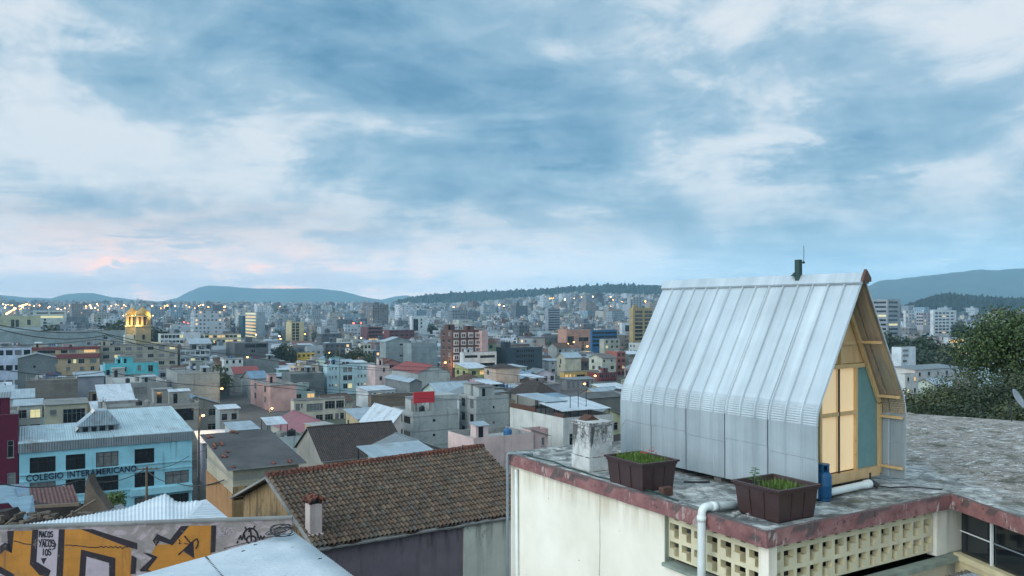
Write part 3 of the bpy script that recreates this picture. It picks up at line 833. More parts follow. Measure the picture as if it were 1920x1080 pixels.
gbar(1.47, .145, 1.47, 2.485, .03, REC-.015, .03, 'centre_post', 'dark_steel')
gbar(.2, .42, .2, 1.7, .05, REC-.03)
for s_ in (.7, 2.6, 4.7):
    for t_ in (.35, CWD-.35): m = MB(); m.box(Cp(s_, t_, .07), .3, .2, .14, aL); m.build('footing', 'rubble', cabin)
m = MB(); m.obox(Cp(REC+.1, .08, AZ+.01), cu*(CLN-REC-.2), cv*(CWD-.16), (0, 0, .1)); m.build('floor_frame', 'dark_timber', cabin)
m = MB(); m.prism([Cp(CLN-.08, gt0, AZ+.1), Cp(CLN-.08, gt1, AZ+.1), Cp(CLN-.08, gt1, 1.66), Cp(CLN-.08, CWD/2, ZR-.15), Cp(CLN-.08, gt0, 1.66)], cu*.03); m.build('rear_gable', 'plywood', cabin)
# vent duct and aerial on the ridge
dz_ = P(1497, 515, 17.05)
m = MB(); m.box(Vector((dz_.x, dz_.y, dz_.z+.14)), .11, .11, .36, aL); m.prism([Vector((dz_.x-.055, dz_.y, dz_.z-.03)), Vector((dz_.x+.055, dz_.y, dz_.z-.03)), Vector((dz_.x+.055, dz_.y, dz_.z+.06)), Vector((dz_.x-.055, dz_.y, dz_.z+.06)), Vector((dz_.x-.14, dz_.y, dz_.z-.03))], (0, .1, 0))
m.box(Vector((dz_.x, dz_.y, dz_.z-.12)), .1, .1, .28, aL)
plain('duct_green', S(34, 62, 58), .5)
vd = m.build('vent_duct', 'duct_green', cabin)
m = MB(); ap = P(1507, 492, 17.05); m.tube([ap, P(1507.3, 461, 17.05)], .006, 6); m.tube([Vector((dz_.x+.05, ap.y, ap.z)), ap], .012, 6); m.lathe(ap-Vector((0, 0, .03)), [(.005, 0), (.028, .02), (.028, .04), (.005, .06)], 8)
m.build('antenna', 'black_plastic', vd)

# ================================================================== things on the near roof
def blades(m, base, n, hmin, hmax, spread, w, rnd, lean=.5):
    for _ in range(n):
        q = base(rnd); a_ = rnd.uniform(0, 2*pi); h_ = rnd.uniform(hmin, hmax); L_ = rnd.uniform(.1, lean)*h_
        dr = Vector((cos(a_), sin(a_), 0)); sd = Vector((-dr.y, dr.x, 0))*w
        p1 = q+dr*L_*.35+Vector((0, 0, h_*.6)); p2 = q+dr*L_+Vector((0, 0, h_))
        m.quad(q-sd, q+sd, p1+sd*.7, p1-sd*.7); m.add([p1-sd*.7, p1+sd*.7, p2], [(0, 1, 2)])
def planter(corner, la, lb, h, label, seed):
    rnd = random.Random(seed)
    o_ = Vector((corner.x, corner.y, 0)); root = empty('planter_box', o_+uL*la/2+vR*lb/2)
    tag(root, label, 'planter', 'planters on the near roof')
    tp = .055
    m = MB()
    def q(a_, b_, z, e): return o_+uL*(a_*(la+2*e)-e)+vR*(b_*(lb+2*e)-e)+Vector((0, 0, z))
    def ring(z, e): return [q(0, 0, z, e), q(1, 0, z, e), q(1, 1, z, e), q(0, 1, z, e)]
    rs = [ring(.012, -.01), ring(.03, 0), ring(h*.84, tp*.85), ring(h*.845, tp*.85+.012), ring(h*.93, tp+.014), ring(h*.935, tp+.045), ring(h, tp+.045), ring(h, tp-.005), ring(h*.8, tp-.03)]
    for r in rs: m.v += [tuple(p) for p in r]
    for k in range(len(rs)-1):
        for j in range(4):
            a_ = k*4+j; b_ = k*4+(j+1) % 4; m.f.append((b_, a_, a_+4, b_+4)); m.m.append(0)
    m.f.append((0, 1, 2, 3)); m.m.append(0)
    for f_ in ((.33, 1), (.66, 1)):               # moulded ribs
        for face in (0, 1):
            for side in (0, 1):
                if face == 0: p0, p1 = q(f_[0], side, .04, .004), q(f_[0], side, h*.83, tp*.84+.004); ax = uL*.018; ay = vR*(.012 if side else -.012)
                else: p0, p1 = q(side, f_[0], .04, .004), q(side, f_[0], h*.83, tp*.84+.004); ax = vR*.018; ay = uL*(.012 if side else -.012)
                m.obox(p0, ax, ay, p1-p0)
    m.build('tub', 'brown_plastic', root)
    m = MB()
    m.grid(lambda i, j: q(i/10, j/10, h*.82+.02*rnd.random(), tp-.04), 10, 10); m.build('soil', 'soil', root)
    return root, q, rnd, h
pc1 = P(1205, 924, 16.06)
r1, q1, rn1, h1 = planter(pc1, 1.05, .80, .60, 'brown planter box full of grass beside the stained chimney', 1)
m = MB(); blades(m, lambda r: q1(r.uniform(.04, .96), r.uniform(.04, .96), h1*.82, 0), 1300, .05, .16, 1, .007, rn1)
blades(m, lambda r: q1(clamp(r.gauss(.75, .12), .05, .95), r.uniform(.1, .9), h1*.82, 0), 260, .08, .22, 1, .008, rn1); m.build('grass', 'grass_leaf', r1)
for _ in range(10):
    q_ = q1(rn1.uniform(.15, .5), rn1.uniform(.35, .8), h1*.82+rn1.uniform(.2, .3), 0); m = MB(); m.lathe(q_, [(.004, 0), (.018, .012), (.012, .03)], 6); m.build('flower', 'flower', r1)
pc2 = P(1460, 983, 13.7)
r2, q2, rn2, h2 = planter(pc2, .90, .90, .60, 'brown planter box with one sprout, at the roof corner by the gas cylinder', 2)
m = MB(); blades(m, lambda r: q2(clamp(r.gauss(.45, .22), .06, .94), clamp(r.gauss(.62, .2), .06, .94), h2*.82, 0), 420, .04, .17, 1, .006, rn2); m.build('grass', 'grass_leaf', r2)
m = MB(); sb = q2(.80, .22, h2*.8, 0); top = sb+Vector((.02, 0, .36)); m.tube([sb, sb+Vector((.01, .01, .2)), top], .008, 6)
for k in range(16):
    a_ = k*2.4; z_ = .10+.27*k/16; b_ = sb+Vector((.01, 0, z_)); dr = Vector((cos(a_), sin(a_), .25)); L_ = .16-.005*k; sd = Vector((-dr.y, dr.x, 0))*.028
    p1 = b_+dr*L_*.55; p2 = b_+dr*L_-Vector((0, 0, .03)); m.add([b_, p1+sd, p2, p1-sd], [(0, 1, 2, 3)])
m.build('sprout', 'sprout_leaf', r2)
# brick, rubble, hose
bp = P(1254, 929, 15.75); m = MB(); m.obox(Vector((bp.x-.12, bp.y-.05, .001)), vR*.26, uL*.14, (0, 0, .17)); o = m.build('brick', 'old_brick'); o.modifiers.new('edge', 'BEVEL').width = .008
tag(o, 'dark red brick lying beside the grassy planter box', 'brick')
rnd = random.Random(9)
for k in range(16):
    q = P(1385+rnd.uniform(-8, 30), 968+rnd.uniform(-8, 6), 14.2); q = Vector((q.x, P(0, 0, 1).y*0+ZC*F/(0.1+ (968+rnd.uniform(-6, 5))-H), 0)); q.x = (1372+rnd.uniform(0, 32)-960)/F*q.y
    m = MB(); r_ = rnd.uniform(.025, .06)
    vs3 = []
    m.lathe(q+Vector((0, 0, .0)), [(r_*.7*rnd.uniform(.7, 1.2), 0), (r_*rnd.uniform(.8, 1.2), r_*.6), (r_*.5, r_*1.1)], 6)
    o = m.build('stone', 'rubble'); tag(o, 'grey lump of broken mortar in the little heap behind the corner planter', 'stone', 'broken mortar lumps')
m = MB(); pts = []
for k in range(40):
    f_ = k/39; s_ = lerp(2.2, LL-.3, f_); pts.append(C0+uL*s_+vR*(.16+.05*sin(s_*2.1)+.03*sin(s_*5))+Vector((0, 0, .05)))
m.tube(pts, .016, 6); o = m.build('garden_hose', 'hose_green', smooth=True); tag(o, 'dark green hose lying along the red roof edge', 'hose')
m = MB(); q = P(1282, 897, 17.0)
q.z = .02; m.tube([q, q+Vector((.3, -.05, 0)), q+Vector((.55, .0, 0))], .025, 8); o = m.build('metal_rod', 'dark_steel'); tag(o, 'short dark rod on the roof between the two planters', 'rod')
# gas cylinder
gp = P(1544, 941, 15.42); gp.z = 0
g = empty('gas_cylinder', gp); tag(g, 'blue gas cylinder standing at the cabin corner', 'gas cylinder')
plain('blue_paint', S(26, 84, 124), .4, .2, .16, 9, .002)
m = MB(); m.lathe(gp+Vector((0, 0, .03)), [(.10, 0), (.145, .03), (.150, .06), (.150, .25), (.153, .26), (.153, .28), (.150, .29), (.150, .44), (.135, .50), (.09, .54), (.04, .555)], 28); m.build('body', 'blue_paint', g, smooth=True)
m = MB(); m.lathe(gp, [(.12, 0), (.135, .002), (.135, .05), (.12, .055)], 24); m.build('foot_ring', 'blue_paint', g, smooth=True)
m = MB()
for k in range(20):
    if k in (4, 5, 14, 15): continue
    a0, a1 = 2*pi*k/20, 2*pi*(k+1)/20
    m.obox(gp+Vector((.10*cos(a0), .10*sin(a0), .545)), Vector((.10*(cos(a1)-cos(a0)), .10*(sin(a1)-sin(a0)), 0)), Vector((cos(a0)*.008, sin(a0)*.008, 0)), (0, 0, .16))
m.lathe(gp+Vector((0, 0, .69)), [(.092, 0), (.112, .002), (.112, .02), (.092, .022)], 20)
m.build('collar', 'blue_paint', g)
m = MB(); m.lathe(gp+Vector((0, 0, .58)), [(.02, 0), (.02, .06), (.03, .065), (.03, .09)], 10); m.build('valve', 'dark_steel', g)
# loose waste pipe on the roof
a_ = P(1548, 919, 15.55); b_ = P(1629, 893, 16.35); a_.z = .11; b_.z = .12
wp = empty('waste_pipe', (a_.x, a_.y, 0)); tag(wp, 'short white plastic pipe lying in front of the cabin gable', 'pipe')
m = MB(); m.tube([a_, b_], .075, 18); dd_ = (b_-a_).normalized(); m.tube([b_-dd_*.12, b_+dd_*.02], .088, 18); m.build('tube', 'pvc_pipe', wp, smooth=False)
m = MB(); c_ = b_+dd_*.05; m.tube(bend([c_-dd_*.02, c_+dd_*.07, c_+dd_*.07+Vector((.10, -.06, -.06))], .05), .055, 10); m.tube([c_+Vector((0, 0, .03)), c_+Vector((0, 0, .22))], .022, 8); m.build('elbow', 'black_plastic', wp)
m = MB(); q = c_+dd_*.15; m.tube([q+Vector((0, 0, -.06)), q+Vector((.3, -.06, -.09)), q+Vector((.8, .05, -.10)), q+Vector((1.3, -.2, -.10))], .014, 6); o = m.build('cable', 'black_plastic'); tag(o, 'black cable trailing over the roof from the white pipe elbow', 'cable')
# satellite dish on the far edge
dc = P(1906, 750, 26.2)
sd_ = empty('satellite_dish', Vector((dc.x, dc.y, 0))); tag(sd_, 'grey satellite dish on a pole at the far roof edge', 'satellite dish')
m = MB(); nd = Vector((.55, -.6, .45)).normalized(); e1 = nd.cross(Vector((0, 0, 1))).normalized(); e2 = nd.cross(e1)
for k in range(6):
    r_ = .36*k/5
    for j in range(24):
        t_ = 2*pi*j/24; m.v.append(tuple(dc+(e1*cos(t_)*.9+e2*sin(t_))*r_+nd*(r_*r_*.7)))
for k in range(5):
    for j in range(24):
        q = k*24+j; q3 = k*24+(j+1) % 24; m.f.append((q, q3, q3+24, q+24)); m.m.append(0)
plain('dish_grey', S(150, 156, 162), .5, .2, .12, 8)
o = m.build('reflector', 'dish_grey', sd_, smooth=True); o.modifiers.new('gauge', 'SOLIDIFY').thickness = .012
m = MB(); m.tube(bend([dc-nd*.02, dc-nd*.2, Vector((dc.x-.1, dc.y+.1, 0))], .08), .022, 8); m.build('pole', 'dark_steel', sd_)
m = MB(); m.tube([dc-e2*-.34+nd*.05, dc+nd*.42+e2*.1], .012, 6); m.box(dc+nd*.44+e2*.1, .07, .07, .1); m.build('feed_arm', 'dark_steel', sd_)
# ================================================================== the town
# roof coverings by colour
def recolour(src, name, col):
    m = MATS[src].copy(); m.name = name
    for n in [n for n in m.node_tree.nodes if n.type == 'OBJECT_INFO']:
        rgb = m.node_tree.nodes.new('ShaderNodeRGB'); rgb.outputs[0].default_value = col
        for l in list(n.outputs['Color'].links): m.node_tree.links.new(rgb.outputs[0], l.to_socket)
        m.node_tree.nodes.remove(n)
    MATS[name] = m
for nm, c in dict(zinc=(168, 184, 192), zinc_white=(206, 216, 222), zinc_grey=(128, 138, 142), zinc_blue=(118, 150, 172), zinc_red=(150, 62, 56), zinc_pink=(150, 92, 100), zinc_teal=(110, 178, 186), zinc_school=(184, 206, 212), zinc_maroon=(112, 40, 44), zinc_old=(112, 104, 98)).items(): recolour('sheet_metal', nm, S(*c))
for nm, c in dict(tile=(104, 82, 70), tile_dark=(72, 64, 62), tile_red=(126, 78, 62), tile_grey=(88, 86, 84)).items(): recolour('clay_tiles', nm, S(*c))
for nm, c in dict(concrete=(136, 138, 136), concrete_dark=(96, 98, 98), concrete_pale=(176, 178, 174), trim_cement=(150, 150, 146)).items(): recolour('flat_concrete', nm, S(*c))
plain('tank_black', S(30, 32, 36), .5); plain('tank_blue', S(40, 96, 140), .5)
plain('red_panel', S(190, 48, 58), .6, 0, .08, 1.)
plain('billboard_back', S(92, 62, 50), .8)

plain('curtained_glass', S(112, 116, 116), .2, 0, .25, 2.)
plain('cloth_white', S(196, 198, 200), .8); plain('cloth_blue', S(70, 96, 140), .8); plain('cloth_red', S(150, 62, 60), .8)
WCACHE = {}
def window_mesh(w, h, style):
    """a window of its own size: frame bars and panes, local x along the wall, y outwards, z up; materials: frame, glass"""
    key = (round(w, 2), round(h, 2), style)
    if key in WCACHE: return WCACHE[key]
    m = MB(); f = .06; X, Y, Z = Vector((1, 0, 0)), Vector((0, 1, 0)), Vector((0, 0, 1))
    def b(x, z, sx, sz, y0=0., sy=.06, mi=0): m.obox(Vector((x, y0, z)), X*sx, Y*sy, Z*sz, mi)
    b(.004, .004, w-.008, f); b(.004, h-f-.004, w-.008, f); b(.004, f+.004, f, h-2*f-.008); b(w-f-.004, f+.004, f, h-2*f-.008)
    nm = max(1, int(round(w/.8)))
    for k in range(1, nm): b(w*k/nm-.02, f+.004, .04, h-2*f-.008, .004)
    if h > 1.3: b(f+.004, h*.68, w-2*f-.008, .035, .008, .045)
    m.quad(Vector((f, .02, f)), Vector((w-f, .02, f)), Vector((w-f, .02, h-f)), Vector((f, .02, h-f)), 1)
    if not style.startswith('dark'): m.obox(Vector((-.07, .103, -.07)), X*(w+.14), Y*.11, Z*.065)
    me = bpy.data.meshes.new('window')
    me.from_pydata(m.v, [], m.f)
    for k in ('dark_frame' if style.startswith('dark') else 'window_frame', 'lit_window' if style.endswith('lit') else ('lit_window_pale' if style.endswith('pale') else 'curtained_glass' if style.endswith('curt') else 'dark_glass')): me.materials.append(MATS[k])
    me.polygons.foreach_set('material_index', m.m); me.update()
    WCACHE[key] = me
    return me
def holes_for(L, spec, ztop, zbase, fh, margin=.7):
    """window openings: spec = (columns, rows, width, height) or an explicit list of (u0, u1, drop of head below the top, height)"""
    if not spec: return []
    if isinstance(spec, list):
        return [(u0*L, u1*L, ztop-dr-h, ztop-dr) for (u0, u1, dr, h) in spec]
    c, r, w, h = spec[:4]; jr = random.Random(spec[4]) if len(spec) > 4 else None
    c = max(1, int(c)); w = min(w, (L-.4)/c*.86)
    if w < .3: return []
    out = []; st = L/c
    for j in range(r):
        z1 = ztop-margin-j*fh
        if z1-h < zbase+.3: break
        for i in range(c):
            w2, h2, o2 = w, h, 0.
            if jr:
                if jr.random() < .16: continue
                q_ = jr.random()
                if q_ < .2: w2, h2 = w*.5, h*.6
                elif q_ < .32: w2 = min(st*.92, w*1.35)
                elif q_ < .40 and j < r-1: h2 = min(fh-.35, 2.1)
                o2 = jr.uniform(-.5, .5)*(st-w2)*.6
            out.append((st*(i+.5)-w2/2+o2, st*(i+.5)+w2/2+o2, z1-h2, z1))
    return out
def face(m, o, ax, nrm, L, z0, z1, holes, mi=0, rev=.16, mi_rev=None):
    """a wall face with real openings; o is the foot of its left end seen from outside"""
    us = sorted({0., L, *[h[0] for h in holes], *[h[1] for h in holes]}); vs_ = sorted({z0, z1, *[h[2] for h in holes], *[h[3] for h in holes]})
    pt = lambda u, z, off=0.: (o.x+ax.x*u-nrm.x*off, o.y+ax.y*u-nrm.y*off, z)
    if not holes:
        m.quad(pt(0, z0), pt(L, z0), pt(L, z1), pt(0, z1), mi); return
    for j in range(len(vs_)-1):
        zc_ = (vs_[j]+vs_[j+1])/2; run = None
        for i in range(len(us)-1):
            uc = (us[i]+us[i+1])/2
            op = any(h[0] < uc < h[1] and h[2] < zc_ < h[3] for h in holes)
            if not op and run is None: run = us[i]
            if run is not None and (op or i == len(us)-2):
                e = us[i] if op else us[i+1]
                m.quad(pt(run, vs_[j]), pt(e, vs_[j]), pt(e, vs_[j+1]), pt(run, vs_[j+1]), mi); run = None
    for (u0, u1, a, b) in holes:
        k = mi if mi_rev is None else mi_rev
        m.quad(pt(u0, a), pt(u0, a, rev), pt(u1, a, rev), pt(u1, a), k); m.quad(pt(u0, b), pt(u1, b), pt(u1, b, rev), pt(u0, b, rev), k)
        m.quad(pt(u0, a), pt(u0, b), pt(u0, b, rev), pt(u0, a, rev), k); m.quad(pt(u1, a), pt(u1, a, rev), pt(u1, b, rev), pt(u1, b), k)

HEROES = []      # (px0, px1, y0, y1, d, centre, radius, short name)
brnd = random.Random(77)
def solve(pl, pc, pr, d, th, depth):
    sn, cs = sin(radians(th)), cos(radians(th)); xc = (pc-960)/F*d
    a = depth; b = depth
    if pl is not None and pl < pc-1:
        k = (pl-960)/F; den = sn+cs*k
        if den > .05: a = clamp((xc-k*d)/den, 2., 60.)
    if pr is not None:
        k = (pr-960)/F; den = cs-sn*k
        b = (k*d-xc)/den
    return a, b
def building(name, label, cat, c, a, b, th, col, roof='flat', rmat='concrete', wl=None, wr=None, fh=2.8, lit=.04, wmat='painted_wall', zb=None, rise=None, parts=True, group=None, extra='', wstyle='', margin=.75, rnd=brnd, over=.3, lcol=None, wallL=None, pv=None, clutter=0):
    """c: top of the near corner, a / b: lengths of the two street walls, th: turn of the street grid"""
    sn, cs = sin(radians(th)), cos(radians(th)); U = Vector((-sn, cs, 0)); V = Vector((cs, sn, 0)); Zv = Vector((0, 0, 1))
    c = Vector(c); zt = c.z; c0 = Vector((c.x, c.y, 0))
    if zb is None:
        zb = min(ground(p.x, p.y) for p in (c0, c0+U*a, c0+V*b, c0+U*a+V*b))-.4
        zb = max(zb, zt-60)
    root = empty(name, Vector((c0.x, c0.y, zb))) if parts else None
    wm = MB(); rm = MB(); singles = ['painted_wall' if wmat is None else wmat, rmat, 'dark_glass', 'lit_window', 'trim_cement', 'lit_window_pale']
    body = wm
    faces = [(c0+U*a, -U, -V, a, wl), (c0, V, -U, b, wr), (c0+V*b, U, V, a, None), (c0+V*b+U*a, -V, U, b, None)]
    wins = []
    for fi, (o, ax, nr, L, spec) in enumerate(faces):
        hs = holes_for(L, spec, zt, zb, fh, margin)
        face(wm, o, ax, nr, L, zb, zt, hs, 0, .18)
        for h in hs:
            q = rnd.random(); st = wstyle+('lit' if q < lit*.6 else 'pale' if q < lit else 'curt' if q > .72 else '')
            if parts:
                me = window_mesh(h[1]-h[0], h[3]-h[2], st or 'plain'); w = bpy.data.objects.new('window', me); COL.objects.link(w); w.parent = root
                ang = atan2(ax.y, ax.x); w.rotation_euler = (0, 0, ang)
                # local y points outwards when x runs left to right seen from outside: outward = x rotated by -90
                p = o+ax*h[1]-nr*.10; w.rotation_euler = (0, 0, ang+pi); w.location = Vector((p.x-root.location.x, p.y-root.location.y, h[2]-zb))
            else:
                off = nr*.10; pt = lambda u, z: (o.x+ax.x*u-off.x, o.y+ax.y*u-off.y, z)
                mi = 3 if st.endswith('lit') else 5 if st.endswith('pale') else 2
                wm.quad(pt(h[0], h[2]), pt(h[1], h[2]), pt(h[1], h[3]), pt(h[0], h[3]), mi)
                if h[1]-h[0] > 1.: 
                    x_ = (h[0]+h[1])/2; off = nr*.05; wm.quad(pt(x_-.05, h[2]), pt(x_+.05, h[2]), pt(x_+.05, h[3]), pt(x_-.05, h[3]), 4)
    def R(u, v, z): return c0+U*u+V*v+Zv*z
    rmi = 0 if parts else 1
    rm = MB() if parts else wm
    tmi = 1 if parts else 4
    if roof == 'flat':
        pv_ = .5 if pv is None else pv; tk = .16
        rm.quad(R(tk, tk, zt-pv_), R(tk, b-tk, zt-pv_), R(a-tk, b-tk, zt-pv_), R(a-tk, tk, zt-pv_), rmi)
        for (p, q, r_, s_) in (((0, 0), (0, b), (tk, b-tk), (tk, tk)), ((0, b), (a, b), (a-tk, b-tk), (tk, b-tk)), ((a, b), (a, 0), (a-tk, tk), (a-tk, b-tk)), ((a, 0), (0, 0), (tk, tk), (a-tk, tk))):
            rm.quad(R(*p, zt), R(*q, zt), R(*r_, zt), R(*s_, zt), tmi)
            rm.quad(R(*s_, zt), R(*r_, zt), R(*r_, zt-pv_), R(*s_, zt-pv_), tmi)
        if 'ledge' in extra:
            for k in range(0, 1):
                rm.obox(R(-.12, -.12, zt-.30), V*(b+.24), -U*-.12, Zv*.25, tmi); rm.obox(R(0.0, -.12, zt-.30), U*(a+.12), V*.117, Zv*.25, tmi)
    elif roof in ('sheet', 'sheet_l'):
        rs = .9 if rise is None else rise; e = over; tk = .07
        if roof == 'sheet':
            z0_, z1_ = zt+.02, zt+rs
            zf = lambda u: z0_+(z1_-z0_)*u/a
            rm.prism([R(-e, -e, zf(-e)), R(-e, b+e, zf(-e)), R(a+e, b+e, zf(a+e)), R(a+e, -e, zf(a+e))], Zv*tk, rmi, tmi)
            for v_ in (0, b): wm.add([R(0, v_, zt), R(a, v_, zt), R(a, v_, z1_-.01)], [(0, 1, 2)])
            wm.quad(R(a, 0, zt), R(a, b, zt), R(a, b, z1_-.01), R(a, 0, z1_-.01))
        else:
            z0_, z1_ = zt+.02, zt+rs
            zf = lambda v: z0_+(z1_-z0_)*v/b
            rm.prism([R(-e, -e, zf(-e)), R(-e, b+e, zf(b+e)), R(a+e, b+e, zf(b+e)), R(a+e, -e, zf(-e))], Zv*tk, rmi, tmi)
            for u_ in (0, a): wm.add([R(u_, 0, zt), R(u_, b, zt), R(u_, b, z1_-.01)], [(0, 1, 2)])
            wm.quad(R(0, b, zt), R(a, b, zt), R(a, b, z1_-.01), R(0, b, z1_-.01))
    elif roof in ('gable_v', 'gable_u', 'hip'):
        e = over; tk = .10
        along_v = roof == 'gable_v' or (roof == 'hip' and b >= a)
        w_, l_ = (a, b) if along_v else (b, a)
        G = (lambda x, y, z: R(x, y, z)) if along_v else (lambda x, y, z: R(y, x, z))
        rs = w_*.5*.5 if rise is None else rise
        zr = zt+rs; sl_ = rs/(w_/2); ze = zt-e*sl_+.02
        if roof == 'hip':
            hp = min(w_/2, l_*.45)
            P0, P1, P2, P3 = G(-e, -e, ze), G(-e, l_+e, ze), G(w_+e, l_+e, ze), G(w_+e, -e, ze); Q0, Q1 = G(w_/2, hp, zr), G(w_/2, l_-hp, zr)
            for pts in ([P0, P1, Q1, Q0], [P1, P2, Q1], [P2, P3, Q0, Q1], [P3, P0, Q0]):
                rm.add(pts, [tuple(range(len(pts)))], rmi)
            rm.add([P0, P1, P2, P3], [(0, 1, 2, 3)], tmi)
        else:
            for (x0, x1) in ((-e, w_/2), (w_+e, w_/2)):
                rm.prism([G(x0, -e, ze), G(x0, l_+e, ze), G(x1, l_+e, zr+.02), G(x1, -e, zr+.02)], Zv*tk, rmi, tmi)
            rm.bar(G(w_/2, -e-.02, zr+.12), G(w_/2, l_+e+.02, zr+.12), .3, .08, rmi)
            for y_ in (0, l_): wm.add([G(0, y_, zt), G(w_, y_, zt), G(w_/2, y_, zr)], [(0, 1, 2)])
    # things that belong to the roof
    ex = []
    zroof = zt-(.5 if pv is None else pv)
    def part(nm, mb_, mats, color=None):
        if parts: ob = mb_.build(nm, mats, root, color=color); return ob
    if roof == 'flat':
        if 'hut' in extra and a > 4 and b > 5:
            hw, hd, hh = min(3.2, b*.4), min(3., a*.45), 2.5
            vx = b*.55 if 'hutr' in extra else b*.12; ux = a-hd-.3
            o = R(ux, vx, zroof+.01)
            if parts:
                m2 = MB(); m2.obox(o, U*hd, V*hw, Zv*hh); m2.obox(o-U*.2-V*.2+Zv*(hh+.003), U*(hd+.4), V*(hw+.4), Zv*.1, 1)
                m2.obox(o+V*.5-U*.02, U*.018, V*.85, Zv*2, 2)
                m2.build('stair_hut', [wmat, rmat, 'dark_glass'], root, color=col)
            else:
                wm.obox(o, U*hd, V*hw, Zv*hh, 0); wm.obox(o-U*.2-V*.2+Zv*(hh+.003), U*(hd+.4), V*(hw+.4), Zv*.1, 1)
        if 'tank' in extra:
            o = R(a*.4, b*.75, zroof)
            if parts: m2 = MB(); m2.lathe(o, [(.5, 0), (.55, .1), (.55, .95), (.45, 1.1), (.15, 1.2), (.15, 1.28)], 14); m2.build('water_tank', 'tank_black' if brnd.random() < .6 else 'tank_blue', root, smooth=False)
        if 'canopy' in extra and a > 4 and b > 5:
            m2 = MB(); v0, v1 = (b*.45, b*.98) if 'canopyr' in extra else (b*.05, b*.6); u0, u1 = a*.2, a*.95
            zz0 = zroof+2.1; 
            m2.prism([R(u0, v0, zz0), R(u0, v1, zz0), R(u1, v1, zz0+.6), R(u1, v0, zz0+.6)], Zv*.05, 0)
            for (u_, v_, z_) in ((u0+.1, v0+.1, zz0), (u0+.1, v1-.1, zz0), (u1-.1, v0+.1, zz0+.55), (u1-.1, v1-.1, zz0+.55)): m2.obox(R(u_, v_, zroof), U*.09, V*.09, Zv*(z_-zroof+.01), 1)
            if parts: m2.build('canopy', ['zinc_white' if brnd.random() < .6 else 'zinc', 'dark_steel'], root)
            else:
                wm.prism([R(u0, v0, zz0), R(u0, v1, zz0), R(u1, v1, zz0+.6), R(u1, v0, zz0+.6)], Zv*.05, 1)
        if 'rebar' in extra and parts:
            for (u_, v_) in ((.1, .1), (.1, b-.1), (a-.1, .1), (a-.1, b-.1), (a/2, .1), (.1, b/2)):
                m2 = MB()
                for k in range(3): m2.bar(R(u_+.05*k, v_+.04*(k % 2), zt), R(u_+.05*k, v_+.04*(k % 2), zt+.9), .03, .03)
                m2.obox(R(u_-.1, v_-.1, zt), U*.25, V*.25, Zv*.3)
                m2.build('rebar_post', 'trim_cement', root)
    if roof == 'flat' and clutter:
        crn_ = random.Random(int(abs(c.x*13+c.y*7)))
        for k in range(clutter):
            w1, w2, h_ = crn_.uniform(1.4, 3.6), crn_.uniform(1.4, 3.2), crn_.uniform(1.5, 2.5)
            if a-w2-.5 < .4 or b-w1-.5 < .4: continue
            u0, v0 = crn_.uniform(.3, a-w2-.3), crn_.uniform(.3, b-w1-.3)
            t_ = crn_.random()
            m2 = MB() if parts else wm
            i0, i1 = (0, 1) if parts else (0, 1)
            o = R(u0, v0, zroof+.004*(k+2))
            if t_ < .5:
                m2.obox(o, U*w2, V*w1, Zv*h_, i0); e = .15
                m2.prism([o-U*e-V*e+Zv*(h_+.01), o-U*e+V*(w1+e)+Zv*(h_+.01), o+U*(w2+e)+V*(w1+e)+Zv*(h_+.35), o+U*(w2+e)-V*e+Zv*(h_+.35)], Zv*.05, i1)
                m2.add([o+Zv*h_, o+U*w2+Zv*h_, o+U*w2+Zv*(h_+.33)], [(0, 1, 2)], i0)
                if parts: m2.obox(o-U*.015+V*w1*.2, U*.014, V*.7, Zv*min(1.9, h_-.1), 2); m2.build('roof_shed', [wmat, crn_.choice(['zinc', 'zinc_white', 'zinc_grey', 'zinc_old']), 'dark_glass'], root, color=col)
            elif t_ < .75:
                m2.lathe(o+U*.6+V*.6, [(.5, 0), (.55, .1), (.55, .95), (.45, 1.1), (.15, 1.2), (.15, 1.28)], 10, 0 if parts else 2)
                if parts: m2.build('water_tank', crn_.choice(['tank_black', 'tank_black', 'tank_blue', 'trim_cement']), root)
            elif parts:
                p1, p2 = o+U*.2, o+U*.2+V*min(3.2, b-v0-.4)
                m2.bar(p1, p1+Zv*1.8, .05, .05, 0); m2.bar(p2, p2+Zv*1.8, .05, .05, 0); m2.bar(p1+Zv*1.75, p2+Zv*1.75, .02, .02, 0); L_ = (p2-p1).length; q_ = .15
                while q_ < L_-.5:
                    wd = crn_.uniform(.35, .8); hd_ = crn_.uniform(.5, 1.1)
                    if q_+wd > L_-.1: break
                    m2.obox(p1+V*q_+Zv*(1.74-hd_), V*wd, U*.02, Zv*hd_, crn_.choice([1, 2, 3])); q_ += wd+crn_.uniform(.06, .3)
                m2.build('washing_line', ['dark_steel', 'cloth_white', 'cloth_blue', 'cloth_red'], root)
    if 'balcony' in extra:
        m2 = MB() if parts else wm
        r_ = wr[1] if isinstance(wr, tuple) else 2
        for j in range(r_):
            z_ = zt-margin-j*fh-1.45-.75
            if z_ > zb: m2.obox(R(-.7, b*.06, z_), U*.697, V*b*.88, Zv*.9, 0)
        if parts: m2.build('balcony', [wmat], root, color=col)
    if 'band' in extra:
        m2 = MB() if parts else wm
        j = 1
        while zt-j*fh > zb+1 and j < 9:
            m2.obox(R(-.10, -.10, zt-j*fh-.1), V*(b+.1), U*.097, Zv*.22, 0 if parts else 4)
            m2.obox(R(0.0, -.10, zt-j*fh-.1), U*a, V*.097, Zv*.22, 0 if parts else 4); j += 1
        if parts: m2.build('floor_band', ['trim_cement'], root)
    if parts:
        wm.build('wall', [wmat], root, color=col)
        rm.build('roof', [rmat, 'trim_cement'], root, color=col)
        top = root
    else:
        top = wm.build(name, singles, None, color=col, off=(c0.x, c0.y, zb))
    tag(top, label, cat, group)
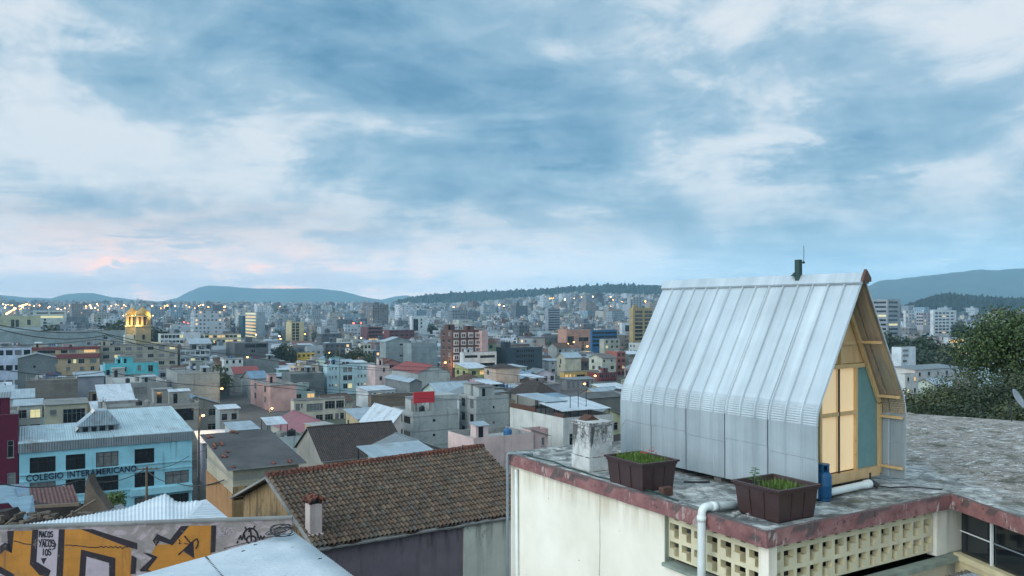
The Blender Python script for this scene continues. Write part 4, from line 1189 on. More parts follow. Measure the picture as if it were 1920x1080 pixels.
    top['_frame'] = 0; del top['_frame']
    return top, R, zb, root
USED = []
def bld(name, label, pl, pc, pr, yt, yb, d, col, short=None, th=31, depth=9., cat='building', **kw):
    a, b = solve(pl, pc, pr, d, th, depth)
    if b < 1: b = depth
    c = P(pc, yt, d)
    par = kw.pop('parts', d < 330)
    if kw.get('roof', 'flat') == 'flat' and d < 330 and cat in ('house', 'building'): kw.setdefault('clutter', 1 if b < 9 else 3)
    o, R, zb, root = building(name, label, cat, c, a, b, th, S(*col), parts=par, **kw)
    ctr = R(a/2, b/2, 0)
    HEROES.append((pl if pl is not None else pc, pr, yt-(0 if kw.get('roof', 'flat') == 'flat' else 8), yb, d, ctr, max(a, b)/2, short))
    USED.append((ctr.x, ctr.y, a/2, b/2, th))
    return o, R, zb, root
# ------------------------------------------------------------------ buildings one can name
Wt, Gr, Cm = (206, 212, 212), (132, 138, 138), (200, 192, 170)
HU = 'house'
# --- the school
dL = 88.0; sc_c = P(36, 850, dL); thS = 31.
kS = (360-960)/F; bS = (kS*dL-sc_c.x)/(cos(radians(thS))-sin(radians(thS))*kS); aS = 13.
Us = Vector((-sin(radians(thS)), cos(radians(thS)), 0)); Vs = Vector((cos(radians(thS)), sin(radians(thS)), 0))
sc0 = Vector((sc_c.x, sc_c.y, 0)); zs = sc_c.z; zbS = -21.5
school = empty('school_building', (sc0.x, sc0.y, zbS)); tag(school, 'pale blue three storey school with dark lettering above its middle windows', 'school')
def SR(u, v, z): return sc0+Us*u+Vs*v+Vector((0, 0, z))
cols_ = [(.055, .195), (.25, .36), (.42, .55), (.645, .765)]
row1 = [(u0, u1, .62, 1.75) for u0, u1 in cols_]
row2 = [(u0, u1, 3.42, 1.75) for u0, u1 in cols_]+[(.83, .98, 3.62, 1.6)]
row3 = [(u0, u1, 6.35, 1.6) for u0, u1 in cols_]+[(.83, .98, 6.4, 1.5)]
hs = holes_for(bS, row1+row2+row3, zs, zbS, 2.8)
m = MB(); face(m, sc0, Vs, -Us, bS, zbS, zs, hs, 0, .25)
face(m, sc0+Us*aS, -Us, -Vs, aS, zbS, zs, []); face(m, sc0+Vs*bS, Us, Vs, aS, zbS, zs, []); face(m, sc0+Vs*bS+Us*aS, -Vs, Us, bS, zbS, zs, [])
m.build('wall', 'painted_wall', school, color=S(150, 208, 222))
for h in hs:
    w = bpy.data.objects.new('window', window_mesh(h[1]-h[0], h[3]-h[2], 'darkcurt' if brnd.random() < .3 else 'dark')); COL.objects.link(w); w.parent = school
    p = sc0+Vs*h[1]+Us*.16; w.rotation_euler = (0, 0, atan2(Vs.y, Vs.x)+pi); w.location = Vector((p.x-school.location.x, p.y-school.location.y, h[2]-zbS))
m = MB(); m.obox(SR(-.18, -.1, zs+.003), Vs*(bS+.2), Us*.4, (0, 0, 1.0)); m.build('fascia', 'zinc_grey', school)
m = MB()
for (z_, h_, e_) in ((-2.52, .16, .12), (-3.28, .14, .10), (-5.3, .16, .12), (-6.0, .12, .10)): m.obox(SR(-e_, 0, zs+z_), Vs*bS, Us*(e_-.003), (0, 0, h_))
m.obox(SR(-.55, bS*.62, zs-6.05), Vs*(bS*.38), Us*.546, (0, 0, .75))
m.build('string_course', 'painted_wall', school, color=S(160, 214, 226))
# two sheets of roofing, the far half rising to a low ridge
m = MB()
z_f = zs+1.02
m.prism([SR(-.1, -.1, z_f), SR(-.1, bS*.52, z_f), SR(aS*.62, bS*.52, z_f+.9), SR(aS*.62, -.1, z_f+.9)], (0, 0, .06))
m.prism([SR(-.1, bS*.525, z_f), SR(-.1, bS+.15, z_f), SR(aS+.3, bS*.97, z_f+1.7), SR(aS+.3, bS*.50, z_f+1.7)], (0, 0, .07))
m.build('roof', 'zinc_school', school)
# skylight hood on the roof
m = MB(); hb_ = SR(3.0, bS*.33, z_f+.35)
def HP(u, v, z): return hb_+Us*u+Vs*v+Vector((0, 0, z))
m.obox(HP(0, 0, 0), Us*2.6, Vs*4.2, (0, 0, .75), 0)
m.prism([HP(-.2, -.3, .755), HP(-.2, 4.4, .755), HP(-.2, 3.0, 2.5), HP(-.2, 1.7, 2.5)], Us*2.8, 1)
m.quad(HP(-.22, -.35, .2), HP(2.8, -.35, .2), HP(2.8, 1.66, 2.55), HP(-.22, 1.66, 2.55), 2)
for k in range(4): m.obox(HP(-.06, .4+k*.9, .12), Us*.05, Vs*.55, (0, 0, .5), 3)
plain('hood_panel', S(214, 206, 196), .6)
m.build('skylight_hood', ['zinc_grey', 'zinc', 'hood_panel', 'dark_glass'], school)
fc = bpy.data.curves.new('lettering', 'FONT'); fc.body = 'COLEGIO INTERAMERICANO'; fc.size = 1.0; fc.extrude = .02; fc.offset = .022; fc.space_character = 1.08; fc.space_word = 1.2
ft = bpy.data.objects.new('lettering', fc); COL.objects.link(ft); ft.parent = school
plain('navy_letter', S(22, 34, 58), .6, 0, .03)
fc.materials.append(MATS['navy_letter'])
bpy.context.view_layer.update()
wtx = max(ft.dimensions.x, .1)
want = bS*.62
lm = bpy.data.meshes.new_from_object(ft.evaluated_get(bpy.context.evaluated_depsgraph_get())); bpy.data.objects.remove(ft)
ft = bpy.data.objects.new('lettering', lm); COL.objects.link(ft); ft.parent = school
ft.scale = (want/wtx, .98, 1)
pp_ = SR(-.135, bS*.035, zs-3.17); ft.location = pp_-school.location; ft.rotation_euler = (pi/2, 0, atan2(Vs.y, Vs.x))
HEROES.append((34, 362, 776, 960, 88, SR(aS/2, bS/2, 0), 11, 'blue school')); USED.append((SR(aS/2, bS/2, 0).x, SR(aS/2, bS/2, 0).y, aS/2, bS/2, thS))

bld('town_house', 'maroon painted house next to the blue school', None, -70, 34, 782, 915, 86, (92, 18, 50), 'maroon house', wr=[(.80, .92, 2.9, 1.9), (.80, .95, 6.5, 1.7)], pv=.3, th=31, depth=8, cat=HU, lit=.0)
bld('office_building', 'white office building with dark blue windows at the town edge', None, -60, 59, 654, 706, 260, (196, 208, 226), 'white office', wr=(7, 6, 1.9, 1.7), fh=5.0, depth=12, lit=0, wstyle='dark')
ms_o, msR, msz, msr = bld('town_house', 'maroon and cream mansard building with a banded top storey', None, 59, 187, 652, 692, 296, (186, 166, 134), 'mansard building', wr=[(u, u+w, 4.7, 1.6) for u, w in ((.04, .10), (.24, .05), (.33, .05), (.52, .05), (.60, .05), (.68, .09), (.85, .10))]+[(u, u+w, 1.15, 1.2) for u, w in ((.08, .26), (.42, .10), (.54, .10), (.76, .18))]+[(u, u+.06, 7.6, 1.5) for u in (.1, .3, .5, .7, .86)], depth=9, lit=.12, wstyle='', extra='')
ms_a, ms_b = solve(None, 59, 187, 296, 31, 9); zq = P(59, 652, 296).z
for (z0, h_, e_) in ((-1.0, 1.05, .25), (-4.2, 1.5, .55)):
    m = MB(); m.prism([msR(-.01, -.05, zq+z0), msR(-e_, -.05, zq+z0), msR(-.06, -.05, zq+z0+h_), msR(-.01, -.05, zq+z0+h_)], V31*(ms_b+.1)); m.build('roof_band', 'zinc_maroon', msr)
bld('apartment_block', 'long beige apartment block with rows of paired windows', None, 188, 333, 648, 690, 312, (168, 162, 146), 'beige block', wr=(7, 6, 2.2, 1.4), fh=3.0, depth=10, extra='ledge band hut')
bld('town_house', 'bright turquoise flat roofed house below the beige block', None, 197, 297, 682, 713, 245, (96, 190, 196), 'turquoise house', wr=[(.02, .09, 1.9, 1.7), (.32, .40, 1.1, 1.5), (.60, .67, .8, 1.6), (.80, .9, .9, 2.)], depth=8, cat=HU, extra='', rmat='concrete_pale')
bld('town_house', 'grey block house with a teal end wall', 19, 33, 104, 672, 700, 232, (120, 130, 132), 'teal end house', wl=None, wr=[(.4, .48, 2.2, .8)], depth=8, cat=HU, wmat='block_wall', roof='gable_u', rmat='zinc_grey', rise=1.2)
bld('town_house', 'broad windowless block house with brown lower walls', 22, 48, 146, 714, 748, 186, (128, 122, 114), 'broad blind house', depth=9, cat=HU, wmat='block_wall', extra='rebar')
bld('town_house', 'flat roofed grey house with white parapet boxes', 198, 215, 313, 719, 746, 203, (150, 154, 152), 'parapet house', wr=[(.36, .62, 1.2, 1.9)], depth=8, cat=HU, extra='hut', rmat='concrete_pale')
bld('town_house', 'tall plain concrete block house with rooftop hut', 312, 332, 412, 700, 738, 213, (164, 170, 166), 'plain block house', wl=[(.3, .5, 3., 2.)], depth=9, cat=HU, wmat='block_wall', extra='hutr rebar')
bld('town_house', 'low white house under a pale zinc roof by the maroon house', None, 10, 63, 748, 765, 164, (176, 184, 186), None, wr=None, depth=7, cat=HU, roof='sheet', rmat='zinc', rise=1.2)
bld('town_house', 'white two storey house with wide dark windows behind the school', 12, 27, 79, 762, 796, 148, (180, 186, 184), None, wr=(2, 3, 2.4, 1.6), depth=7, cat=HU, roof='sheet', rmat='zinc', rise=.5)
bld('town_house', 'cream house with a deep open porch above the school roof', 80, 84, 164, 760, 790, 145, (186, 182, 160), 'porch house', wr=[(.12, .28, .9, 1.0), (.42, .95, .9, 2.6)], depth=7, cat=HU, lit=0, extra='', roof='sheet', rmat='concrete', rise=.3)
bld('town_house', 'small house under a steep bright lean-to sheet roof', None, 190, 248, 752, 766, 168, (124, 126, 126), None, wr=(3, 1, 1.2, 1.2), depth=10, cat=HU, roof='sheet', rmat='zinc_white', rise=2.4, over=.6)
bld('unfinished_building', 'long unfinished concrete building with open dark bays', None, 200, 373, 764, 806, 138, (164, 166, 160), 'unfinished building', wr=[(.05, .24, 1.5, .9), (.46, .62, 1.3, 2.0), (.72, .94, 1.0, 2.2)], fh=3, depth=10, wmat='block_wall', lit=0, extra='rebar hutr', wstyle='dark')
bld('garden_shed', 'white walled shed with bright flat sheet roof above the brick house', 422, 438, 485, 808, 840, 112, (206, 212, 214), 'white shed', depth=5, cat='shed', roof='sheet', rmat='zinc', rise=.4, over=.25)
bld('town_house', 'low pale house with blue tank roof terrace behind the brick house', 484, 500, 572, 822, 860, 106, (178, 190, 190), None, wr=[(.1, .3, .8, 1.3), (.86, .96, 1.2, 1.8)], depth=7, cat=HU, extra='tank canopy', rmat='concrete_pale')
bld('town_house', 'small grey house with bright sheet cover beside the lit lane', 404, 412, 448, 768, 792, 138, (150, 164, 166), None, wr=(2, 2, 1., 1.2), depth=5, cat=HU, roof='sheet', rmat='zinc_white', rise=.3)
bld('gabled_house', 'white gabled house with faded pink sheet roof', 508, 556, 646, 817, 828, 128, (182, 188, 180), 'pink roofed house', depth=9, cat=HU, roof='gable_u', rmat='zinc_pink', rise=2.0)
bld('tiled_house', 'low house with a wide dark tiled roof and glass tiles', 556, 606, 762, 864, 880, 92, (150, 146, 136), 'dark tiled house', depth=9, cat=HU, roof='gable_v', rmat='tile_dark', rise=3.1, wr=(4, 1, 1.0, 1.0))
bld('garden_shed', 'grey shed with faded sheet gable in front of the billboard building', 690, 728, 838, 856, 876, 84, (156, 160, 154), None, depth=6, cat='shed', roof='gable_u', rmat='zinc_grey', rise=1.3)
cr_o, crR, crz, crr = bld('town_house', 'cream corner house lit by a lamp, with veranda windows', 545, 551, 647, 750, 794, 203, (204, 198, 180), 'cream corner house', wr=[(.03, .12, .95, 1.9), (.14, .17, 1.0, 1.2), (.24, .56, 1.2, 1.9), (.60, .80, .8, 2.0), (.82, .98, .8, 2.0), (.42, .56, 4.2, 1.7), (.60, .76, 4.2, 1.7), (.80, .88, 4.1, 1.6), (.9, .98, 4.1, 1.6)], depth=10, cat=HU, extra='hut canopyr ledge', lit=.0)
bld('town_house', 'pink framed house with two brown glazed storeys', 470, 507, 556, 722, 762, 224, (206, 166, 158), 'pink framed house', wl=(2, 3, 2.4, 1.8), depth=8, cat=HU, extra='ledge', fh=3.)
ap_o, apR, apz, apr = bld('apartment_block', 'pale blue four storey apartment block with some lit windows', 606, 613, 703, 684, 734, 268, (176, 206, 212), 'pale blue apartments', wr=[(u0, u1, dr, h) for dr in (1.0, 3.8, 6.6) for (u0, u1, h) in ((.045, .075, .8), (.10, .13, .8), (.17, .20, .8), (.33, .42, 1.7), (.43, .52, 1.7), (.63, .665, .9), (.70, .735, .9), (.77, .805, .9), (.86, .97, 1.7))], depth=10, lit=.22, extra='hut', rmat='zinc_teal')
bld('town_house', 'narrow pink house joined to the pale blue apartments', None, 703.5, 730, 685, 732, 269, (206, 184, 180), None, wr=[(.55, .7, .9, 1.4), (.3, .5, 3.8, 1.4)], depth=9, cat=HU, lit=0)
bld('gabled_house', 'white gabled hall with a bright red sheet roof', 732, 783, 844, 700, 726, 282, (180, 186, 184), 'red roofed hall', depth=9, cat=HU, roof='gable_u', rmat='zinc_red', rise=2.6)
bld('garden_shed', 'grey block shed with zinc gable under the red roofed hall', 722, 768, 791, 717, 738, 236, (130, 136, 138), None, depth=7, cat='shed', roof='gable_u', rmat='zinc', rise=.9, wmat='block_wall')
bld('town_house', 'long low white house with many narrow windows', 668, 690, 741, 733, 748, 230, (196, 202, 202), None, wr=(6, 1, .8, 1.4), depth=6, cat=HU, roof='sheet', rmat='zinc_white', rise=.4)
bld('town_house', 'long brown rendered wall house between low white house and billboard', 690, 696, 774, 741, 762, 196, (126, 112, 98), None, depth=7, cat=HU, wmat='block_wall')
bld('town_house', 'pale pink house with broad white sheet roof', 676, 726, 752, 806, 818, 138, (222, 206, 198), 'white roofed house', wl=None, depth=9, cat=HU, roof='sheet_l', rmat='zinc_white', rise=2.8)
bb_o, bbR, bbz, bbr = bld('apartment_block', 'grey block building with red billboard and slatted windows', 736, 775, 860, 773, 834, 150, (188, 194, 192), 'billboard building', wl=[(.16, .50, 1.1, 1.35), (.56, .86, 1.1, 1.35), (.16, .50, 3.9, 1.35), (.56, .86, 3.9, 1.35)], wr=[(.42, .48, 1.6, .5), (.42, .48, 4.4, .5)], depth=9, wmat='block_wall', lit=0, wstyle='dark')
bb_a, bb_b = solve(736, 775, 860, 150, 31, 9)
m = MB(); m.obox(bbR(.3, bb_b*.46, bb_o.location.z*0+P(775, 773, 150).z-.49), V31*(bb_b*.52), U31*4.5, (0, 0, 3.4)); m.build('upper_storey', 'block_wall', bbr, color=S(188, 194, 192))
m = MB(); m.obox(bbR(.2, bb_b*.02, P(775, 757, 150).z), V31*(bb_b*.45), U31*.35, (0, 0, 2.1)); m.obox(bbR(.6, bb_b*.05, P(775, 773, 150).z-.49), V31*.35, U31*.35, (0, 0, 2.2), 1); m.obox(bbR(.6, bb_b*.38, P(775, 773, 150).z-.49), V31*.2, U31*.2, (0, 0, 2.2), 1); m.build('billboard', ['red_panel', 'trim_cement'], bbr)
bld('apartment_block', 'brown fronted block building with blank grey side wall', 861, 893, 954, 744, 802, 154, (176, 182, 180), 'brown fronted building', wl=(2, 4, 1.5, 1.6), wr=[(.5, .56, 2.0, .5), (.5, .56, 5.0, .5)], depth=9, wmat='block_wall', lit=0, wstyle='dark', extra='hut')
wb_o, wbR, wbz, wbr = bld('town_house', 'white walled building roofed with patches of bright sheet metal', 956, 1056, 1150, 784, 836, 108, (202, 204, 198), 'patchwork roof building', wr=[(.12, .26, 2.2, 1.6)], depth=12, lit=0, extra='')
wb_a, wb_b = solve(956, 1056, 1150, 108, 31, 12)
zq = P(1056, 784, 108).z
for (u0, u1, v0, v1, z0, z1, mt, nm_) in ((.03, .45, .02, .62, .8, 1.4, 'zinc_white', 'roof_sheet'), (.40, .98, .10, .55, 1.5, 1.9, 'zinc', 'roof_sheet'), (.05, .62, .56, 1.02, .7, 1.6, 'zinc_white', 'roof_sheet'), (.6, 1.0, .5, 1.0, 1.2, 1.7, 'zinc_blue', 'roof_sheet')):
    m = MB(); m.prism([wbR(wb_a*u0, wb_b*v0, zq+z0), wbR(wb_a*u0, wb_b*v1, zq+z0), wbR(wb_a*u1, wb_b*v1, zq+z1), wbR(wb_a*u1, wb_b*v0, zq+z1)], (0, 0, .06))
    for (u_, v_, z_) in ((u0+.02, v0+.02, z0), (u0+.02, v1-.02, z0), (u1-.02, v0+.02, z1), (u1-.02, v1-.02, z1)): m.obox(wbR(wb_a*u_, wb_b*v_, zq-.48), U31*.1, V31*.1, (0, 0, .45+z_), 1)
    m.build(nm_, [mt, 'dark_steel'], wbr)
m = MB(); m.obox(wbR(wb_a*.5, .02, zq+.003), U31*(wb_a*.48), V31*.2, (0, 0, .7)); m.obox(wbR(.02, .02, zq+.003), U31*(wb_a*.16), V31*.2, (0, 0, .5)); m.build('brick_parapet', 'old_brick', wbr)
for k, (px_, py_) in enumerate(((1085, 730), (1115, 722), (1124, 724))):
    q = wbR(2., wb_b*(.3+.16*k), zq-.45); m = MB(); m.tube([q, q+Vector((0, 0, 3.2+.4*k))], .05, 6); m.build('mast', 'dark_steel', wbr)
bld('town_house', 'pink terrace house with black water tank', 840, 888, 1000, 822, 846, 98, (220, 194, 188), 'pink terrace house', wl=[(.55, .8, 1.2, 1.2)], depth=8, cat=HU, extra='tank', rmat='concrete_pale', pv=.8)
bld('town_house', 'small pink gabled annex with one window', 985, 996, 1028, 806, 838, 103, (218, 190, 184), None, wr=[(.6, .8, 1.1, 1.1)], depth=6, cat=HU, roof='sheet_l', rmat='zinc', rise=-.9)
bld('town_house', 'yellow flat roofed building with brown strip windows', 1050, 1058, 1122, 697, 716, 330, (206, 176, 108), 'yellow building', wr=[(.03, .11, 1.2, 1.2), (.15, .2, 1.2, 1.2), (.27, .3, 1.4, .9), (.36, .60, 1.5, 1.4), (.7, .95, 1.3, 1.4)], depth=9, extra='hutr ledge', lit=.2)
bld('town_house', 'grey house with tall pale shutters below the yellow building', 1050, 1062, 1115, 713, 730, 284, (150, 150, 150), None, wr=(6, 1, 1.2, 2.2), depth=8, cat=HU, roof='sheet', rmat='zinc_grey', rise=.5, lit=.1)
bld('town_house', 'dark red framed building right beside the yellow building', None, 1123, 1156, 699, 720, 322, (122, 62, 64), None, wr=(3, 2, 2., 1.5), depth=8, cat=HU, extra='balcony')
bld('tiled_house', 'house with broad dark brown hipped tile roof behind the white building', 952, 1003, 1052, 743, 756, 182, (150, 148, 140), 'hip roofed house', depth=10, cat=HU, roof='hip', rmat='tile_dark', rise=3.)
bld('town_house', 'low dark house with long flat roof near the metal cabin', 1044, 1062, 1168, 750, 768, 148, (112, 112, 106), None, depth=9, cat=HU, roof='sheet', rmat='concrete_dark', rise=.5)
bx_o, bxR, bxz, bxr = bld('apartment_block', 'brown apartment block with white box windows in a grid', 826, 848, 903, 619, 662, 318, (98, 72, 66), 'brown grid block', wl=(2, 5, 2., 1.6), depth=9, extra='hut', parts=True, wr=None, lit=0)
bx_a, bx_b = solve(826, 848, 903, 318, 31, 9); zq = P(848, 619, 318).z
m = MB()
for r_ in range(5):
    for c_ in range(4):
        v0 = bx_b*(.04+.245*c_); z0 = zq-3.2-r_*2.95
        m = MB(); m.obox(bxR(-.5, v0, z0), V31*bx_b*.165, U31*.497, (0, 0, 2.2), 0)
        for q_ in (.18, .58): m.obox(bxR(-.52, v0+bx_b*.165*q_, z0+.5), V31*bx_b*.165*.24, U31*.015, (0, 0, 1.1), 1)
        m.build('box_window', ['painted_wall', 'dark_glass'], bxr, color=S(206, 190, 184))
bld('apartment_block', 'pale pink end wall block joined to the brown grid block', None, 903.5, 915, 620, 660, 322, (196, 166, 162), None, depth=8, wr=None)
bld('office_building', 'white low office with dark strip windows before the brown grid block', 862, 869, 931, 661, 683, 298, (204, 208, 208), 'strip window office', wr=[(.04, .42, 1.1, 1.0), (.5, .95, 1.3, 1.0), (.04, .42, 4., 1.2), (.5, .95, 4.2, 1.2)], depth=9, lit=.0, wstyle='dark')
bld('office_building', 'dark slate grey office with rows of black openings', 930, 950, 1017, 652, 684, 338, (62, 76, 86), 'slate office', wr=[(u, u+.07, dr, .9) for dr in (1.2, 3.4, 5.6) for u in (.28, .38, .48, .58, .68)], depth=11, extra='hut', lit=0, rmat='concrete_dark')
bld('warehouse', 'grey gable ended block warehouse with pale verge', 712, 723, 771, 641, 676, 366, (150, 164, 166), 'gabled warehouse', wr=[(.55, .68, 1., .8), (.55, .68, 6.2, .8)], depth=14, roof='gable_u', rmat='zinc', rise=2.0, parts=False, wmat='block_wall')
bld('warehouse', 'plain grey flat topped block wall beside the gabled warehouse', None, 771.5, 820, 644, 686, 362, (146, 162, 166), None, depth=10, parts=False, wmat='block_wall')
bld('town_house', 'off white three window house among dark trees', 672, 676, 696, 645, 668, 396, (190, 192, 180), 'three window house', wr=(3, 3, 1.2, 1.5), depth=8, cat=HU)
bld('office_building', 'maroon banded office with cream end wall', 676, 689, 718, 613, 635, 640, (108, 70, 76), 'maroon banded office', wr=(1, 4, 18., 1.1), fh=2.9, depth=10)
bld('office_building', 'wide dark red office roof behind the gabled warehouse', None, 730, 777, 619, 636, 620, (104, 62, 66), None, wr=(5, 2, 2.4, 1.2), depth=12)
bld('apartment_block', 'white stepped apartment block with a dark courtyard', 768, 772, 802, 592, 626, 790, (206, 212, 212), 'stepped white block', wr=[(.1, .4, 3, 12), (.55, .65, 3, 2), (.55, .65, 6.5, 2), (.55, .65, 10, 2)], depth=12)
bld('office_tower', 'office tower with rows of yellow lit windows', 459, 481, 497, 585, 634, 800, (146, 158, 164), 'lit office tower', wl=[(.06, .94, 1.0+3.3*k, 1.7) for k in range(7)]+[(.04, .97, 24.6, 1.6)], depth=12, lit=1.0, cat='tower')
bld('office_tower', 'dark curved glass tower beside the lit office tower', 448, 455, 460, 592, 637, 790, (40, 84, 96), None, depth=8, cat='tower', rmat='concrete_dark')
bld('apartment_tower', 'cream and brown striped apartment tower', 536, 546, 570, 604, 642, 720, (196, 182, 142), 'striped tower', wr=[(.08, .30, 1+2.6*k, 2.2) for k in range(7)]+[(.36, .62, 1+2.6*k, 2.2) for k in range(7)], depth=9, lit=.02, cat='tower', extra='hut')
bld('town_house', 'dark grey block with black upper floor by the orange lamp', 424, 440, 503, 643, 672, 376, (88, 94, 98), 'black topped block', wr=[(.3, .95, .8, 1.6), (.5, .6, 3.4, 1.2)], depth=10, extra='hutr')
bld('town_house', 'small bright yellow house under dark trees', None, 557, 591, 662, 677, 392, (200, 176, 74), 'yellow house', wr=(4, 1, 1.2, 1.2), depth=6, cat=HU, rmat='concrete_pale')
bld('town_house', 'white three storey house with three window rows by the tree gap', 416, 420, 456, 672, 716, 296, (194, 200, 198), 'white three row house', wr=(3, 4, .9, 1.2), depth=8, cat=HU, lit=0)
bld('town_house', 'blank grey block house behind the blue gable roof', None, 456.5, 523, 675, 696, 300, (128, 136, 138), None, depth=8, cat=HU, wmat='block_wall')
bld('town_house', 'low house with dull red sheet roof by the white three storey house', 434, 440, 487, 701, 712, 278, (170, 170, 164), None, depth=8, cat=HU, roof='sheet', rmat='zinc_red', rise=2.0)
bld('gabled_house', 'house with shining blue gable roof', 452, 474, 506, 717, 732, 256, (150, 156, 156), 'blue gabled house', depth=8, cat=HU, roof='gable_v', rmat='zinc_blue', rise=3., wr=None)
bld('town_house', 'blank grey arched top wall house in front of the pale blue apartments', 528, 545, 608, 701, 724, 258, (112, 120, 122), None, depth=8, cat=HU, wmat='block_wall')
bld('office_building', 'olive cream wide building with square dark windows far back', None, -30, 76, 592, 616, 585, (172, 174, 146), 'olive building', wr=[(.47, .53, 3, 6), (.55, .61, 3, 6), (.76, .82, 3, 4)], depth=15, lit=0)
bld('office_building', 'pale long lit building under a dark roof edge', None, 62, 124, 582, 600, 800, (188, 196, 190), 'pale lit hall', wr=[(.1, .45, 2., 1.4), (.5, .95, 2., 1.4), (.12, .9, 5.5, 2.2)], depth=14, lit=.3)
bld('warehouse', 'very long grey flat roofed hall wall', None, -90, 236, 624, 646, 418, (136, 152, 154), 'long grey hall', wr=[(.86, .885, 3.2, 2.2)], depth=16, parts=False)
bld('warehouse', 'whitish roof hall on top of the long grey hall', None, -90, 90, 615, 626, 470, (170, 186, 190), None, depth=16, parts=False)
bld('office_building', 'white arcade building with two rows of openings', None, 301, 344, 626, 646, 470, (196, 206, 206), 'white arcade', wr=(6, 2, 1.8, 1.8), fh=3.2, depth=10)
bld('warehouse', 'white blank hall wall behind the zinc gable', None, 344.5, 376, 623, 640, 476, (196, 202, 206), None, depth=10, parts=False)
bld('gabled_house', 'zinc gabled barn with open dark side', 344, 356, 397, 645, 658, 372, (128, 138, 140), 'zinc barn', wr=[(.1, .95, .6, 2.6)], depth=10, roof='gable_v', rmat='zinc', rise=2.2, lit=0)
bld('office_building', 'low cream building with a strip of lit windows', None, 384, 452, 627, 645, 555, (176, 178, 160), None, wr=(9, 2, 2.2, 1.6), fh=3.4, depth=12, lit=.4)
bld('town_house', 'white balcony house above the dark red shop', 333, 338, 394, 656, 682, 328, (184, 194, 196), None, wr=(6, 2, 1.6, 1.3), depth=9, cat=HU, extra='balcony', lit=.06)
bld('apartment_tower', 'tall grey slab tower with banded windows beside the cabin', 1632, 1664, 1688, 561, 634, 520, (146, 152, 156), 'grey slab tower', wl=[(.08, .92, 1.5+2.9*k, 1.3) for k in range(8)], wr=[(.1, .8, 1.5+2.9*k, 1.3) for k in range(8)], depth=12, lit=.12, cat='tower')
bld('apartment_tower', 'white apartment tower with even window bands and dark side', 1744, 1750, 1793, 582, 634, 610, (206, 212, 214), 'white tower', wr=[(u0, u0+.12, 1.5+2.5*k, 1.2) for k in range(7) for u0 in (.08, .24, .4, .56, .76)], depth=9, lit=.03, cat='tower')
bld('apartment_block', 'small white block between grey slab tower and white tower', 1696, 1698, 1715, 582, 610, 690, (196, 202, 204), None, wr=(3, 4, 1.6, 1.4), depth=9)
bld('apartment_block', 'pinkish grey block touching the white tower', 1718, 1731, 1746, 586, 612, 680, (166, 164, 168), None, wl=(3, 4, 1.6, 1.3), wr=(2, 4, 1.6, 1.4), depth=9)
bld('office_building', 'office with white floor bands and lit strip windows by the green tree', 1775, 1778, 1815, 633, 688, 326, (190, 200, 204), 'banded office', wr=[(.03, .97, .9+2.4*k, 1.3) for k in range(5)], depth=9, lit=.3, parts=False)
bld('apartment_block', 'white block with dark stair windows beside the cabin roof', 1672, 1690, 1717, 651, 698, 258, (204, 212, 216), 'white stair block', wr=[(.1, .5, .8, .7), (.1, .5, 2.4, .7), (.1, .4, 4.2, .7)], depth=8, lit=0)
bld('town_house', 'low white house row beneath the dark wood', None, 1716, 1800, 694, 710, 236, (186, 190, 190), 'low white row', wr=(5, 1, 1.2, 1.2), depth=7, cat=HU, lit=.3, roof='sheet', rmat='zinc_grey', rise=.6)
bld('town_house', 'white house lit by a doorway lamp next to the cabin', 1690, 1697, 1722, 702, 728, 196, (204, 204, 200), None, wr=(2, 2, .9, 1.1), depth=6, cat=HU, lit=.3)
bld('apartment_tower', 'tower with gold columns and dark balcony bands beside the cabin ridge', 1180, 1187, 1224, 577, 642, 555, (166, 146, 104), 'gold striped tower', wr=[(.1, .48, 2.+2.7*k, 1.9) for k in range(8)]+[(.58, .97, 2.+2.7*k, 1.9) for k in range(8)], depth=9, lit=.05, cat='tower', extra='hut')
bld('apartment_tower', 'pale grey tower high up behind the gold striped tower', 1176, 1182, 1203, 557, 590, 1050, (158, 166, 172), None, wr=(4, 6, 2.2, 1.6), depth=12, cat='tower')
bld('office_building', 'bright blue glass office with dark floor stripes', 1107, 1110, 1157, 619, 658, 505, (44, 96, 138), 'blue glass office', wr=[(.02, .98, 1.2+2.6*k, 1.3) for k in range(4)], depth=12, lit=0, parts=False, extra='hutr')
bld('office_building', 'plain beige block overlapping the blue glass office', 1124, 1133, 1162, 636, 662, 432, (166, 166, 152), None, wr=(3, 4, 1.4, 1.3), depth=9)
bld('office_building', 'peach coloured shopping block with stepped top', 1046, 1062, 1108, 618, 650, 590, (184, 140, 122), 'peach block', wr=[(.05, .3, 5, 7), (.5, .9, 6, 3)], wl=None, depth=14, lit=.1, extra='hut')
bld('apartment_tower', 'grey slab tower with many thin floors in mid town', 1022, 1028, 1050, 578, 622, 880, (140, 148, 156), 'thin floored slab', wr=[(.04, .96, 1.5+2.7*k, 1.2) for k in range(9)], depth=10, lit=.01, cat='tower')
bld('town_house', 'brick red house with white frame lines near the blue office', None, 1157, 1173, 659, 682, 352, (164, 98, 86), None, wr=(2, 4, 1.3, 1.3), depth=8, cat=HU, extra='band')
bld('apartment_block', 'small white block with one dark bay beside the gold striped tower', 1162, 1166, 1186, 605, 626, 760, (204, 210, 212), None, wr=[(.3, .7, 2.5, 6)], depth=9)

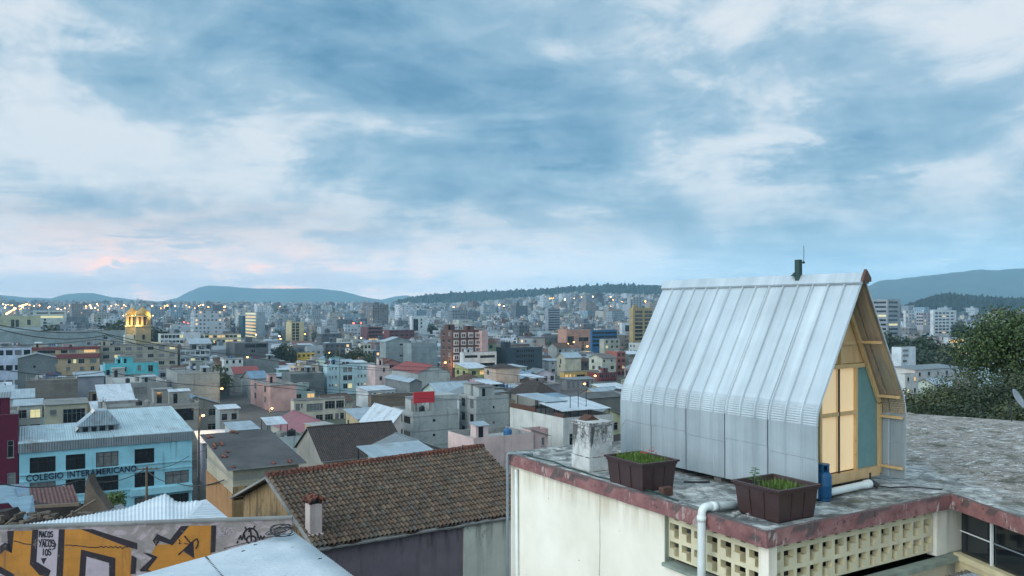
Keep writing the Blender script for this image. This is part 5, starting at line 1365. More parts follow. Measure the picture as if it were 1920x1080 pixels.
# --- the church with floodlit towers
chd = 390.
ch0 = P(252, 692, chd); ch0.z = ground(ch0.x, ch0.y)
church = empty('church', ch0); tag(church, 'stone church with two floodlit yellow domed bell towers', 'church')
plain('church_stone', S(150, 140, 112), .85, 0, .15, .5, .03); plain('dome_tile', S(176, 140, 78), .7, 0, .14, .8, .02)
def chp(px, y, d=chd): return P(px, y, d)
def tower(pxc, yb_, d, half):
    c_ = chp(pxc, 612, d); zb_ = ch0.z; zt_ = c_.z
    m = MB(); m.box(Vector((c_.x, d, (zb_+zt_)/2)), half*2, half*2, zt_-zb_, radians(31)); m.box(Vector((c_.x, d, zt_+.3)), half*2.25, half*2.25, .6, radians(31))
    for k in (0, 1):
        a_ = radians(31)+(-pi/2 if k == 0 else pi); nn_ = Vector((cos(a_), sin(a_), 0)); m.box(Vector((c_.x, d, zt_-5))+nn_*half, .9, .9, 2.2, a_, 1)
    tw = m.build('tower', ['church_stone', 'dark_glass'], church)
    zb2 = chp(pxc, 594, d).z
    m = MB()
    for k in range(8):
        a_ = 2*pi*(k+.5)/8; r_ = half*.93; q = Vector((c_.x+r_*cos(a_), d+r_*sin(a_), zt_+.6)); m.box(q+Vector((0, 0, (zb2-zt_-.6)/2)), .9, .9, zb2-zt_-.6, a_)
    m.lathe(Vector((c_.x, d, zt_+.6)), [(half*.45, 0), (half*.45, zb2-zt_-.6)], 8, 1)
    m.lathe(Vector((c_.x, d, zb2)), [(half*1.08, 0), (half*1.12, .25), (half*1.12, .5), (half*1.0, .7)], 16)
    m.build('belfry', ['church_stone', 'dark_timber'], tw)
    zt3 = chp(pxc, 574.5, d).z; hh = zt3-zb2-.7
    m = MB(); m.lathe(Vector((c_.x, d, zb2+.7)), [(half*1.0, 0), (half*.97, hh*.18), (half*.86, hh*.38), (half*.64, hh*.56), (half*.40, hh*.68), (half*.24, hh*.78), (half*.13, hh*.9), (.05, hh)], 18)
    m.build('dome', 'dome_tile', tw, smooth=True)
    for k in range(4):
        a_ = 2*pi*(k+.25)/4-.4; L = bpy.data.lights.new('floodlight', 'POINT'); L.energy = 2300; L.color = (1, .62, .16); L.shadow_soft_size = .25
        lo = bpy.data.objects.new('floodlight', L); COL.objects.link(lo); lo.parent = church; lo.location = Vector((c_.x+half*1.5*cos(a_), d+half*1.5*sin(a_), zt_+1.0 if k % 2 else zb2+.9))-church.location
        m = MB(); q = lo.location+church.location-Vector((0, 0, .5)); m.lathe(q, [(.12, 0), (.3, .15), (.28, .3)], 8); m.build('lamp_head', 'lamp_warm', tw)
tower(267.5, 690, 385, 3.3); tower(248, 690, 394, 3.0)
m = MB(); q = chp(258, 645, 392); m.box(Vector((q.x-2, 404, (ch0.z+q.z)/2)), 16, 20, q.z-ch0.z, radians(31)); m.build('nave', 'church_stone', church)
m = MB(); q0 = chp(236, 628, 386); m.box(Vector((q0.x+1.5, 388, (ch0.z+q0.z)/2)), 6, 6, q0.z-ch0.z, radians(31)); m.build('white_annex', 'painted_wall', church, color=S(204, 204, 190))
HEROES.append((232, 285, 574, 690, 385, Vector((ch0.x, 392, 0)), 12, 'church')); USED.append((ch0.x, 395, 10, 12, 31))
# ================================================================== houses just below the roof
# --- the tiled house
E1, E2, R2, R1 = Vector((-7.93, 32, -5.9)), Vector((1.56, 38.2, -5.9)), Vector((-1.62, 43.98, -3.9)), Vector((-11.17, 36.25, -3.9))
K1 = R1+(R1-E1)*.92; K1.z = -5.75; K2 = R2+(R2-E2)*.92; K2.z = -5.75
tiled = empty('tiled_house', Vector((-5, 38, -12))); tag(tiled, 'long house with weathered barrel tile roof, purple wall and tan gable', 'house')
def _barrel(t, bs):
    at = t.new('ShaderNodeAttribute', attribute_name='tile_tint'); p = t.pos()
    n = t.noise(p, .55, 6, .65); e = t.noise(p, 9, 5, .65)
    c = at.outputs['Color']
    c = t.mix(t.rng(n, .45, .68, 0, .45), c, S(78, 66, 56))
    c = t.mix(t.rng(e, .55, .72, 0, .6), c, S(58, 54, 48))
    c = t.mix(t.rng(t.noise(p, 2.7, 5, .7), .62, .72, 0, .45), c, S(112, 104, 84))
    setb(t, bs, c, .92, 0, e, .012, .6)
material('barrel_tile', _barrel)
nC, nR_ = 56, 16; SUB = 8
trnd = random.Random(21)
nrm_ = (E2-E1).cross(R1-E1).normalized()
slope_dir = (E1-R1).normalized()
m = MB(); tcol = []
pal = [(112, 88, 72), (120, 95, 77), (106, 84, 70), (100, 82, 70), (124, 101, 84), (110, 92, 80), (96, 80, 70), (116, 88, 70), (104, 93, 84)]
jit = {}
PROF8 = [-.035, -.02, .045, .072, .08, .072, .045, -.02]
def tj(c, r):
    if (c, r) not in jit: jit[(c, r)] = (trnd.uniform(-.018, .018), trnd.uniform(-.012, .012), trnd.choice(pal), trnd.uniform(.85, 1.12))
    return jit[(c, r)]
rowsT = []
for r in range(nR_):
    rowsT += [(r, 0.0), (r, .55), (r, 1.0)]
W_ = nC*SUB
for (r, f_) in rowsT:
    v = 1-(r+f_)/nR_                    # 1 at the ridge, 0 at the eave
    for i in range(W_+1):
        c = min(i//SUB, nC-1); ph = (i % SUB)/SUB
        ju, jh, _, _ = tj(c, r)
        u = i/W_
        p = (E1*(1-u)+E2*u)*(1-v)+(R1*(1-u)+R2*u)*v
        wob = .05*mnoise.noise(Vector((p.x*.35, p.y*.35, 2)))
        hgt = .052*abs(sin(pi*(ph+.5)))**.7*1.0 if .0 <= ph else 0
        hgt = PROF8[i % SUB]
        m.v.append(tuple(p+nrm_*(hgt*(1-.18*(1-f_))+.045*f_+jh+wob)+(E2-E1).normalized()*ju*sin(pi*((i/SUB) % 1))+slope_dir*(trnd.uniform(-.006, .006)+(jh*1.6 if f_ == 1 else 0))))
for j in range(len(rowsT)-1):
    for i in range(W_):
        a_ = j*(W_+1)+i; m.f.append((a_, a_+W_+1, a_+W_+2, a_+1)); m.m.append(0)
        ju, jh, cc_, br_ = tj(min(i//SUB, nC-1), rowsT[j][0]); s_ = S(cc_[0]*.88, cc_[1]*.93, cc_[2]*.93)
        k_ = br_*(.45 if (i % SUB) in (0, SUB-1) else 1.)
        tcol.append((s_[0]*br_, s_[1]*br_, s_[2]*br_, 1))
o = m.build('roof', 'barrel_tile', tiled, smooth=False)
ca = o.data.color_attributes.new('tile_tint', 'FLOAT_COLOR', 'CORNER')
flat = []
for pg, c_ in zip(o.data.polygons, tcol): flat += list(c_)*pg.loop_total
ca.data.foreach_set('color', flat)
m = MB(); m.prism([R1, R2, K2, K1], -nrm_*.02+Vector((0, 0, -.06))); m.prism([E1-nrm_*.04, E2-nrm_*.04, R2-nrm_*.04, R1-nrm_*.04], -nrm_*.06); m.build('roof_back', 'tile', tiled)
m = MB(); NRg = 30                   # ridge tiles in mortar
for k in range(NRg):
    a_ = R1.lerp(R2, k/NRg)+Vector((0, 0, .06+trnd.uniform(-.012, .012))); b_ = R1.lerp(R2, (k+1.12)/NRg)+Vector((0, 0, .06)); m.tube([a_, b_], [.155, .125], 10)
m.bar(R1+Vector((0, 0, -.02)), R2+Vector((0, 0, -.02)), .42, .14); m.build('ridge_tiles', 'tile_red', tiled)
m = MB(); n_ = 60                    # mortar and moss along the eave
pts = []; ev = (E2-E1).normalized(); out_ = Vector((ev.y, -ev.x, 0))
for k in range(n_+1):
    q = E1.lerp(E2, k/n_); pts.append(q-out_*.10+Vector((0, 0, -.10+.03*mnoise.noise(q*1.8)))+out_*.05*mnoise.noise(q*2.3))
m.tube(pts, [.10+.035*mnoise.noise(p*3) for p in pts], 8); m.build('eave_mortar', 'rubble', tiled)
plain('purple_render', S(112, 98, 108), .88, 0, .16, .9, .01); plain('tan_render', S(150, 124, 88), .9, 0, .18, 1.1, .02)
def _stw(name, c1, c2):
    def b(t, bs):
        u, v = t.uv(); p = t.pos()
        n = t.noise(p, 1.1, 6, .62); s = t.noise(t.comb(t.math('MULTIPLY', u, 2.6), t.math('MULTIPLY', v, .22), 0), 1., 6, .66)
        c = t.ramp(n, [(.3, c1), (.7, c2)]); dk = tuple(x*.42 for x in c1[:3])+(1,)
        up = t.rng(t.math('ADD', v, t.math('MULTIPLY', s, 1.1)), -6.9, -5.4)
        c = t.mix(t.math('MULTIPLY', t.rng(s, .48, .64), t.math('ADD', t.math('MULTIPLY', up, .6), .22)), c, dk)
        c = t.mix(t.math('MULTIPLY', t.rng(t.noise(t.comb(t.math('MULTIPLY', u, 4.), t.math('MULTIPLY', v, 1.6), 0), 1., 6, .7), .56, .62), t.math('MULTIPLY', up, .8)), c, S(84, 76, 66))
        setb(t, bs, c, .88, 0, t.noise(p, 8, 5), .01, .4)
    return material(name, b)
_stw('purple_stained', S(110, 100, 108), S(126, 116, 122)); _stw('pale_stained', S(190, 192, 178), S(208, 210, 198)); _stw('tan_stained', S(138, 115, 80), S(162, 137, 100)); _stw('adobe', S(142, 104, 66), S(168, 128, 84))
inn = -out_*.28
m = MB(); m.quad(E1+inn+Vector((0, 0, -7)), E1.lerp(E2, .615)+inn+Vector((0, 0, -7)), E1.lerp(E2, .615)+inn, E1+inn)
o = m.build('wall', 'purple_stained', tiled); o.modifiers.new('thick', 'SOLIDIFY').thickness = .2
m = MB(); q0, q1 = E1.lerp(E2, .618)+inn*.6, E2.lerp(E1, .0)+inn*.6
m.quad(q0+Vector((0, 0, -7)), q1+Vector((0, 0, -7)), q1+Vector((0, 0, -.03)), q0+Vector((0, 0, -.03)))
o = m.build('wall', 'pale_stained', tiled); o.modifiers.new('thick', 'SOLIDIFY').thickness = .25
o['label'] = 'pale wall section with flaking stains'
ax = (R2-R1).normalized(); ax.z = 0
g0, g1, g2 = E1.lerp(E2, .035)+inn+Vector((0, 0, -.12)), R1.lerp(R2, .035)+Vector((0, 0, -.14)), K1.lerp(K2, .035)+(R1-K1).normalized()*.5+Vector((0, 0, -.12))
m = MB(); m.prism([g0+Vector((0, 0, -7)), g0, g1, g2, g2+Vector((0, 0, -7))], ax*.25); m.build('gable_wall', 'tan_stained', tiled)
h0, h1, h2 = E1.lerp(E2, .985)+inn+Vector((0, 0, -.12)), R1.lerp(R2, .985)+Vector((0, 0, -.14)), K1.lerp(K2, .985)+(R1-K1).normalized()*.5+Vector((0, 0, -.12))
m = MB(); m.prism([h0+Vector((0, 0, -7)), h0, h1, h2, h2+Vector((0, 0, -7))], -ax*.25); m.build('gable_wall', 'tan_stained', tiled)
m = MB()
for a_, b_ in ((E1, R1), (R1, K1)): m.bar(a_+Vector((0, 0, -.06)), b_+Vector((0, 0, -.06)), .16, .1)
m.build('verge', 'trim_cement', tiled)
m = MB(); m.bar(R1+Vector((0, 0, -.2))+ax*.05, R1+Vector((0, 0, -.2))-ax*-.9, .1, .12); m.bar(K1+ax*.1+Vector((0, 0, -.15)), K1+ax*1.2+Vector((0, 0, -.15)), .1, .12); m.build('rafter', 'dark_timber', tiled)
# tile house chimney
cq = P(596, 1004, 32.75)
uE = (R1-E1); uE.z = 0; uE.normalize()
m = MB(); o_ = Vector((cq.x-.30, cq.y-.1, cq.z-.35)); m.obox(o_, ev*.52, uE*.5, (0, 0, 1.62))
m.obox(o_+Vector((0, 0, .30))-ev*.06-uE*.06, ev*.64, uE*.62, (0, 0, .10))
ch_ = m.build('chimney', 'painted_wall', tiled, color=S(206, 190, 184)); ch_.modifiers.new('edge', 'BEVEL').width = .015
m = MB(); tz = o_+Vector((0, 0, 1.62))
for f1, f2 in ((0, 0), (.42, 0), (0, .38), (.42, .38)): m.obox(tz+ev*f1+uE*f2, ev*.10, uE*.12, (0, 0, .16), 1)
m.obox(tz+ev*.08+uE*.1+Vector((0, 0, .003)), ev*.36, uE*.3, (0, 0, .1), 2)
for k in range(4):
    y_ = -.08+.19*k
    m.tube([tz+ev*-.12+uE*y_+Vector((0, 0, .14)), tz+ev*.26+uE*y_+Vector((0, 0, .34))], .075, 8, 0); m.tube([tz+ev*.64+uE*y_+Vector((0, 0, .14)), tz+ev*.26+uE*y_+Vector((0, 0, .34))], .075, 8, 0)
m.build('cap', ['tile_red', 'old_brick', 'black_plastic'], ch_)
HEROES.append((445, 960, 836, 1080, 33, Vector((-5, 38, 0)), 9, 'tiled house')); USED.append((-5, 40, 6.5, 7, 39))

recolour('flat_concrete', 'asphalt_roof', S(84, 84, 86))
# --- brick and adobe house behind it
bh, bhR, bhz, bhr = bld('adobe_house', 'adobe house with pale block upper walls and dark patched roof', 388, 437, 560, 880, 985, 43, (190, 182, 160), 'adobe house', cat=HU, depth=7, wmat='block_wall', roof='sheet', rmat='asphalt_roof', rise=.75, over=.35, lit=0)
ba, bb = solve(388, 437, 560, 43, 31, 7); bzt = P(437, 880, 43).z
m = MB(); m.obox(bhR(-.0, -.05, bhz), U31*(ba+.03), V31*.047, (0, 0, bzt-1.35-bhz)); m.build('adobe_wall', 'adobe', bhr)
m = MB(); m.obox(bhR(-.05, -.02, bhz), V31*bb, U31*.047, (0, 0, bzt-.95-bhz)); m.build('adobe_wall', 'tan_stained', bhr)
brd = random.Random(3)
for k in range(70):
    u_, v_ = brd.uniform(-.3, ba+.2), brd.uniform(-.3, bb)
    if not (v_ < .5 or u_ < .35 or u_ > ba-.3): continue
    z_ = bzt+.10+.75*u_/ba; q = bhR(u_, v_, z_); m = MB(); m.obox(q, U31*.36+Vector((0, 0, .03)), V31*.17, (0, 0, .05)); m.build('loose_tile', 'tile_red', bhr)
m = MB(); m.prism([bhR(-1.6, bb*.18, bzt-1.5), bhR(-1.6, bb*.55, bzt-1.5), bhR(-.06, bb*.55, bzt-1.1), bhR(-.06, bb*.18, bzt-1.1)], (0, 0, .06)); m.build('lean_to_sheet', 'zinc_teal', bhr)

# ------------------------------------------------------------------ corrugated sheets
def corr(m, p0, pu, pv_, pitch, amp, mi=0, sag=0., seed=0, nv=10):
    """corrugated sheet: waves across p0->pu, running along p0->pv"""
    p0, pu, pv_ = Vector(p0), Vector(pu), Vector(pv_); a, b = pu-p0, pv_-p0; n = a.cross(b).normalized()
    if n.z < 0: n = -n
    N = int(a.length/pitch*6)
    def fn(i, j):
        u, v = i/N, j/nv; q = p0+a*u+b*v
        w = .02*mnoise.noise(q*.9+Vector((seed, 0, 0)))
        return q+n*(amp*sin(2*pi*i/6)+w+sag*sin(pi*v))
    m.grid(fn, N, nv, mi)
A_ = P(550, 998, 24.3); L_ = P(265, 1080, 20.3); T_ = P(660, 1080, 20.3)
def _wsheet(t, bs):
    p = t.pos(); u, v = t.uv()
    c = t.ramp(t.noise(p, .7, 6, .6), [(.3, S(190, 204, 212)), (.7, S(220, 228, 232))])
    c = t.mix(t.rng(t.noise(p, 3, 6, .7), .58, .75, 0, .35), c, S(140, 142, 140))
    c = t.mix(t.rng(t.noise(t.vmath('MULTIPLY', p, (1., 1., 1.)), 11, 4, .6), .55, .75, 0, .25), c, S(120, 126, 130))
    setb(t, bs, c, .6, .05)
material('white_sheet', _wsheet)
shed = empty('sheet_roofed_shed', Vector((-6.5, 19, -9))); tag(shed, 'shed with plain white corrugated roof in front of the graffiti wall', 'shed')
vL, vT = (L_-A_), (T_-A_)
m = MB(); corr(m, A_, A_+vT*1.9, A_+vL*1.5, .13, .032, seed=3); o = m.build('roof', 'white_sheet', shed, smooth=True); sol = o.modifiers.new('gauge', 'SOLIDIFY'); sol.thickness = .012
m = MB(); dn = Vector((0, 0, -.12)); q = A_+(vL+vT)*.03
m.prism([q+dn, q+vL*1.4+dn, q+vL*1.4+vT*1.8+dn, q+vT*1.8+dn], (0, 0, -5)); m.build('wall', 'block_wall', shed, color=S(120, 116, 110))
m = MB(); m.bar(A_+vL*.62+Vector((0, 0, .03)), A_+vL*.62+vT*1.9+Vector((0, 0, .03)), .05, .012)
for (f1, f2) in ((.30, .05), (.12, .30), (.05, .62), (.4, .1)): m.box(A_+vL*f1+vT*f2+Vector((0, 0, .03)), .09, .05, .03, .6)
m.build('fixings', 'dark_steel', shed)
crn = random.Random(6)
cb = P(528, 1012, 23.6)+Vector((0, 0, .10)); m = MB()
for k in range(9):
    r_ = crn.uniform(.16, .42); tx, ty = crn.uniform(-.5, .5), crn.uniform(-.5, .5); c_ = cb+Vector((crn.uniform(-.12, .12), crn.uniform(-.12, .12), crn.uniform(0, .12)))
    m.tube([c_+Vector((r_*cos(2*pi*i/22), r_*sin(2*pi*i/22), r_*(tx*cos(2*pi*i/22)+ty*sin(2*pi*i/22))*.6+.12)) for i in range(22)], .011, 5)
m.tube([cb, P(505, 1010, 23.5)+Vector((0, 0, .05)), P(470, 1018, 23.1)+Vector((0, 0, .04)), P(420, 1032, 22.6)+Vector((0, 0, .05))], .012, 5)
o = m.build('cable_coil', 'black_plastic'); tag(o, 'tangled coil of black cable on the peak of the white corrugated roof', 'cable')

# --- hipped white roof behind the graffiti wall
hipr = empty('zinc_roofed_house', Vector((-17, 33, -10))); tag(hipr, 'low house under a pale hipped zinc roof behind the graffiti wall', 'house')
hA, hB, hC, hD = P(-60, 1006, 29.5), P(338, 990, 30.5), P(311, 925, 36.5), P(-60, 995, 31.2)
m = MB()
N = 150
pk = [(-60, 996), (0, 990), (160, 966), (236, 953), (311, 925), (330, 940), (345, 941), (370, 938)]
dB = [(-60, 1004), (0, 1000), (338, 988), (345, 985), (370, 940)]
def hipf(i, j):
    px = -60+(372+60)*i/N; v = j/8
    d0 = lerp(29.6, 30.6, clamp(px/340)) if px < 338 else lerp(30.6, 35.2, (px-338)/34)
    yt_ = interp(pk, px); yb_ = interp([(-60, 1006), (0, 1001), (338, 989), (372, 938.5)], px); d1 = interp([(-60, 30.5), (160, 33.5), (311, 36.5), (330, 35.5), (372, 35.3)], px)
    a_, b_ = P(px, yb_, d0), P(px, yt_, max(d1, d0+.02)); q = a_.lerp(b_, v)
    return q+Vector((0, 0, .022*sin(2*pi*i/4.0)))
N = 240; m.grid(hipf, N, 8); o = m.build('roof', 'white_sheet', hipr, smooth=True); sol = o.modifiers.new('gauge', 'SOLIDIFY'); sol.thickness = .015
m = MB(); a_, b_, c_ = P(386, 937, 35.0), P(446, 986, 31.0), P(337, 987, 30.7)
m.add([a_+Vector((0, 0, .03)), b_, c_, P(371, 940, 34.9)], [(0, 3, 2, 1)]); o = m.build('roof_hip', 'zinc_white', hipr); o.modifiers.new('gauge', 'SOLIDIFY').thickness = .03
m = MB(); m.prism([P(-60, 1012, 30.2), P(330, 1000, 31.2), P(430, 992, 31.5), P(382, 965, 34.6), P(300, 962, 36.0), P(-60, 1004, 31.0)], (0, 0, -4)); m.build('wall', 'block_wall', hipr, color=S(150, 146, 140))

# --- the graffiti wall
gL, gR = P(-60, 991, 26.8), P(548, 984, 28.2); gR.z = gL.z = -3.72
gd = (gR-gL).normalized(); gn = Vector((gd.y, -gd.x, 0))
gw = empty('graffiti_wall', Vector(((gL.x+gR.x)/2, 27.4, -10))); tag(gw, 'low cement wall covered in orange and black graffiti', 'wall')
def _gwall(t, bs):
    u, v = t.uv(); p = t.pos()
    n = t.noise(p, .9, 6, .65); blot = t.noise(t.comb(t.math('MULTIPLY', u, 1.1), t.math('MULTIPLY', v, 1.8), 0), 1., 3, .6, 1.5)
    c = t.ramp(n, [(.3, S(128, 120, 116)), (.7, S(160, 152, 148))])
    c = t.mix(t.rng(blot, .45, .6, 0, .75), c, S(186, 170, 176))
    c = t.mix(t.rng(t.noise(p, 2.6, 6, .7), .58, .7, 0, .6), c, S(104, 100, 98))
    setb(t, bs, c, .9, 0, t.noise(p, 8, 5), .012, .5)
material('cement_graffiti_base', _gwall)
m = MB(); m.obox(gL-Vector((0, 0, 5)), gR-gL, -gn*.2, (0, 0, 5)); m.build('wall', 'cement_graffiti_base', gw)
m = MB(); m.obox(gL+gn*.05+Vector((0, 0, .002)), gR-gL, -gn*.30, (0, 0, .06)); m.build('coping', 'trim_cement', gw)
def paint(name, c1, var=.12):
    def b(t, bs):
        p = t.pos(); c = t.mix(1., c1, t.ramp(t.noise(p, 1.6, 6, .65), [(.3, (1-var,)*3), (.7, (1+var,)*3)]), 'MULTIPLY')
        c = t.mix(t.rng(t.noise(p, 4.3, 6, .7), .60, .68, 0, .7), c, S(132, 116, 100))
        u, v = t.uv(); c = t.mix(t.rng(t.noise(t.comb(t.math('MULTIPLY', u, 5.), t.math('MULTIPLY', v, .5), 0), 1., 6, .66), .54, .72, 0, .45), c, S(84, 74, 64))
        br = t.new('ShaderNodeTexBrick'); t.put(br.inputs['Vector'], t.comb(u, v, 0)); br.inputs['Scale'].default_value = 1.; br.inputs['Brick Width'].default_value = .42; br.inputs['Row Height'].default_value = .21; br.inputs['Mortar Size'].default_value = .008
        br.inputs['Color1'].default_value = (1, 1, 1, 1); br.inputs['Color2'].default_value = (.9, .9, .9, 1); br.inputs['Mortar'].default_value = (.72, .7, .68, 1); c = t.mix(.3, c, t.mix(1., c, br.outputs['Color'], 'MULTIPLY'))
        setb(t, bs, c, .75, 0, t.noise(p, 8, 5), .008, .4)
    return material(name, b)
paint('orange_paint', S(184, 124, 46), .16); paint('black_paint', S(40, 32, 40), .2); paint('white_paint', S(180, 168, 176)); paint('tag_black', S(28, 24, 32), .1)
def WP(x, y, lay):
    """crop pixels of the photo to the face of the wall"""
    px, py = x/3.375, 760+y/3.375
    ray = Vector(((px-960)/F, 1, -(py-H)/F)); o_ = Vector((0, 0, ZC)); g = gL+gn*(.004*lay)
    k = (g-o_).dot(gn)/ray.dot(gn)
    return o_+ray*k
m = MB()
def poly(pts, lay, mi): m.add([WP(x, y, lay) for x, y in pts], [tuple(range(len(pts)))[::-1]], mi)
EXT = 1150
poly([(85, 795), (205, 793), (193, 1005), (310, 1080), (310, EXT), (60, EXT), (90, 1075), (-60, 985), (-60, 975), (30, 915), (75, 935)], 1, 0)
poly([(410, 786), (510, 784), (830, 905), (832, EXT), (728, EXT), (728, 970), (515, 915), (500, EXT), (390, EXT)], 1, 0)
poly([(1000, 880), (1090, 880), (1190, 762), (1340, 760), (1335, 930), (1330, EXT), (1000, EXT), (930, 1035), (990, 965), (960, 935), (985, 890)], 1, 0)
poly([(545, 958), (690, 998), (690, EXT), (530, EXT)], 1, 2); poly([(243, 785), (372, 785), (355, EXT), (300, EXT), (320, 1045), (230, 990)], 1, 2)
for b_ in ([(45, 795), (88, 793), (75, 935), (50, 915)], [(0, 890), (30, 868), (62, 880), (75, 935), (30, 915), (0, 945)], [(205, 787), (243, 786), (230, 988), (322, 1045), (305, 1085), (250, 1075), (188, 1005)], [(372, 785), (410, 784), (395, EXT), (352, EXT)],
           [(510, 784), (585, 783), (868, 872), (868, 912), (820, 900)], [(513, 912), (730, 966), (728, EXT), (690, EXT), (690, 997), (547, 956), (535, EXT), (495, EXT)], [(833, 948), (864, 965), (858, 1066), (824, 1068)],
           [(965, 856), (993, 813), (1077, 850), (1145, 764), (1197, 762), (1092, 886), (1010, 858), (987, 892)], [(903, 932), (942, 936), (998, 960), (935, 1040), (962, 1052), (890, 1052), (884, 1040), (962, 966)], [(1336, 760), (1368, 759), (1362, 928), (1331, 934)], [(1160, 925), (1224, 862), (1229, 968)], [(-60, 985), (95, 1072), (70, 1100), (-60, 1030)], [(258, 968), (296, 965), (275, 1008)]):
    poly(b_, 2, 1)
def stroke(pts, w, lay=3, mi=3):
    q = [WP(x, y, lay) for x, y in pts]
    for i in range(len(q)-1):
        d_ = q[i+1]-q[i]
        if d_.length < 1e-4: continue
        s_ = gn.cross(d_).normalized()*w/2; e_ = d_.normalized()*w*.3
        m.quad(q[i]-s_-e_+gn*.0006*(i % 3), q[i]+s_-e_+gn*.0006*(i % 3), q[i+1]+s_+e_+gn*.0006*(i % 3), q[i+1]-s_+e_+gn*.0006*(i % 3), mi)
def arc(cx, cy, rx, ry, a0, a1, n=12): return [(cx+rx*cos(radians(a0+(a1-a0)*i/n)), cy+ry*sin(radians(a0+(a1-a0)*i/n))) for i in range(n+1)]
GLY = {'M': [[(0, 1), (.1, 0), (.5, .6), (.85, 0), (1, 1)]], 'A': [[(0, 1), (.5, 0), (1, 1)], [(.2, .62), (.85, .6)]], 'C': [arc(.55, .5, .5, .5, -50, -310)], 'O': [arc(.5, .5, .48, .5, 0, 360)], 'S': [arc(.5, .26, .42, .25, -20, -270, 8)+arc(.5, .74, .45, .26, -90, 160, 8)], 'Y': [[(0, 0), (.5, .5)], [(1, 0), (.3, 1)]], 'I': [[(.5, 0), (.45, 1)]], 'G': [arc(.55, .5, .5, .5, -50, -330)+[(.6, .55)]]}
def word(txt, x, y, w, h, sp, th_=.035):
    for k, ch in enumerate(txt):
        for st in GLY[ch]: stroke([(x+k*sp+px*w, y+py*h+(k % 2)*3) for px, py in st], th_)
word('MACOS', 248, 797, 14, 36, 18); word('YACOS', 246, 852, 17, 42, 20); word('IOS', 266, 908, 16, 40, 20)
stroke([(262, 848), (340, 852)], .03); stroke([(338, 855), (352, 880), (345, 905), (330, 912)], .035)
stroke([(410, 885), (450, 884), (462, 892), (470, 886), (520, 892), (560, 898), (620, 900), (640, 892), (655, 900), (668, 893), (690, 900), (700, 892), (716, 902), (730, 892), (745, 903), (760, 893), (775, 908), (790, 895), (810, 897)], .03)
stroke([(88, 858), (110, 862), (150, 876), (195, 880)], .03)
stroke([(1130, 945), (1225, 858), (1245, 845), (1254, 860), (1250, 890), (1240, 905)], .05); stroke([(1168, 828), (1205, 872)], .05); stroke([(1165, 875), (1200, 878)], .03); stroke([(1132, 850), (1140, 860), (1132, 876), (1146, 874)], .03)
for pts in ([(1510, 848), (1522, 825), (1530, 850), (1545, 820), (1552, 850)], arc(1585, 840, 48, 62, 180, 360), [(1575, 800), (1580, 775)], [(1600, 782), (1612, 765)], [(1560, 790), (1552, 772)], arc(1590, 850, 30, 24, 120, 400), [(1585, 782), (1590, 855)], [(1640, 850), (1650, 826), (1660, 848), (1672, 828)], [(1505, 860), (1500, 872)]): stroke(pts, .055)
for k in range(9):
    cx, cy = 1388+12*(k % 8)+3*(k % 3), 785+16*(k % 3); stroke(arc(cx, cy, 7, 9, 30*k, 30*k+240, 7), .03, 3, 2)
m.build('graffiti', ['orange_paint', 'black_paint', 'white_paint', 'tag_black'], gw)

# --- ruin beyond it
ruin = empty('ruined_house', P(110, 985, 52)-Vector((0, 0, .5))); tag(ruin, 'collapsed adobe house with rusty roof sheets and a pointed wall stump', 'ruin')
plain('rust_sheet', S(106, 76, 72), .8, .1, .35, 2.2, .01); plain('mud_wall', S(96, 86, 76), .95, 0, .3, 1.2, .05); plain('old_blue_sheet', S(116, 146, 162), .6, .1, .2, 1.2, .01); plain('ruin_dark', S(42, 38, 36), .95, 0, .4, 2., .05)
m = MB(); corr(m, P(55, 916, 60), P(136, 910, 63), P(60, 950, 55), .30, .05, seed=2); o = m.build('rusty_sheet', 'rust_sheet', ruin); o.modifiers.new('gauge', 'SOLIDIFY').thickness = .03
for (a_, b_, c_, d_, nm_) in ((P(-30, 912, 62), P(30, 908, 63), P(66, 938, 56), P(-30, 946, 54), 'old_blue_sheet'), (P(10, 935, 50), P(62, 928, 51), P(68, 975, 47), P(50, 978, 46), 'old_blue_sheet'), (P(28, 908, 61), P(52, 906, 62), P(54, 930, 57), P(34, 930, 57), 'zinc_blue'), (P(160, 964, 50), P(228, 944, 53), P(240, 956, 49), P(196, 966, 47), 'zinc_grey')):
    m = MB(); m.add([a_, b_, c_, d_], [(3, 2, 1, 0)]); o = m.build('loose_sheet', nm_, ruin); o.modifiers.new('gauge', 'SOLIDIFY').thickness = .04
m = MB(); m.prism([P(150, 985, 50), P(158, 935, 50), P(161, 905, 50), P(165, 892, 50), P(170, 908, 50), P(178, 922, 50), P(190, 938, 50), P(202, 955, 50), P(204, 985, 50)], (0, .8, 0)); m.build('wall_stump', 'mud_wall', ruin)
m = MB(); m.prism([P(62, 985, 55), P(62, 946, 55), P(100, 950, 55), P(140, 948, 55), P(160, 960, 55), P(160, 985, 55)], (0, .6, 0)); m.build('rear_wall', 'ruin_dark', ruin); m = MB(); m.prism([P(-30, 1000, 46), P(-30, 965, 46), P(14, 958, 46), P(30, 985, 46), P(60, 1000, 46)], (0, 1, 0)); m.build('rear_wall', 'ruin_dark', ruin)  # near-black walls stand in for the ruin's dark interior
for (a_, b_, w_) in ((P(126, 970, 47), P(180, 938, 48), .16), (P(64, 950, 54), P(150, 945, 54), .2), (P(10, 985, 45), P(42, 960, 46), .12), (P(66, 962, 50), P(100, 975, 47), .15)): m = MB(); m.bar(a_, b_, w_, w_); m.build('fallen_beam', 'wood_post', ruin)
m = MB(); rr = random.Random(8)
for k in range(150):
    q = P(rr.uniform(-20, 235), rr.uniform(962, 1000), rr.uniform(44, 50)); m.box(q, rr.uniform(.1, .6), rr.uniform(.1, .5), rr.uniform(.05, .3), rr.uniform(0, 3))
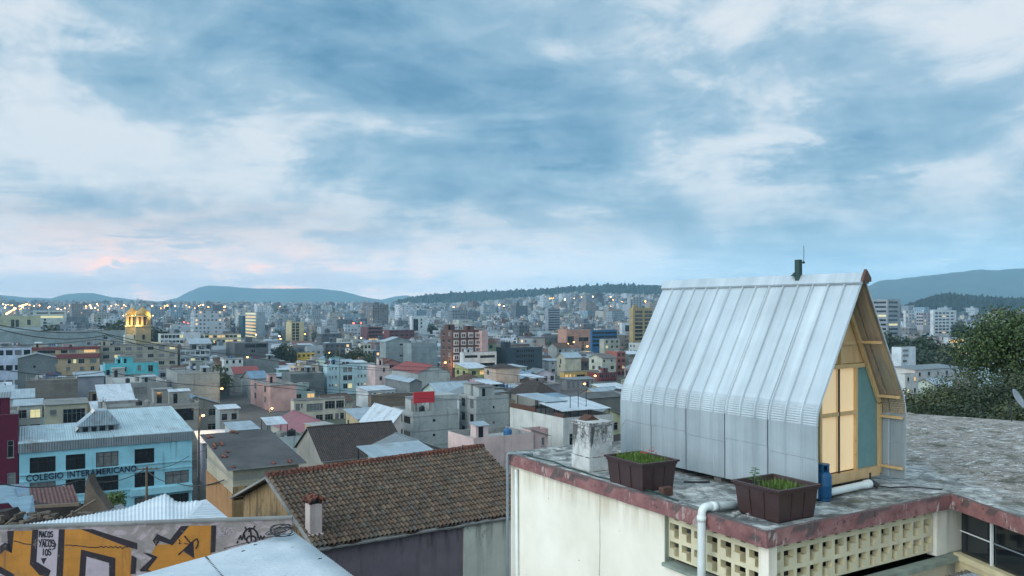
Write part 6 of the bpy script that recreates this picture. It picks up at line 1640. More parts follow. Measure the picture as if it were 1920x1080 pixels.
o = m.build('debris', 'mud_wall', ruin); o['kind'] = 'stuff'

# --- lower lean-to under the pierced wall
lt = empty('lean_to', Vector((7.2, 13.2, -4))); tag(lt, 'low lean-to of dark sheets under the pierced block wall', 'lean-to')
m = MB(); corr(m, wr(1.6, -.35, -1.42), wr(5.4, -.35, -1.42), wr(1.8, -2.2, -1.75), .13, .02, seed=9); o = m.build('roof', 'zinc_old', lt); o.modifiers.new('gauge', 'SOLIDIFY').thickness = .015
m = MB(); corr(m, wr(3.9, -.5, -1.36), wr(5.0, -.6, -1.36), wr(4.0, -2.0, -1.62), .10, .018, seed=5); o = m.build('roof_sheet', 'zinc', lt); o.modifiers.new('gauge', 'SOLIDIFY').thickness = .015
m = MB(); m.bar(wr(1.7, -2.1, -1.84), wr(5.4, -2.1, -1.84), .1, .14); m.bar(wr(2, -2.1, -1.9), wr(2, -2.1, -5), .1, .1); m.build('rail', 'dark_timber', lt)
# ================================================================== trees and shrubs
def leafmat(name, c1, c2):
    def b(t, bs):
        p = t.pos(); oi = t.new('ShaderNodeObjectInfo')
        r = t.new('ShaderNodeNewGeometry').outputs['Random Per Island']
        c = t.ramp(r, [(0., c1), (1., c2)])
        c = t.mix(1., c, t.ramp(t.noise(p, .8, 3), [(.3, (.75,)*3), (.7, (1.25,)*3)]), 'MULTIPLY')
        setb(t, bs, c, .6)
    return material(name, b)
leafmat('leaf_dark', S(30, 44, 30), S(56, 72, 42)); leafmat('leaf_green', S(52, 78, 38), S(96, 122, 58)); leafmat('leaf_olive', S(46, 58, 36), S(84, 92, 54))
leafmat('leaf_tree', S(32, 50, 27), S(76, 98, 46))
plain('bark', S(74, 62, 52), .95, 0, .3, 3, .05)
def leaves(m, c, rad, n, size, rnd, lobes=9, shell=.55, squash=.85, mi=0):
    """leaf-sized faces through the volume of a crown made of several clumps"""
    c = Vector(c); lb = []
    for k in range(lobes):
        a_ = rnd.uniform(0, 2*pi); e_ = rnd.uniform(-.6, 1.0); r_ = rnd.uniform(.35, .75)
        lb.append((c+Vector((cos(a_)*cos(e_)*rad*r_, sin(a_)*cos(e_)*rad*r_, sin(e_)*rad*r_*squash)), rad*rnd.uniform(.28, .5)))
    lb.append((c, rad*.6))
    tw = sum(l[1]**2 for l in lb)
    for (lc, lr) in lb:
        for _ in range(int(n*lr*lr/tw)):
            d_ = Vector((rnd.gauss(0, 1), rnd.gauss(0, 1), rnd.gauss(0, 1))).normalized()
            q = lc+d_*lr*(shell+(1.08-shell)*rnd.random()**.7); q.z = lc.z+(q.z-lc.z)*squash
            nn = (d_+Vector((rnd.gauss(0, .6), rnd.gauss(0, .6), rnd.gauss(.3, .6)))).normalized()
            a1 = nn.cross(Vector((rnd.gauss(0, 1), rnd.gauss(0, 1), rnd.gauss(0, 1)))).normalized(); a2 = nn.cross(a1)
            s_ = size*rnd.uniform(.6, 1.3); L2 = s_*1.5
            m.add([q-a1*s_*.45, q+a2*L2*.5+nn*s_*.12, q+a1*s_*.45, q-a2*L2*.5], [(0, 1, 2, 3)], mi)
    return lb
def tree(name, label, base, h, rad, n, size, mat_, cat, seed, group=None, squash=.9, trunk_r=.2, lobes=10):
    rnd = random.Random(seed); base = Vector(base); root = empty(name, base); tag(root, label, cat, group)
    cc_ = base+Vector((0, 0, h-rad*squash))
    m = MB(); lb = leaves(m, cc_, rad, n, size, rnd, lobes, .5, squash); m.build('crown', mat_, root)
    m = MB(); fork = base+Vector((rnd.uniform(-.1, .1)*rad, 0, max(.3, (h-rad*1.6*squash)))); m.tube([base-Vector((0, 0, .5)), base.lerp(fork, .5)+Vector((rnd.uniform(-.1, .1), 0, 0)), fork], [trunk_r*1.3, trunk_r, trunk_r*.85], 8)
    for (lc, lr) in lb[:6]: m.tube([fork, fork.lerp(lc, .55)+Vector((0, 0, rad*.1)), lc], [trunk_r*.6, trunk_r*.35, trunk_r*.12], 6)
    m.build('trunk', 'bark', root)
    return root
# on the right, behind the far roof edge
def at_tree(px, py_top, d): q = P(px, py_top, d); return q
q = P(1903, 558, 46); tree('leafy_tree', 'big dense green tree rising behind the far roof edge', (q.x, 46, -3.5), q.z+3.5, 3.3, 24000, .12, 'leaf_tree', 'tree', 1, squash=.92, trunk_r=.25, lobes=26)
SH = [(1722, 722, 40, 1.9, 'leaf_olive', 'low olive shrub next to the cabin eave'), (1770, 712, 43, 2.2, 'leaf_dark', 'dark rounded shrub between the olive shrub and the big tree'), (1822, 694, 41, 2.6, 'leaf_olive', 'broad olive bush below the big green tree'), (1880, 690, 39, 2.8, 'leaf_dark', 'dark bush behind the satellite dish'), (1945, 685, 40, 2.8, 'leaf_olive', 'tall olive bush past the satellite dish'),
      (1740, 752, 36, 1.5, 'leaf_dark', 'small dark shrub hugging the roof edge by the cabin'), (1800, 748, 35.5, 1.7, 'leaf_dark', 'wide dark shrub hugging the roof edge'), (1862, 746, 34.5, 1.7, 'leaf_dark', 'dark shrub at the roof edge just before the dish'), (1925, 744, 34, 1.7, 'leaf_olive', 'low olive shrub at the roof edge past the dish')]
for k, (px, py, d, r_, mt, lab) in enumerate(SH):
    q = P(px, py, d); tree('shrub', lab, (q.x, d, -5), q.z+5, r_, 10000 if r_ > 2 else 6500, .095, mt, 'shrub', 20+k, 'shrubs behind the far roof edge', .8, .08, 18)
q = P(210, 918, 54); tree('shrub', 'green shrub growing out of the ruined house', (q.x, 54, q.z-1.6), 1.7, 1.0, 1500, .13, 'leaf_green', 'shrub', 40, None, .85, .05, 8)

# dark trees in the town: four kinds, copied
protos = []
for k in range(5):
    root = empty('town_tree', (0, 0, 0)); rnd = random.Random(50+k)
    m = MB(); tall = k in (1, 3)
    if k == 4:                       # conifer
        for j in range(9):
            z_ = 2.+j*1.1; leaves(m, (0, 0, z_), 2.6*(1-j/10.), 120-9*j, .55, rnd, 3, .4, .35)
        H_ = 11.5
    else:
        leaves(m, (0, 0, 5.2 if tall else 3.9), 3.4 if not tall else 3.2, 950, .5, rnd, 10, .45, .95 if not tall else 1.35); H_ = 9.5 if tall else 7.0
    m.build('crown', 'leaf_dark' if k != 2 else 'leaf_olive', root)
    m = MB(); m.tube([(0, 0, -1), (.1, 0, H_*.3), (0, .1, H_*.6)], [.3, .24, .1], 6); m.build('trunk', 'bark', root)
    protos.append((root, H_))
TT = [(531, 641, 395, 0, 'dark round tree before the lit lamps, beside the striped tower'), (545, 646, 390, 3, 'tall dark tree at the foot of the striped tower'), (522, 650, 400, 0, 'dark tree touching the black topped block'), (622, 652, 330, 3, 'dark tree standing over the yellow house street'), (640, 655, 335, 1, 'thin dark tree beside the pale shed wall'), (668, 648, 342, 0, 'dark tree before the three window house'), (700, 660, 330, 2, 'spreading olive tree under the gabled warehouse'), (690, 664, 322, 0, 'low dark tree above the pale blue apartments'),
      (85, 596, 560, 4, 'pointed dark tree left of the church by the olive building'), (98, 606, 480, 0, 'dark tree clump beside the long grey hall'), (105, 610, 470, 3, 'dark tree by the bright orange lamp'), (186, 594, 640, 4, 'dark pointed conifer between the church and the lamps'), (218, 597, 560, 0, 'dark tree just behind the church domes'), (203, 613, 500, 2, 'olive bush like tree at the church annex'), (292, 610, 520, 0, 'dark tree at the other side of the church'), (405, 636, 470, 0, 'round dark tree beside the low cream lit building'), (383, 624, 560, 0, 'small dark tree by the white hall wall'), (575, 597, 980, 3, 'dark tree on the ridge behind the striped tower'),
      (655, 602, 900, 0, 'wide dark tree near a red roof in mid town'), (672, 600, 900, 3, 'tall dark tree right of the wide mid town tree'), (810, 606, 760, 0, 'dark tree beside the stepped white block'), (825, 608, 740, 3, 'tall dark tree behind the brown grid block'), (882, 605, 760, 0, 'dark tree above the white strip window office'), (990, 624, 520, 0, 'flat dark tree over the slate office'), (965, 633, 420, 4, 'conifer at the slate office roof'), (1093, 634, 520, 4, 'conifer beside the peach block lamp'), (402, 680, 262, 2, 'olive tree in the gap by the white three row house'), (408, 694, 255, 2, 'second olive tree lower in the gap by the white three row house'),
      (1676, 620, 330, 0, 'dark tree at the foot of the grey slab tower'), (1694, 622, 320, 3, 'tall dark tree in the wood beside the cabin'), (1712, 628, 300, 0, 'round dark tree in the middle of the wood'), (1730, 618, 330, 3, 'tallest dark tree of the wood'), (1750, 630, 310, 0, 'dark tree of the wood near the street lamp'), (1765, 640, 300, 2, 'olive tree of the wood beside the banded office'), (1740, 655, 280, 0, 'low dark tree at the bottom of the wood'), (1772, 662, 285, 3, 'dark tree by the foot of the banded office'), (1708, 658, 270, 0, 'dark tree behind the white stair block'), (1686, 640, 300, 0, 'dark tree between the cabin and the white stair block'),
      (1800, 600, 600, 0, 'dark tree behind the white tower'), (30, 590, 700, 0, 'dark tree behind the olive building'), (452, 600, 900, 3, 'slim dark tree beside the curved glass tower')]
first = set()
for k, (px, pt_, d, kind, lab) in enumerate(TT):
    root, H_ = protos[kind]
    o = root if kind not in first else copy_tree(root)
    first.add(kind)
    top = P(px, pt_, d); g_ = ground(top.x, d); g_ = max(g_, top.z-22)
    s_ = (top.z-g_)/H_; sx = s_*(.8 if kind in (1, 3, 4) else .95)
    o.location = (top.x, d, g_); o.scale = (sx, sx, s_); o.rotation_euler = (0, 0, k*1.7)
    tag(o, lab, 'tree', 'dark trees in the town')
for k, (root, H_) in enumerate(protos):
    if k not in first:
        for ch in list(root.children): bpy.data.objects.remove(ch)
        bpy.data.objects.remove(root)

# ================================================================== the rest of the houses
frnd = random.Random(5)
def overlap_ok(px0, px1, y0, y1, d):
    for (a, b, c, e, hd, ctr, rad, nm) in HEROES:
        if d > hd+2: continue
        ix = min(px1, b)-max(px0, a); iy = min(y1, e)-max(y0, c)
        if ix > 1 and iy > 1 and ix*iy > .05*(b-a)*(e-c): return False
        if ix > 6 and iy > 7: return False
    return True
def clear_of(x, y, ha, hb):
    for (ux, uy, a, b, th) in USED:
        if (ux-x)**2+(uy-y)**2 < (max(a, b)*.9+max(ha, hb)*.9)**2: return False
    return True
NAMED = [h for h in HEROES if h[7]]
COLS = [((182, 186, 182), 'pale grey', 3), ((150, 154, 152), 'grey', 5), ((122, 128, 128), 'dark grey', 4), ((200, 204, 202), 'white', 5), ((192, 182, 158), 'cream', 3), ((184, 164, 158), 'dusty pink', 2), ((150, 184, 190), 'pale blue', 2), ((160, 132, 108), 'tan', 2), ((128, 92, 80), 'brick brown', 2), ((176, 160, 118), 'ochre', 1), ((150, 166, 142), 'pale green', 1), ((146, 112, 106), 'dull red', 1)]
CW = [c for c in COLS for _ in range(c[2])]
ROOFS = [('flat', 'concrete', 'flat concrete roof'), ('flat', 'concrete_pale', 'pale flat roof'), ('flat', 'concrete_dark', 'dark flat roof'), ('sheet', 'zinc', 'sloping zinc roof'), ('sheet', 'zinc_white', 'sloping white sheet roof'), ('gable_v', 'zinc', 'zinc gable roof'), ('gable_u', 'zinc_grey', 'grey sheet gable roof'), ('gable_v', 'tile', 'brown tile roof'), ('gable_u', 'tile_dark', 'dark tile roof'), ('hip', 'tile_dark', 'dark hipped tile roof'), ('gable_v', 'zinc_red', 'red sheet roof'), ('gable_u', 'zinc_blue', 'blue sheet gable roof'), ('hip', 'tile', 'brown hipped tile roof'), ('gable_v', 'zinc_old', 'rusty sheet roof'), ('gable_u', 'tile_red', 'reddish tile roof')]
RW = [0, 0, 0, 0, 1, 1, 2, 3, 3, 3, 3, 4, 4, 4, 5, 5, 5, 6, 6, 7, 7, 8, 8, 9, 10, 11, 12, 13, 13, 14]
def label_for(px, y, d, sto, cname, rname, size, feat):
    num = {1: 'one storey', 2: 'two storey', 3: 'three storey', 4: 'four storey', 5: 'five storey'}[sto]
    near = sorted(NAMED, key=lambda h: ((px-(h[0]+h[1])/2)/1.)**2+((y-(h[2]+h[3])/2)*2.2)**2)
    for n_try in range(14):
        h = near[n_try % len(near)]
        cx = (h[0]+h[1])/2; cyy = (h[2]+h[3])/2
        ddx = px-cx; 
        if d > h[4]*1.12 and abs(ddx) < (h[1]-h[0])*.8: rel = 'behind'
        elif d < h[4]*.9 and abs(ddx) < (h[1]-h[0])*.8: rel = 'in front of'
        elif abs(ddx) < 90: rel = 'just left of' if ddx < 0 else 'just right of'
        else: rel = 'well left of' if ddx < 0 else 'well right of'
        for mid in ([feat] if feat else [])+['']:
            lab = f'{size}{num} {cname} house with {rname}{mid}, {rel} {h[7]}'
            if lab not in LABELS and len(lab.split()) <= 16: return lab
    return None
def place_house(x, y, lot_a, lot_b, far):
    g_ = ground(x, y); c0 = Vector((x, y, 0))
    col, cname, _ = frnd.choice(CW); rf, rm_, rname = ROOFS[frnd.choice(RW)]
    sto = frnd.choices([1, 2, 3, 4, 5], [3, 7, 6, 2, .6])[0]
    if y < 105: sto = frnd.choice([2, 3])
    fh = frnd.uniform(2.6, 2.9); h = sto*fh+.5
    a = lot_a*frnd.uniform(.72, .98); b = lot_b*frnd.uniform(.72, .98)
    if rf != 'flat': b = min(b, 11); a = min(a, 10)
    th = 31+frnd.choice([0, 0, 0, 4, -5, 8])
    sn, cs = sin(radians(th)), cos(radians(th)); U = Vector((-sn, cs, 0)); V = Vector((cs, sn, 0))
    zt = g_+h
    cs4 = [c0, c0+U*a, c0+V*b, c0+U*a+V*b]; ctr = (cs4[0]+cs4[3])/2
    pxs = [topx(p.x, p.y) for p in cs4]; px0, px1 = min(pxs), max(pxs)
    yt = H-(zt+(1.5 if rf != 'flat' else .3)-ZC)/y*F; yb = H-(g_-ZC)/y*F
    if px1 < -20 or px0 > 1960 or (px0 > 1225 and px1 < 1640): return None
    if px1 > 940 and px0 < 1230 and y < 60: return None
    if not overlap_ok(px0, px1, yt, yb, y) or not clear_of(ctr.x, ctr.y, a/2, b/2): return None
    size = ''
    if b > 10.2: size = 'wide '
    elif b < 6.6: size = 'narrow '
    nC_ = max(1, int(b/frnd.uniform(2.3, 3.6))); nA = max(1, int(a/frnd.uniform(2.6, 4.)))
    blind = frnd.random()
    ex = ''; feat = ''
    if rf == 'flat':
        q = frnd.random()
        if q < .3: ex = 'hut'; feat = ' and stair hut'
        elif q < .5: ex = 'hutr tank'; feat = ' and stair hut'
        elif q < .7: ex = 'canopy'; feat = ' and sheet canopy'
        elif q < .8: ex = 'rebar'
        elif q < .9: ex = 'canopyr hut'; feat = ' with canopy'
    if frnd.random() < .2: ex += ' ledge'
    if frnd.random() < .12 and sto > 1: ex += ' balcony'; feat = feat or ' and balconies'
    ww, wh = frnd.uniform(1., 1.9), frnd.uniform(1.1, 1.6)
    wm_ = 'block_wall' if cname in ('grey', 'dark grey', 'brick brown') and frnd.random() < .6 else 'painted_wall'
    lab = label_for((px0+px1)/2, (yt+yb)/2, y, sto, cname, rname, size, feat)
    if lab is None: return None
    jc = tuple(clamp(k+frnd.uniform(-12, 12), 20, 240) for k in col)
    o, R, zb, root = building('town_house', lab, 'house', Vector((x, y, zt)), a, b, th, S(*jc), roof=rf, rmat=rm_, wl=None if blind < .35 else (nA, sto, ww*.9, wh, int(x*31)), wr=None if blind > .9 else (nC_, sto, ww, wh, int(x*17+5)), fh=fh, lit=.035, wmat=wm_, zb=g_-1.2, rise=frnd.uniform(.4, 1.4) if rf == 'sheet' else min(a, b)*frnd.uniform(.16, .26), parts=not far, group='houses of the town', extra=ex, wstyle='dark' if frnd.random() < .4 else '', clutter=frnd.choice([0, 1, 2, 3, 4]), margin=.85, rnd=frnd, over=frnd.uniform(.25, .6))
    USED.append((ctr.x, ctr.y, a/2, b/2, th))
    return o
count = 0
NEARMAX = 252
cand = []
for i in range(-90, 90):
    for j in range(-10, 90):
        step = 10.9
        p = V31*(i*step+(i//4)*2.8)+U31*(j*step+(j//3)*2.8)
        y = p.y
        if y < 58 or y > 480: continue
        px = topx(p.x, y)
        if px < -80 or px > 2000 or (1215 < px < 1650): continue
        if px > 1640 and (y < 190): continue
        if px > 935 and px < 1215 and y < 110: continue
        cand.append((y, p.x+frnd.uniform(-1.5, 1.5), y+frnd.uniform(-1.5, 1.5)))
cand.sort()
for (_, x, y) in cand:
    if count >= NEARMAX: break
    o = place_house(x, y, frnd.uniform(8.8, 11.2), frnd.uniform(8.2, 11.4), y > 215)
    if o is not None: count += 1; LASTY = y
print('houses placed', count, 'out to', LASTY)

# ------------------------------------------------------------------ far town: thousands of buildings that nobody could count
def _far(t, bs):
    at = t.new('ShaderNodeAttribute', attribute_name='wall_tint'); u, v = t.uv(); p = t.pos()
    nz = t.sep(t.new('ShaderNodeNewGeometry').outputs['True Normal'])[2]
    cell = t.comb(t.math('FLOOR', t.math('MULTIPLY', u, .36)), t.math('FLOOR', t.math('MULTIPLY', v, .34)), 0)
    fu, fv = t.math('FRACT', t.math('MULTIPLY', u, .36)), t.math('FRACT', t.math('MULTIPLY', v, .34))
    wn = t.new('ShaderNodeTexWhiteNoise', noise_dimensions='3D'); t.put(wn.inputs['Vector'], cell)
    win = t.math('MULTIPLY', t.math('MULTIPLY', t.math('GREATER_THAN', fu, .28), t.math('LESS_THAN', fu, .76)), t.math('MULTIPLY', t.math('GREATER_THAN', fv, .3), t.math('LESS_THAN', fv, .74)))
    win = t.math('MULTIPLY', win, t.math('LESS_THAN', t.math('ABSOLUTE', nz), .3))
    some = t.math('GREATER_THAN', wn.outputs['Value'], .35)
    win = t.math('MULTIPLY', win, some)
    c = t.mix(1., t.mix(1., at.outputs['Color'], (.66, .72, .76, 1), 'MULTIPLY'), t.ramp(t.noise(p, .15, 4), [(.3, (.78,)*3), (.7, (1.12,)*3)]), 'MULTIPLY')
    c = t.mix(t.math('MULTIPLY', win, .85), c, S(40, 46, 52))
    setb(t, bs, c, .8)
    lit = t.math('MULTIPLY', win, t.math('GREATER_THAN', wn.outputs['Value'], .975))
    bs.inputs['Emission Color'].default_value = (1, .66, .3, 1); t.put(bs.inputs['Emission Strength'], t.math('MULTIPLY', lit, 1.2))
m_ = material('far_walls', _far); m_.cycles.emission_sampling = 'NONE'
fm = MB(); fcol = []
WCOL = [(200, 206, 208), (190, 194, 192), (176, 182, 184), (158, 164, 168), (210, 212, 208), (200, 196, 182), (172, 160, 154), (190, 174, 160), (150, 144, 142), (132, 108, 102), (164, 186, 196), (120, 126, 130), (214, 216, 218), (140, 146, 150), (104, 110, 114), (186, 194, 198), (216, 220, 222)]
RCOL = [(150, 158, 162), (178, 188, 194), (120, 124, 126), (104, 84, 74), (92, 90, 88), (196, 206, 212), (130, 92, 80), (140, 146, 146)]
def fbox(x, y, a, b, z0, z1, th, wc, rc, gable=0.):
    U = Vector((-sin(th), cos(th), 0)); V = Vector((cos(th), sin(th), 0)); o = Vector((x, y, 0)); k = len(fm.v)
    ps = [o, o+V*b, o+V*b+U*a, o+U*a]
    fm.v += [(p.x, p.y, z0) for p in ps]+[(p.x, p.y, z1) for p in ps]
    for i_ in range(4): fm.f.append((k+i_, k+(i_+1) % 4, k+4+(i_+1) % 4, k+4+i_)); fm.m.append(0); fcol.append((wc, 4))
    if gable > 0:
        e = o+U*a*.5; q0, q1 = Vector((e.x, e.y, z1+gable)), Vector((e.x, e.y, z1+gable))+V*b
        fm.v += [tuple(q0), tuple(q1)]
        fm.f += [(k+4, k+5, k+9, k+8), (k+7, k+8, k+9, k+6), (k+4, k+8, k+7), (k+5, k+6, k+9)]; fm.m += [0]*4; fcol.extend([(rc, 4), (rc, 4), (wc, 3), (wc, 3)])
    else: fm.f.append((k+4, k+5, k+6, k+7)); fm.m.append(0); fcol.append((rc, 4))
def near_gap(px, y): return 1225 < px < 1640
def far_ok(px0, px1, yt, yb, y):
    for (a, b, c, e, hd, ctr, rad, nm) in HEROES:
        if y < hd+4 and min(px1, b)-max(px0, a) > 1 and min(yb, e)-max(yt, c) > 1.5: return False
    return True
def far_rows(y, yend, lo, hi, skip):
  while y < yend:
    step = 13. if y < 600 else 9.6+max(0, y-1100)*.004
    x = (lo-960)/F*y; x1 = (hi-960)/F*y
    while x < x1:
        px = topx(x, y)
        if not skip(px, y):
            yy_ = y+frnd.uniform(-.45, .45)*step; xx = x+frnd.uniform(-2, 2)
            g_ = ground(xx, yy_); a, b = frnd.uniform(8, 13), frnd.uniform(8, 15)
            if y > 700: a *= .75; b *= .75
            sto = frnd.choices([1, 2, 3, 4, 5, 6], [2, 6, 6, 3, 1, .5])[0]
            mid = sst(700, 1000, y)*(1-sst(1900, 2400, y))
            if frnd.random() < .008+.024*mid*(1 if px > 650 else .12): sto = frnd.choice([6, 7, 8, 9, 10, 12])
            h = sto*2.8
            if sto >= 7: a = frnd.uniform(12, 18); b = frnd.uniform(12, 22)
            if px > 1640: h = min(h, 14) if y < 1200 else h
            yt = H-(g_+h+1-ZC)/yy_*F; yb = H-(g_-ZC)/yy_*F; w_ = (a*.5+b)*.5/yy_*F
            cap_ = interp(YCITY, clamp(px, 0, 1920))-9-(6 if frnd.random() < .1 else 0)
            if yt < cap_: h = (ZC+(H-cap_)/F*yy_)-g_; yt = cap_
            wood = mnoise.noise(Vector((xx*.006, yy_*.004, 3.3)))
            if h > 2.5 and not (wood > .42 and sto < 7) and far_ok(px-w_, px+w_*1.4, yt, yb, yy_) and clear_of(xx, yy_, a/2, b/2):
                wc = frnd.choice(WCOL); rc = frnd.choice(RCOL); j_ = frnd.uniform(.82, 1.1)
                wc = tuple(k*j_ for k in S(*wc)[:3]); rc = tuple(S(*rc)[:3])
                th = radians(31+frnd.choice([0, 0, 0, 6, -8, 15]))
                fbox(xx, yy_, a, b, g_-2, g_+h, th, wc, rc, frnd.uniform(1., 2.2) if (sto < 4 and frnd.random() < .38) else 0)
                if sto >= 3 and frnd.random() < .5: fbox(xx+1, yy_+a*.5, a*.25, b*.25, g_+h, g_+h+2.6, th, wc, rc)
        x += frnd.uniform(.9, 1.25)*step*(1.1 if y < 900 else 1.2)
    y += step*(1.1 if y < 900 else 1.3)
far_rows(LASTY-55, 2560, -420, 2300, lambda px, y: False)
far_rows(78, LASTY-56, -420, 2300, lambda px, y: -75 < px < 1225 or (px > 1500 and y < 300) or (px > 1630 and px < 2020) or (px > 940 and y < 115))
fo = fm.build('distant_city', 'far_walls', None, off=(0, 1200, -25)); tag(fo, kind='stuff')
ca = fo.data.color_attributes.new('wall_tint', 'FLOAT_COLOR', 'CORNER'); flat = []
for (c_, n_) in fcol: flat += [c_[0], c_[1], c_[2], 1]*n_
ca.data.foreach_set('color', flat)
# woods and park trees between those far roofs
wm_ = MB(); wr_ = random.Random(31); nt = 0
for _ in range(9000):
    y = 420+2100*wr_.random()**.8; px = wr_.uniform(-20, 1940)
    if near_gap(px, y): continue
    x = (px-960)/F*y
    wood = mnoise.noise(Vector((x*.006, y*.004, 3.3)))
    if wood < .36 and wr_.random() > .06: continue
    g_ = ground(x, y); r_ = wr_.uniform(2.5, 5.); hh = r_*wr_.uniform(1.5, 2.3)
    yt = H-(g_+hh-ZC)/y*F; yb = H-(g_-ZC)/y*F; w_ = r_/y*F
    if not far_ok(px-w_, px+w_, yt, yb, y) or yt < interp(YCITY, clamp(px, 0, 1920))-8: continue
    nl = 60 if y < 900 else 34
    for _k in range(nl):
        d_ = Vector((wr_.gauss(0, 1), wr_.gauss(0, 1), wr_.gauss(0, 1))).normalized(); q = Vector((x, y, g_+hh*.55))+Vector((d_.x*r_, d_.y*r_, d_.z*hh*.5))*wr_.uniform(.6, 1.)
        a1 = d_.cross(Vector((wr_.gauss(0, 1), wr_.gauss(0, 1), 1))).normalized(); a2 = d_.cross(a1); s_ = r_*.38
        wm_.add([q-a1*s_, q+a2*s_, q+a1*s_, q-a2*s_], [(0, 1, 2, 3)])
    nt += 1
tag(wm_.build('distant_woods', 'leaf_dark', None, off=(0, 1200, -25)), kind='stuff'); print('far trees', nt)

# ================================================================== street lamps, wires, poles
LP = [(5, 609), (14, 609.5), (115, 609), (156, 604), (170, 602.5), (179, 603), (178, 610.5), (198, 604), (207, 604), (213, 611), (214, 620), (147, 591), (141, 593), (138, 586.5), (134, 582), (170, 589), (236, 593), (299, 592), (302, 595), (307, 607), (306, 613), (311, 617), (313, 608), (318, 605), (324, 610), (332, 612), (353, 616), (370, 620), (379, 622), (390, 624), (374, 599), (401, 597), (418, 601), (422, 603), (429, 617), (433, 619), (403, 642), (291, 625.5), (464, 669), (526, 635), (507, 652), (560, 647), (575, 647.5), (605.5, 636), (618, 661), (677, 633), (676, 672), (835, 679), (846, 677), (646, 641), (416, 728), (510, 765), (515, 636), (496, 637), (480, 627), (524, 630), (572, 626), (585, 622), (652, 601), (924, 719.5), (933, 686), (945, 706), (1065, 644), (1076, 641), (1101, 649), (1096, 719), (1116, 704), (1166, 630), (1016, 622), (1035, 655), (1166, 592), (1760, 652), (1702, 715.5), (1765, 630), (1726.5, 600), (1668, 607), (760, 587), (772, 587), (781, 587), (381, 778)]
lp0 = empty('street_lamp', (0, 0, 0))
m = MB(); m.tube([(0, 0, -9), (0, 0, -.6), (.25, 0, -.2), (.9, 0, 0)], [.09, .07, .05, .04], 6); m.build('pole', 'dark_steel', lp0)
m = MB(); m.lathe(Vector((1., 0, -.42)), [(.12, 0), (.34, .08), (.44, .3), (.36, .5), (.12, .56)], 10); lh = m.build('lamp_head', 'lamp_warm', lp0, smooth=True)
lh2 = lh.data.copy(); lh2.materials[0] = MATS['lamp_orange']; lh3 = lh.data.copy(); lh3.materials[0] = MATS['lamp_white']
lrnd = random.Random(2)
for k, (px, py) in enumerate(LP):
    if py > 592: d = clamp(21.0*F/(py-H), 60, 1250)
    else: d = 1500
    if (px, py) == (381, 778): d = 128
    q = P(px, py, d); o = lp0 if k == 0 else copy_tree(lp0)
    s_ = .55 if d < 190 else .8 if d < 300 else 1.0 if d < 420 else min(2.6, (d/420)**.75)
    o.location = q-Vector((s_, 0, 0)); o.scale = (s_,)*3
    kind = 1 if py > 640 else lrnd.choice([0, 0, 1, 2])
    for ch in o.children:
        if ch.name.startswith('lamp_head') and kind: ch.data = lh2 if kind == 1 else lh3
    tag(o, 'street lamp glowing warmly on a dark pole between the town roofs', 'street lamp', 'street lamps lit in the town')
    if py > 628 and d < 620:
        L = bpy.data.lights.new('lamp_glow', 'POINT'); L.energy = 900 if d < 300 else 1500; L.color = (1, .55, .2); L.shadow_soft_size = .5
        lo = bpy.data.objects.new('lamp_glow', L); COL.objects.link(lo); lo.parent = o; lo.location = (1.0, -.6, -.9)
# lights too small and many to count
m = MB(); lr_ = random.Random(12)
def dot(px, py, d, s, mi):
    q = P(px, py, d); m.lathe(q-Vector((0, 0, s)), [(.2*s, 0), (s, s*.6), (s, s*1.4), (.2*s, 2*s)], 6, mi)
for _ in range(400):
    px = 600*lr_.random()**1.25 if lr_.random() < .8 else lr_.uniform(660, 1220) if lr_.random() < .85 else lr_.uniform(1650, 1800)
    top = interp(YCITY, px); py = top-3+abs(lr_.gauss(0, 14)); 
    if py > 612: continue
    d = clamp(22.*F/max(py-H, 4), 700, 1500) if py > 596 else lr_.uniform(1400, 2150)
    if not far_ok(px-1, px+1, py-1, py+1, d): continue
    dot(px, py, d, lr_.uniform(.55, 1.25)*d/1400, lr_.choice([0, 0, 0, 0, 1, 1, 1, 2]))
for k in range(26):                  # the lit avenue climbing the far slope
    f_ = k/25; px = lerp(12, 36, f_) if f_ < .75 else lerp(36, 51, (f_-.75)/.25); py = lerp(589.5, 575.5, f_) if f_ < .75 else lerp(575.5, 571, (f_-.75)/.25); dot(px, py-1, lerp(1000, 1250, f_), .95, 1 if k % 3 else 0)
for k in range(34): dot(300+lr_.random()*90, 606+lr_.random()*14+ (0 if lr_.random() < .7 else 3), 880, lr_.uniform(.35, .7), lr_.choice([0, 1, 2, 3, 3]))
for (px, py) in ((339, 617), (345, 604), (353.5, 621.6), (311, 616), (662, 606), (664, 606), (408, 589), (677, 606)): dot(px, py, 820, .7, 3)
lo_ = m.build('distant_lights', ['lamp_warm', 'lamp_orange', 'lamp_white', 'lamp_red']); tag(lo_, kind='stuff')
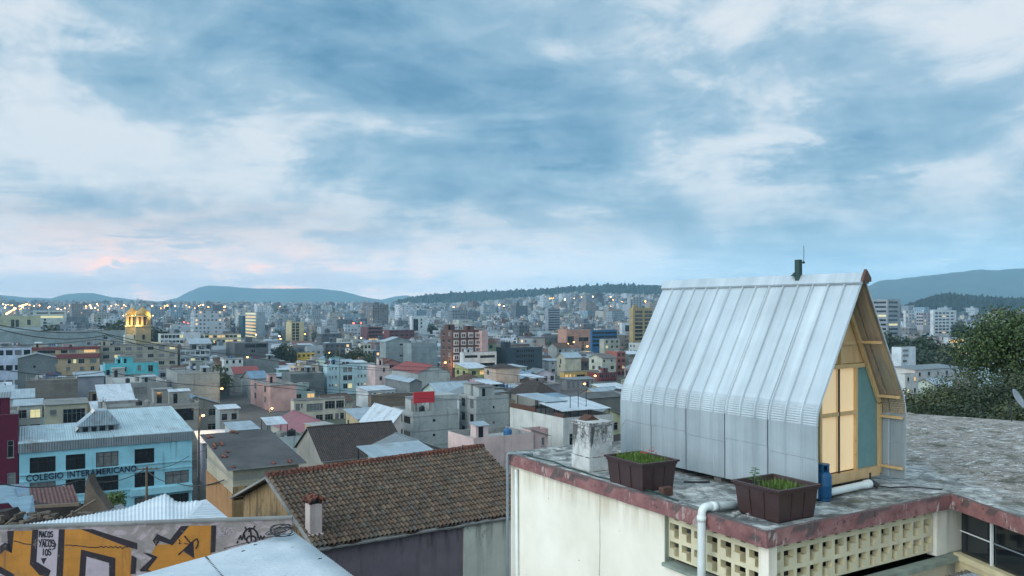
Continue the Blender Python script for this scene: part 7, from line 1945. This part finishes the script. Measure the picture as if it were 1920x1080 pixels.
# lamp under the veranda of the cream corner house and in the lane
# poles
for k, (px, yt, yb, d, lab) in enumerate(((275, 874, 990, 72, 'thin utility pole in front of the school'), (373, 764, 850, 100, 'slim grey pole beside the school and the lit lane'), (637, 650, 740, 240, 'pole over the red roofed hall'))):
    q = P(px, yt, d); r_ = empty('utility_pole', (q.x, d, ground(q.x, d)-.5)); tag(r_, lab, 'utility pole')
    m = MB(); m.tube([(q.x, d, ground(q.x, d)-.5), q], [.15, .10], 8); m.build('pole', 'wood_post', r_)
    m = MB(); m.bar(q-Vector((.9, 0, .3)), q+Vector((.9, .3, -.3)), .1, .1); 
    for s_ in (-.8, -.3, .4, .8): m.lathe(q+Vector((s_, s_*.15, -.26)), [(.05, 0), (.07, .08), (.03, .16)], 6)
    m.build('crossarm', 'wood_post', r_)
WIRES = [([(-60, 596, 62), (180, 622, 80), (500, 668, 110), (900, 700, 170)], 'upper black wire crossing the sky edge of the grey hall', .5), ([(-60, 598, 62), (200, 628, 80), (480, 672, 108), (860, 692, 165)], 'black wire sagging past the church foot', .9), ([(-60, 645, 60), (180, 636, 85), (400, 650, 120)], 'nearly level black wire in front of the mansard building', .3), ([(-60, 678, 58), (200, 696, 82), (480, 722, 112), (930, 748, 160)], 'low black wire before the turquoise house and pale blue apartments', .7), ([(480, 660, 150), (850, 690, 170), (1180, 716, 190)], 'black wire running past the red roofed hall', .6),
         ([(410, 700, 120), (760, 738, 150), (1160, 768, 175)], 'thin wire above the billboard building', .7), ([(275, 882, 72), (330, 905, 62), (420, 900, 44)], 'wire drooping from the pole to the adobe house', .3), ([(275, 878, 72), (150, 900, 60), (-40, 895, 50)], 'wire from the school pole towards the ruin', .6), ([(275, 880, 72), (360, 850, 100), (420, 820, 120)], 'wire from the school pole to the white shed', .5)]
for k, (pts, lab, sag) in enumerate(WIRES):
    q = [P(*p) for p in pts]; path = []
    for a_, b_ in zip(q, q[1:]):
        for i in range(14): t_ = i/14; path.append(a_.lerp(b_, t_)-Vector((0, 0, sag*4*t_*(1-t_))))
    path.append(q[-1]); m = MB(); m.tube(path, .038, 5); tag(m.build('overhead_wire', 'black_plastic'), lab, 'wire', 'overhead wires')
# two cars' worth of life: washing on a roof
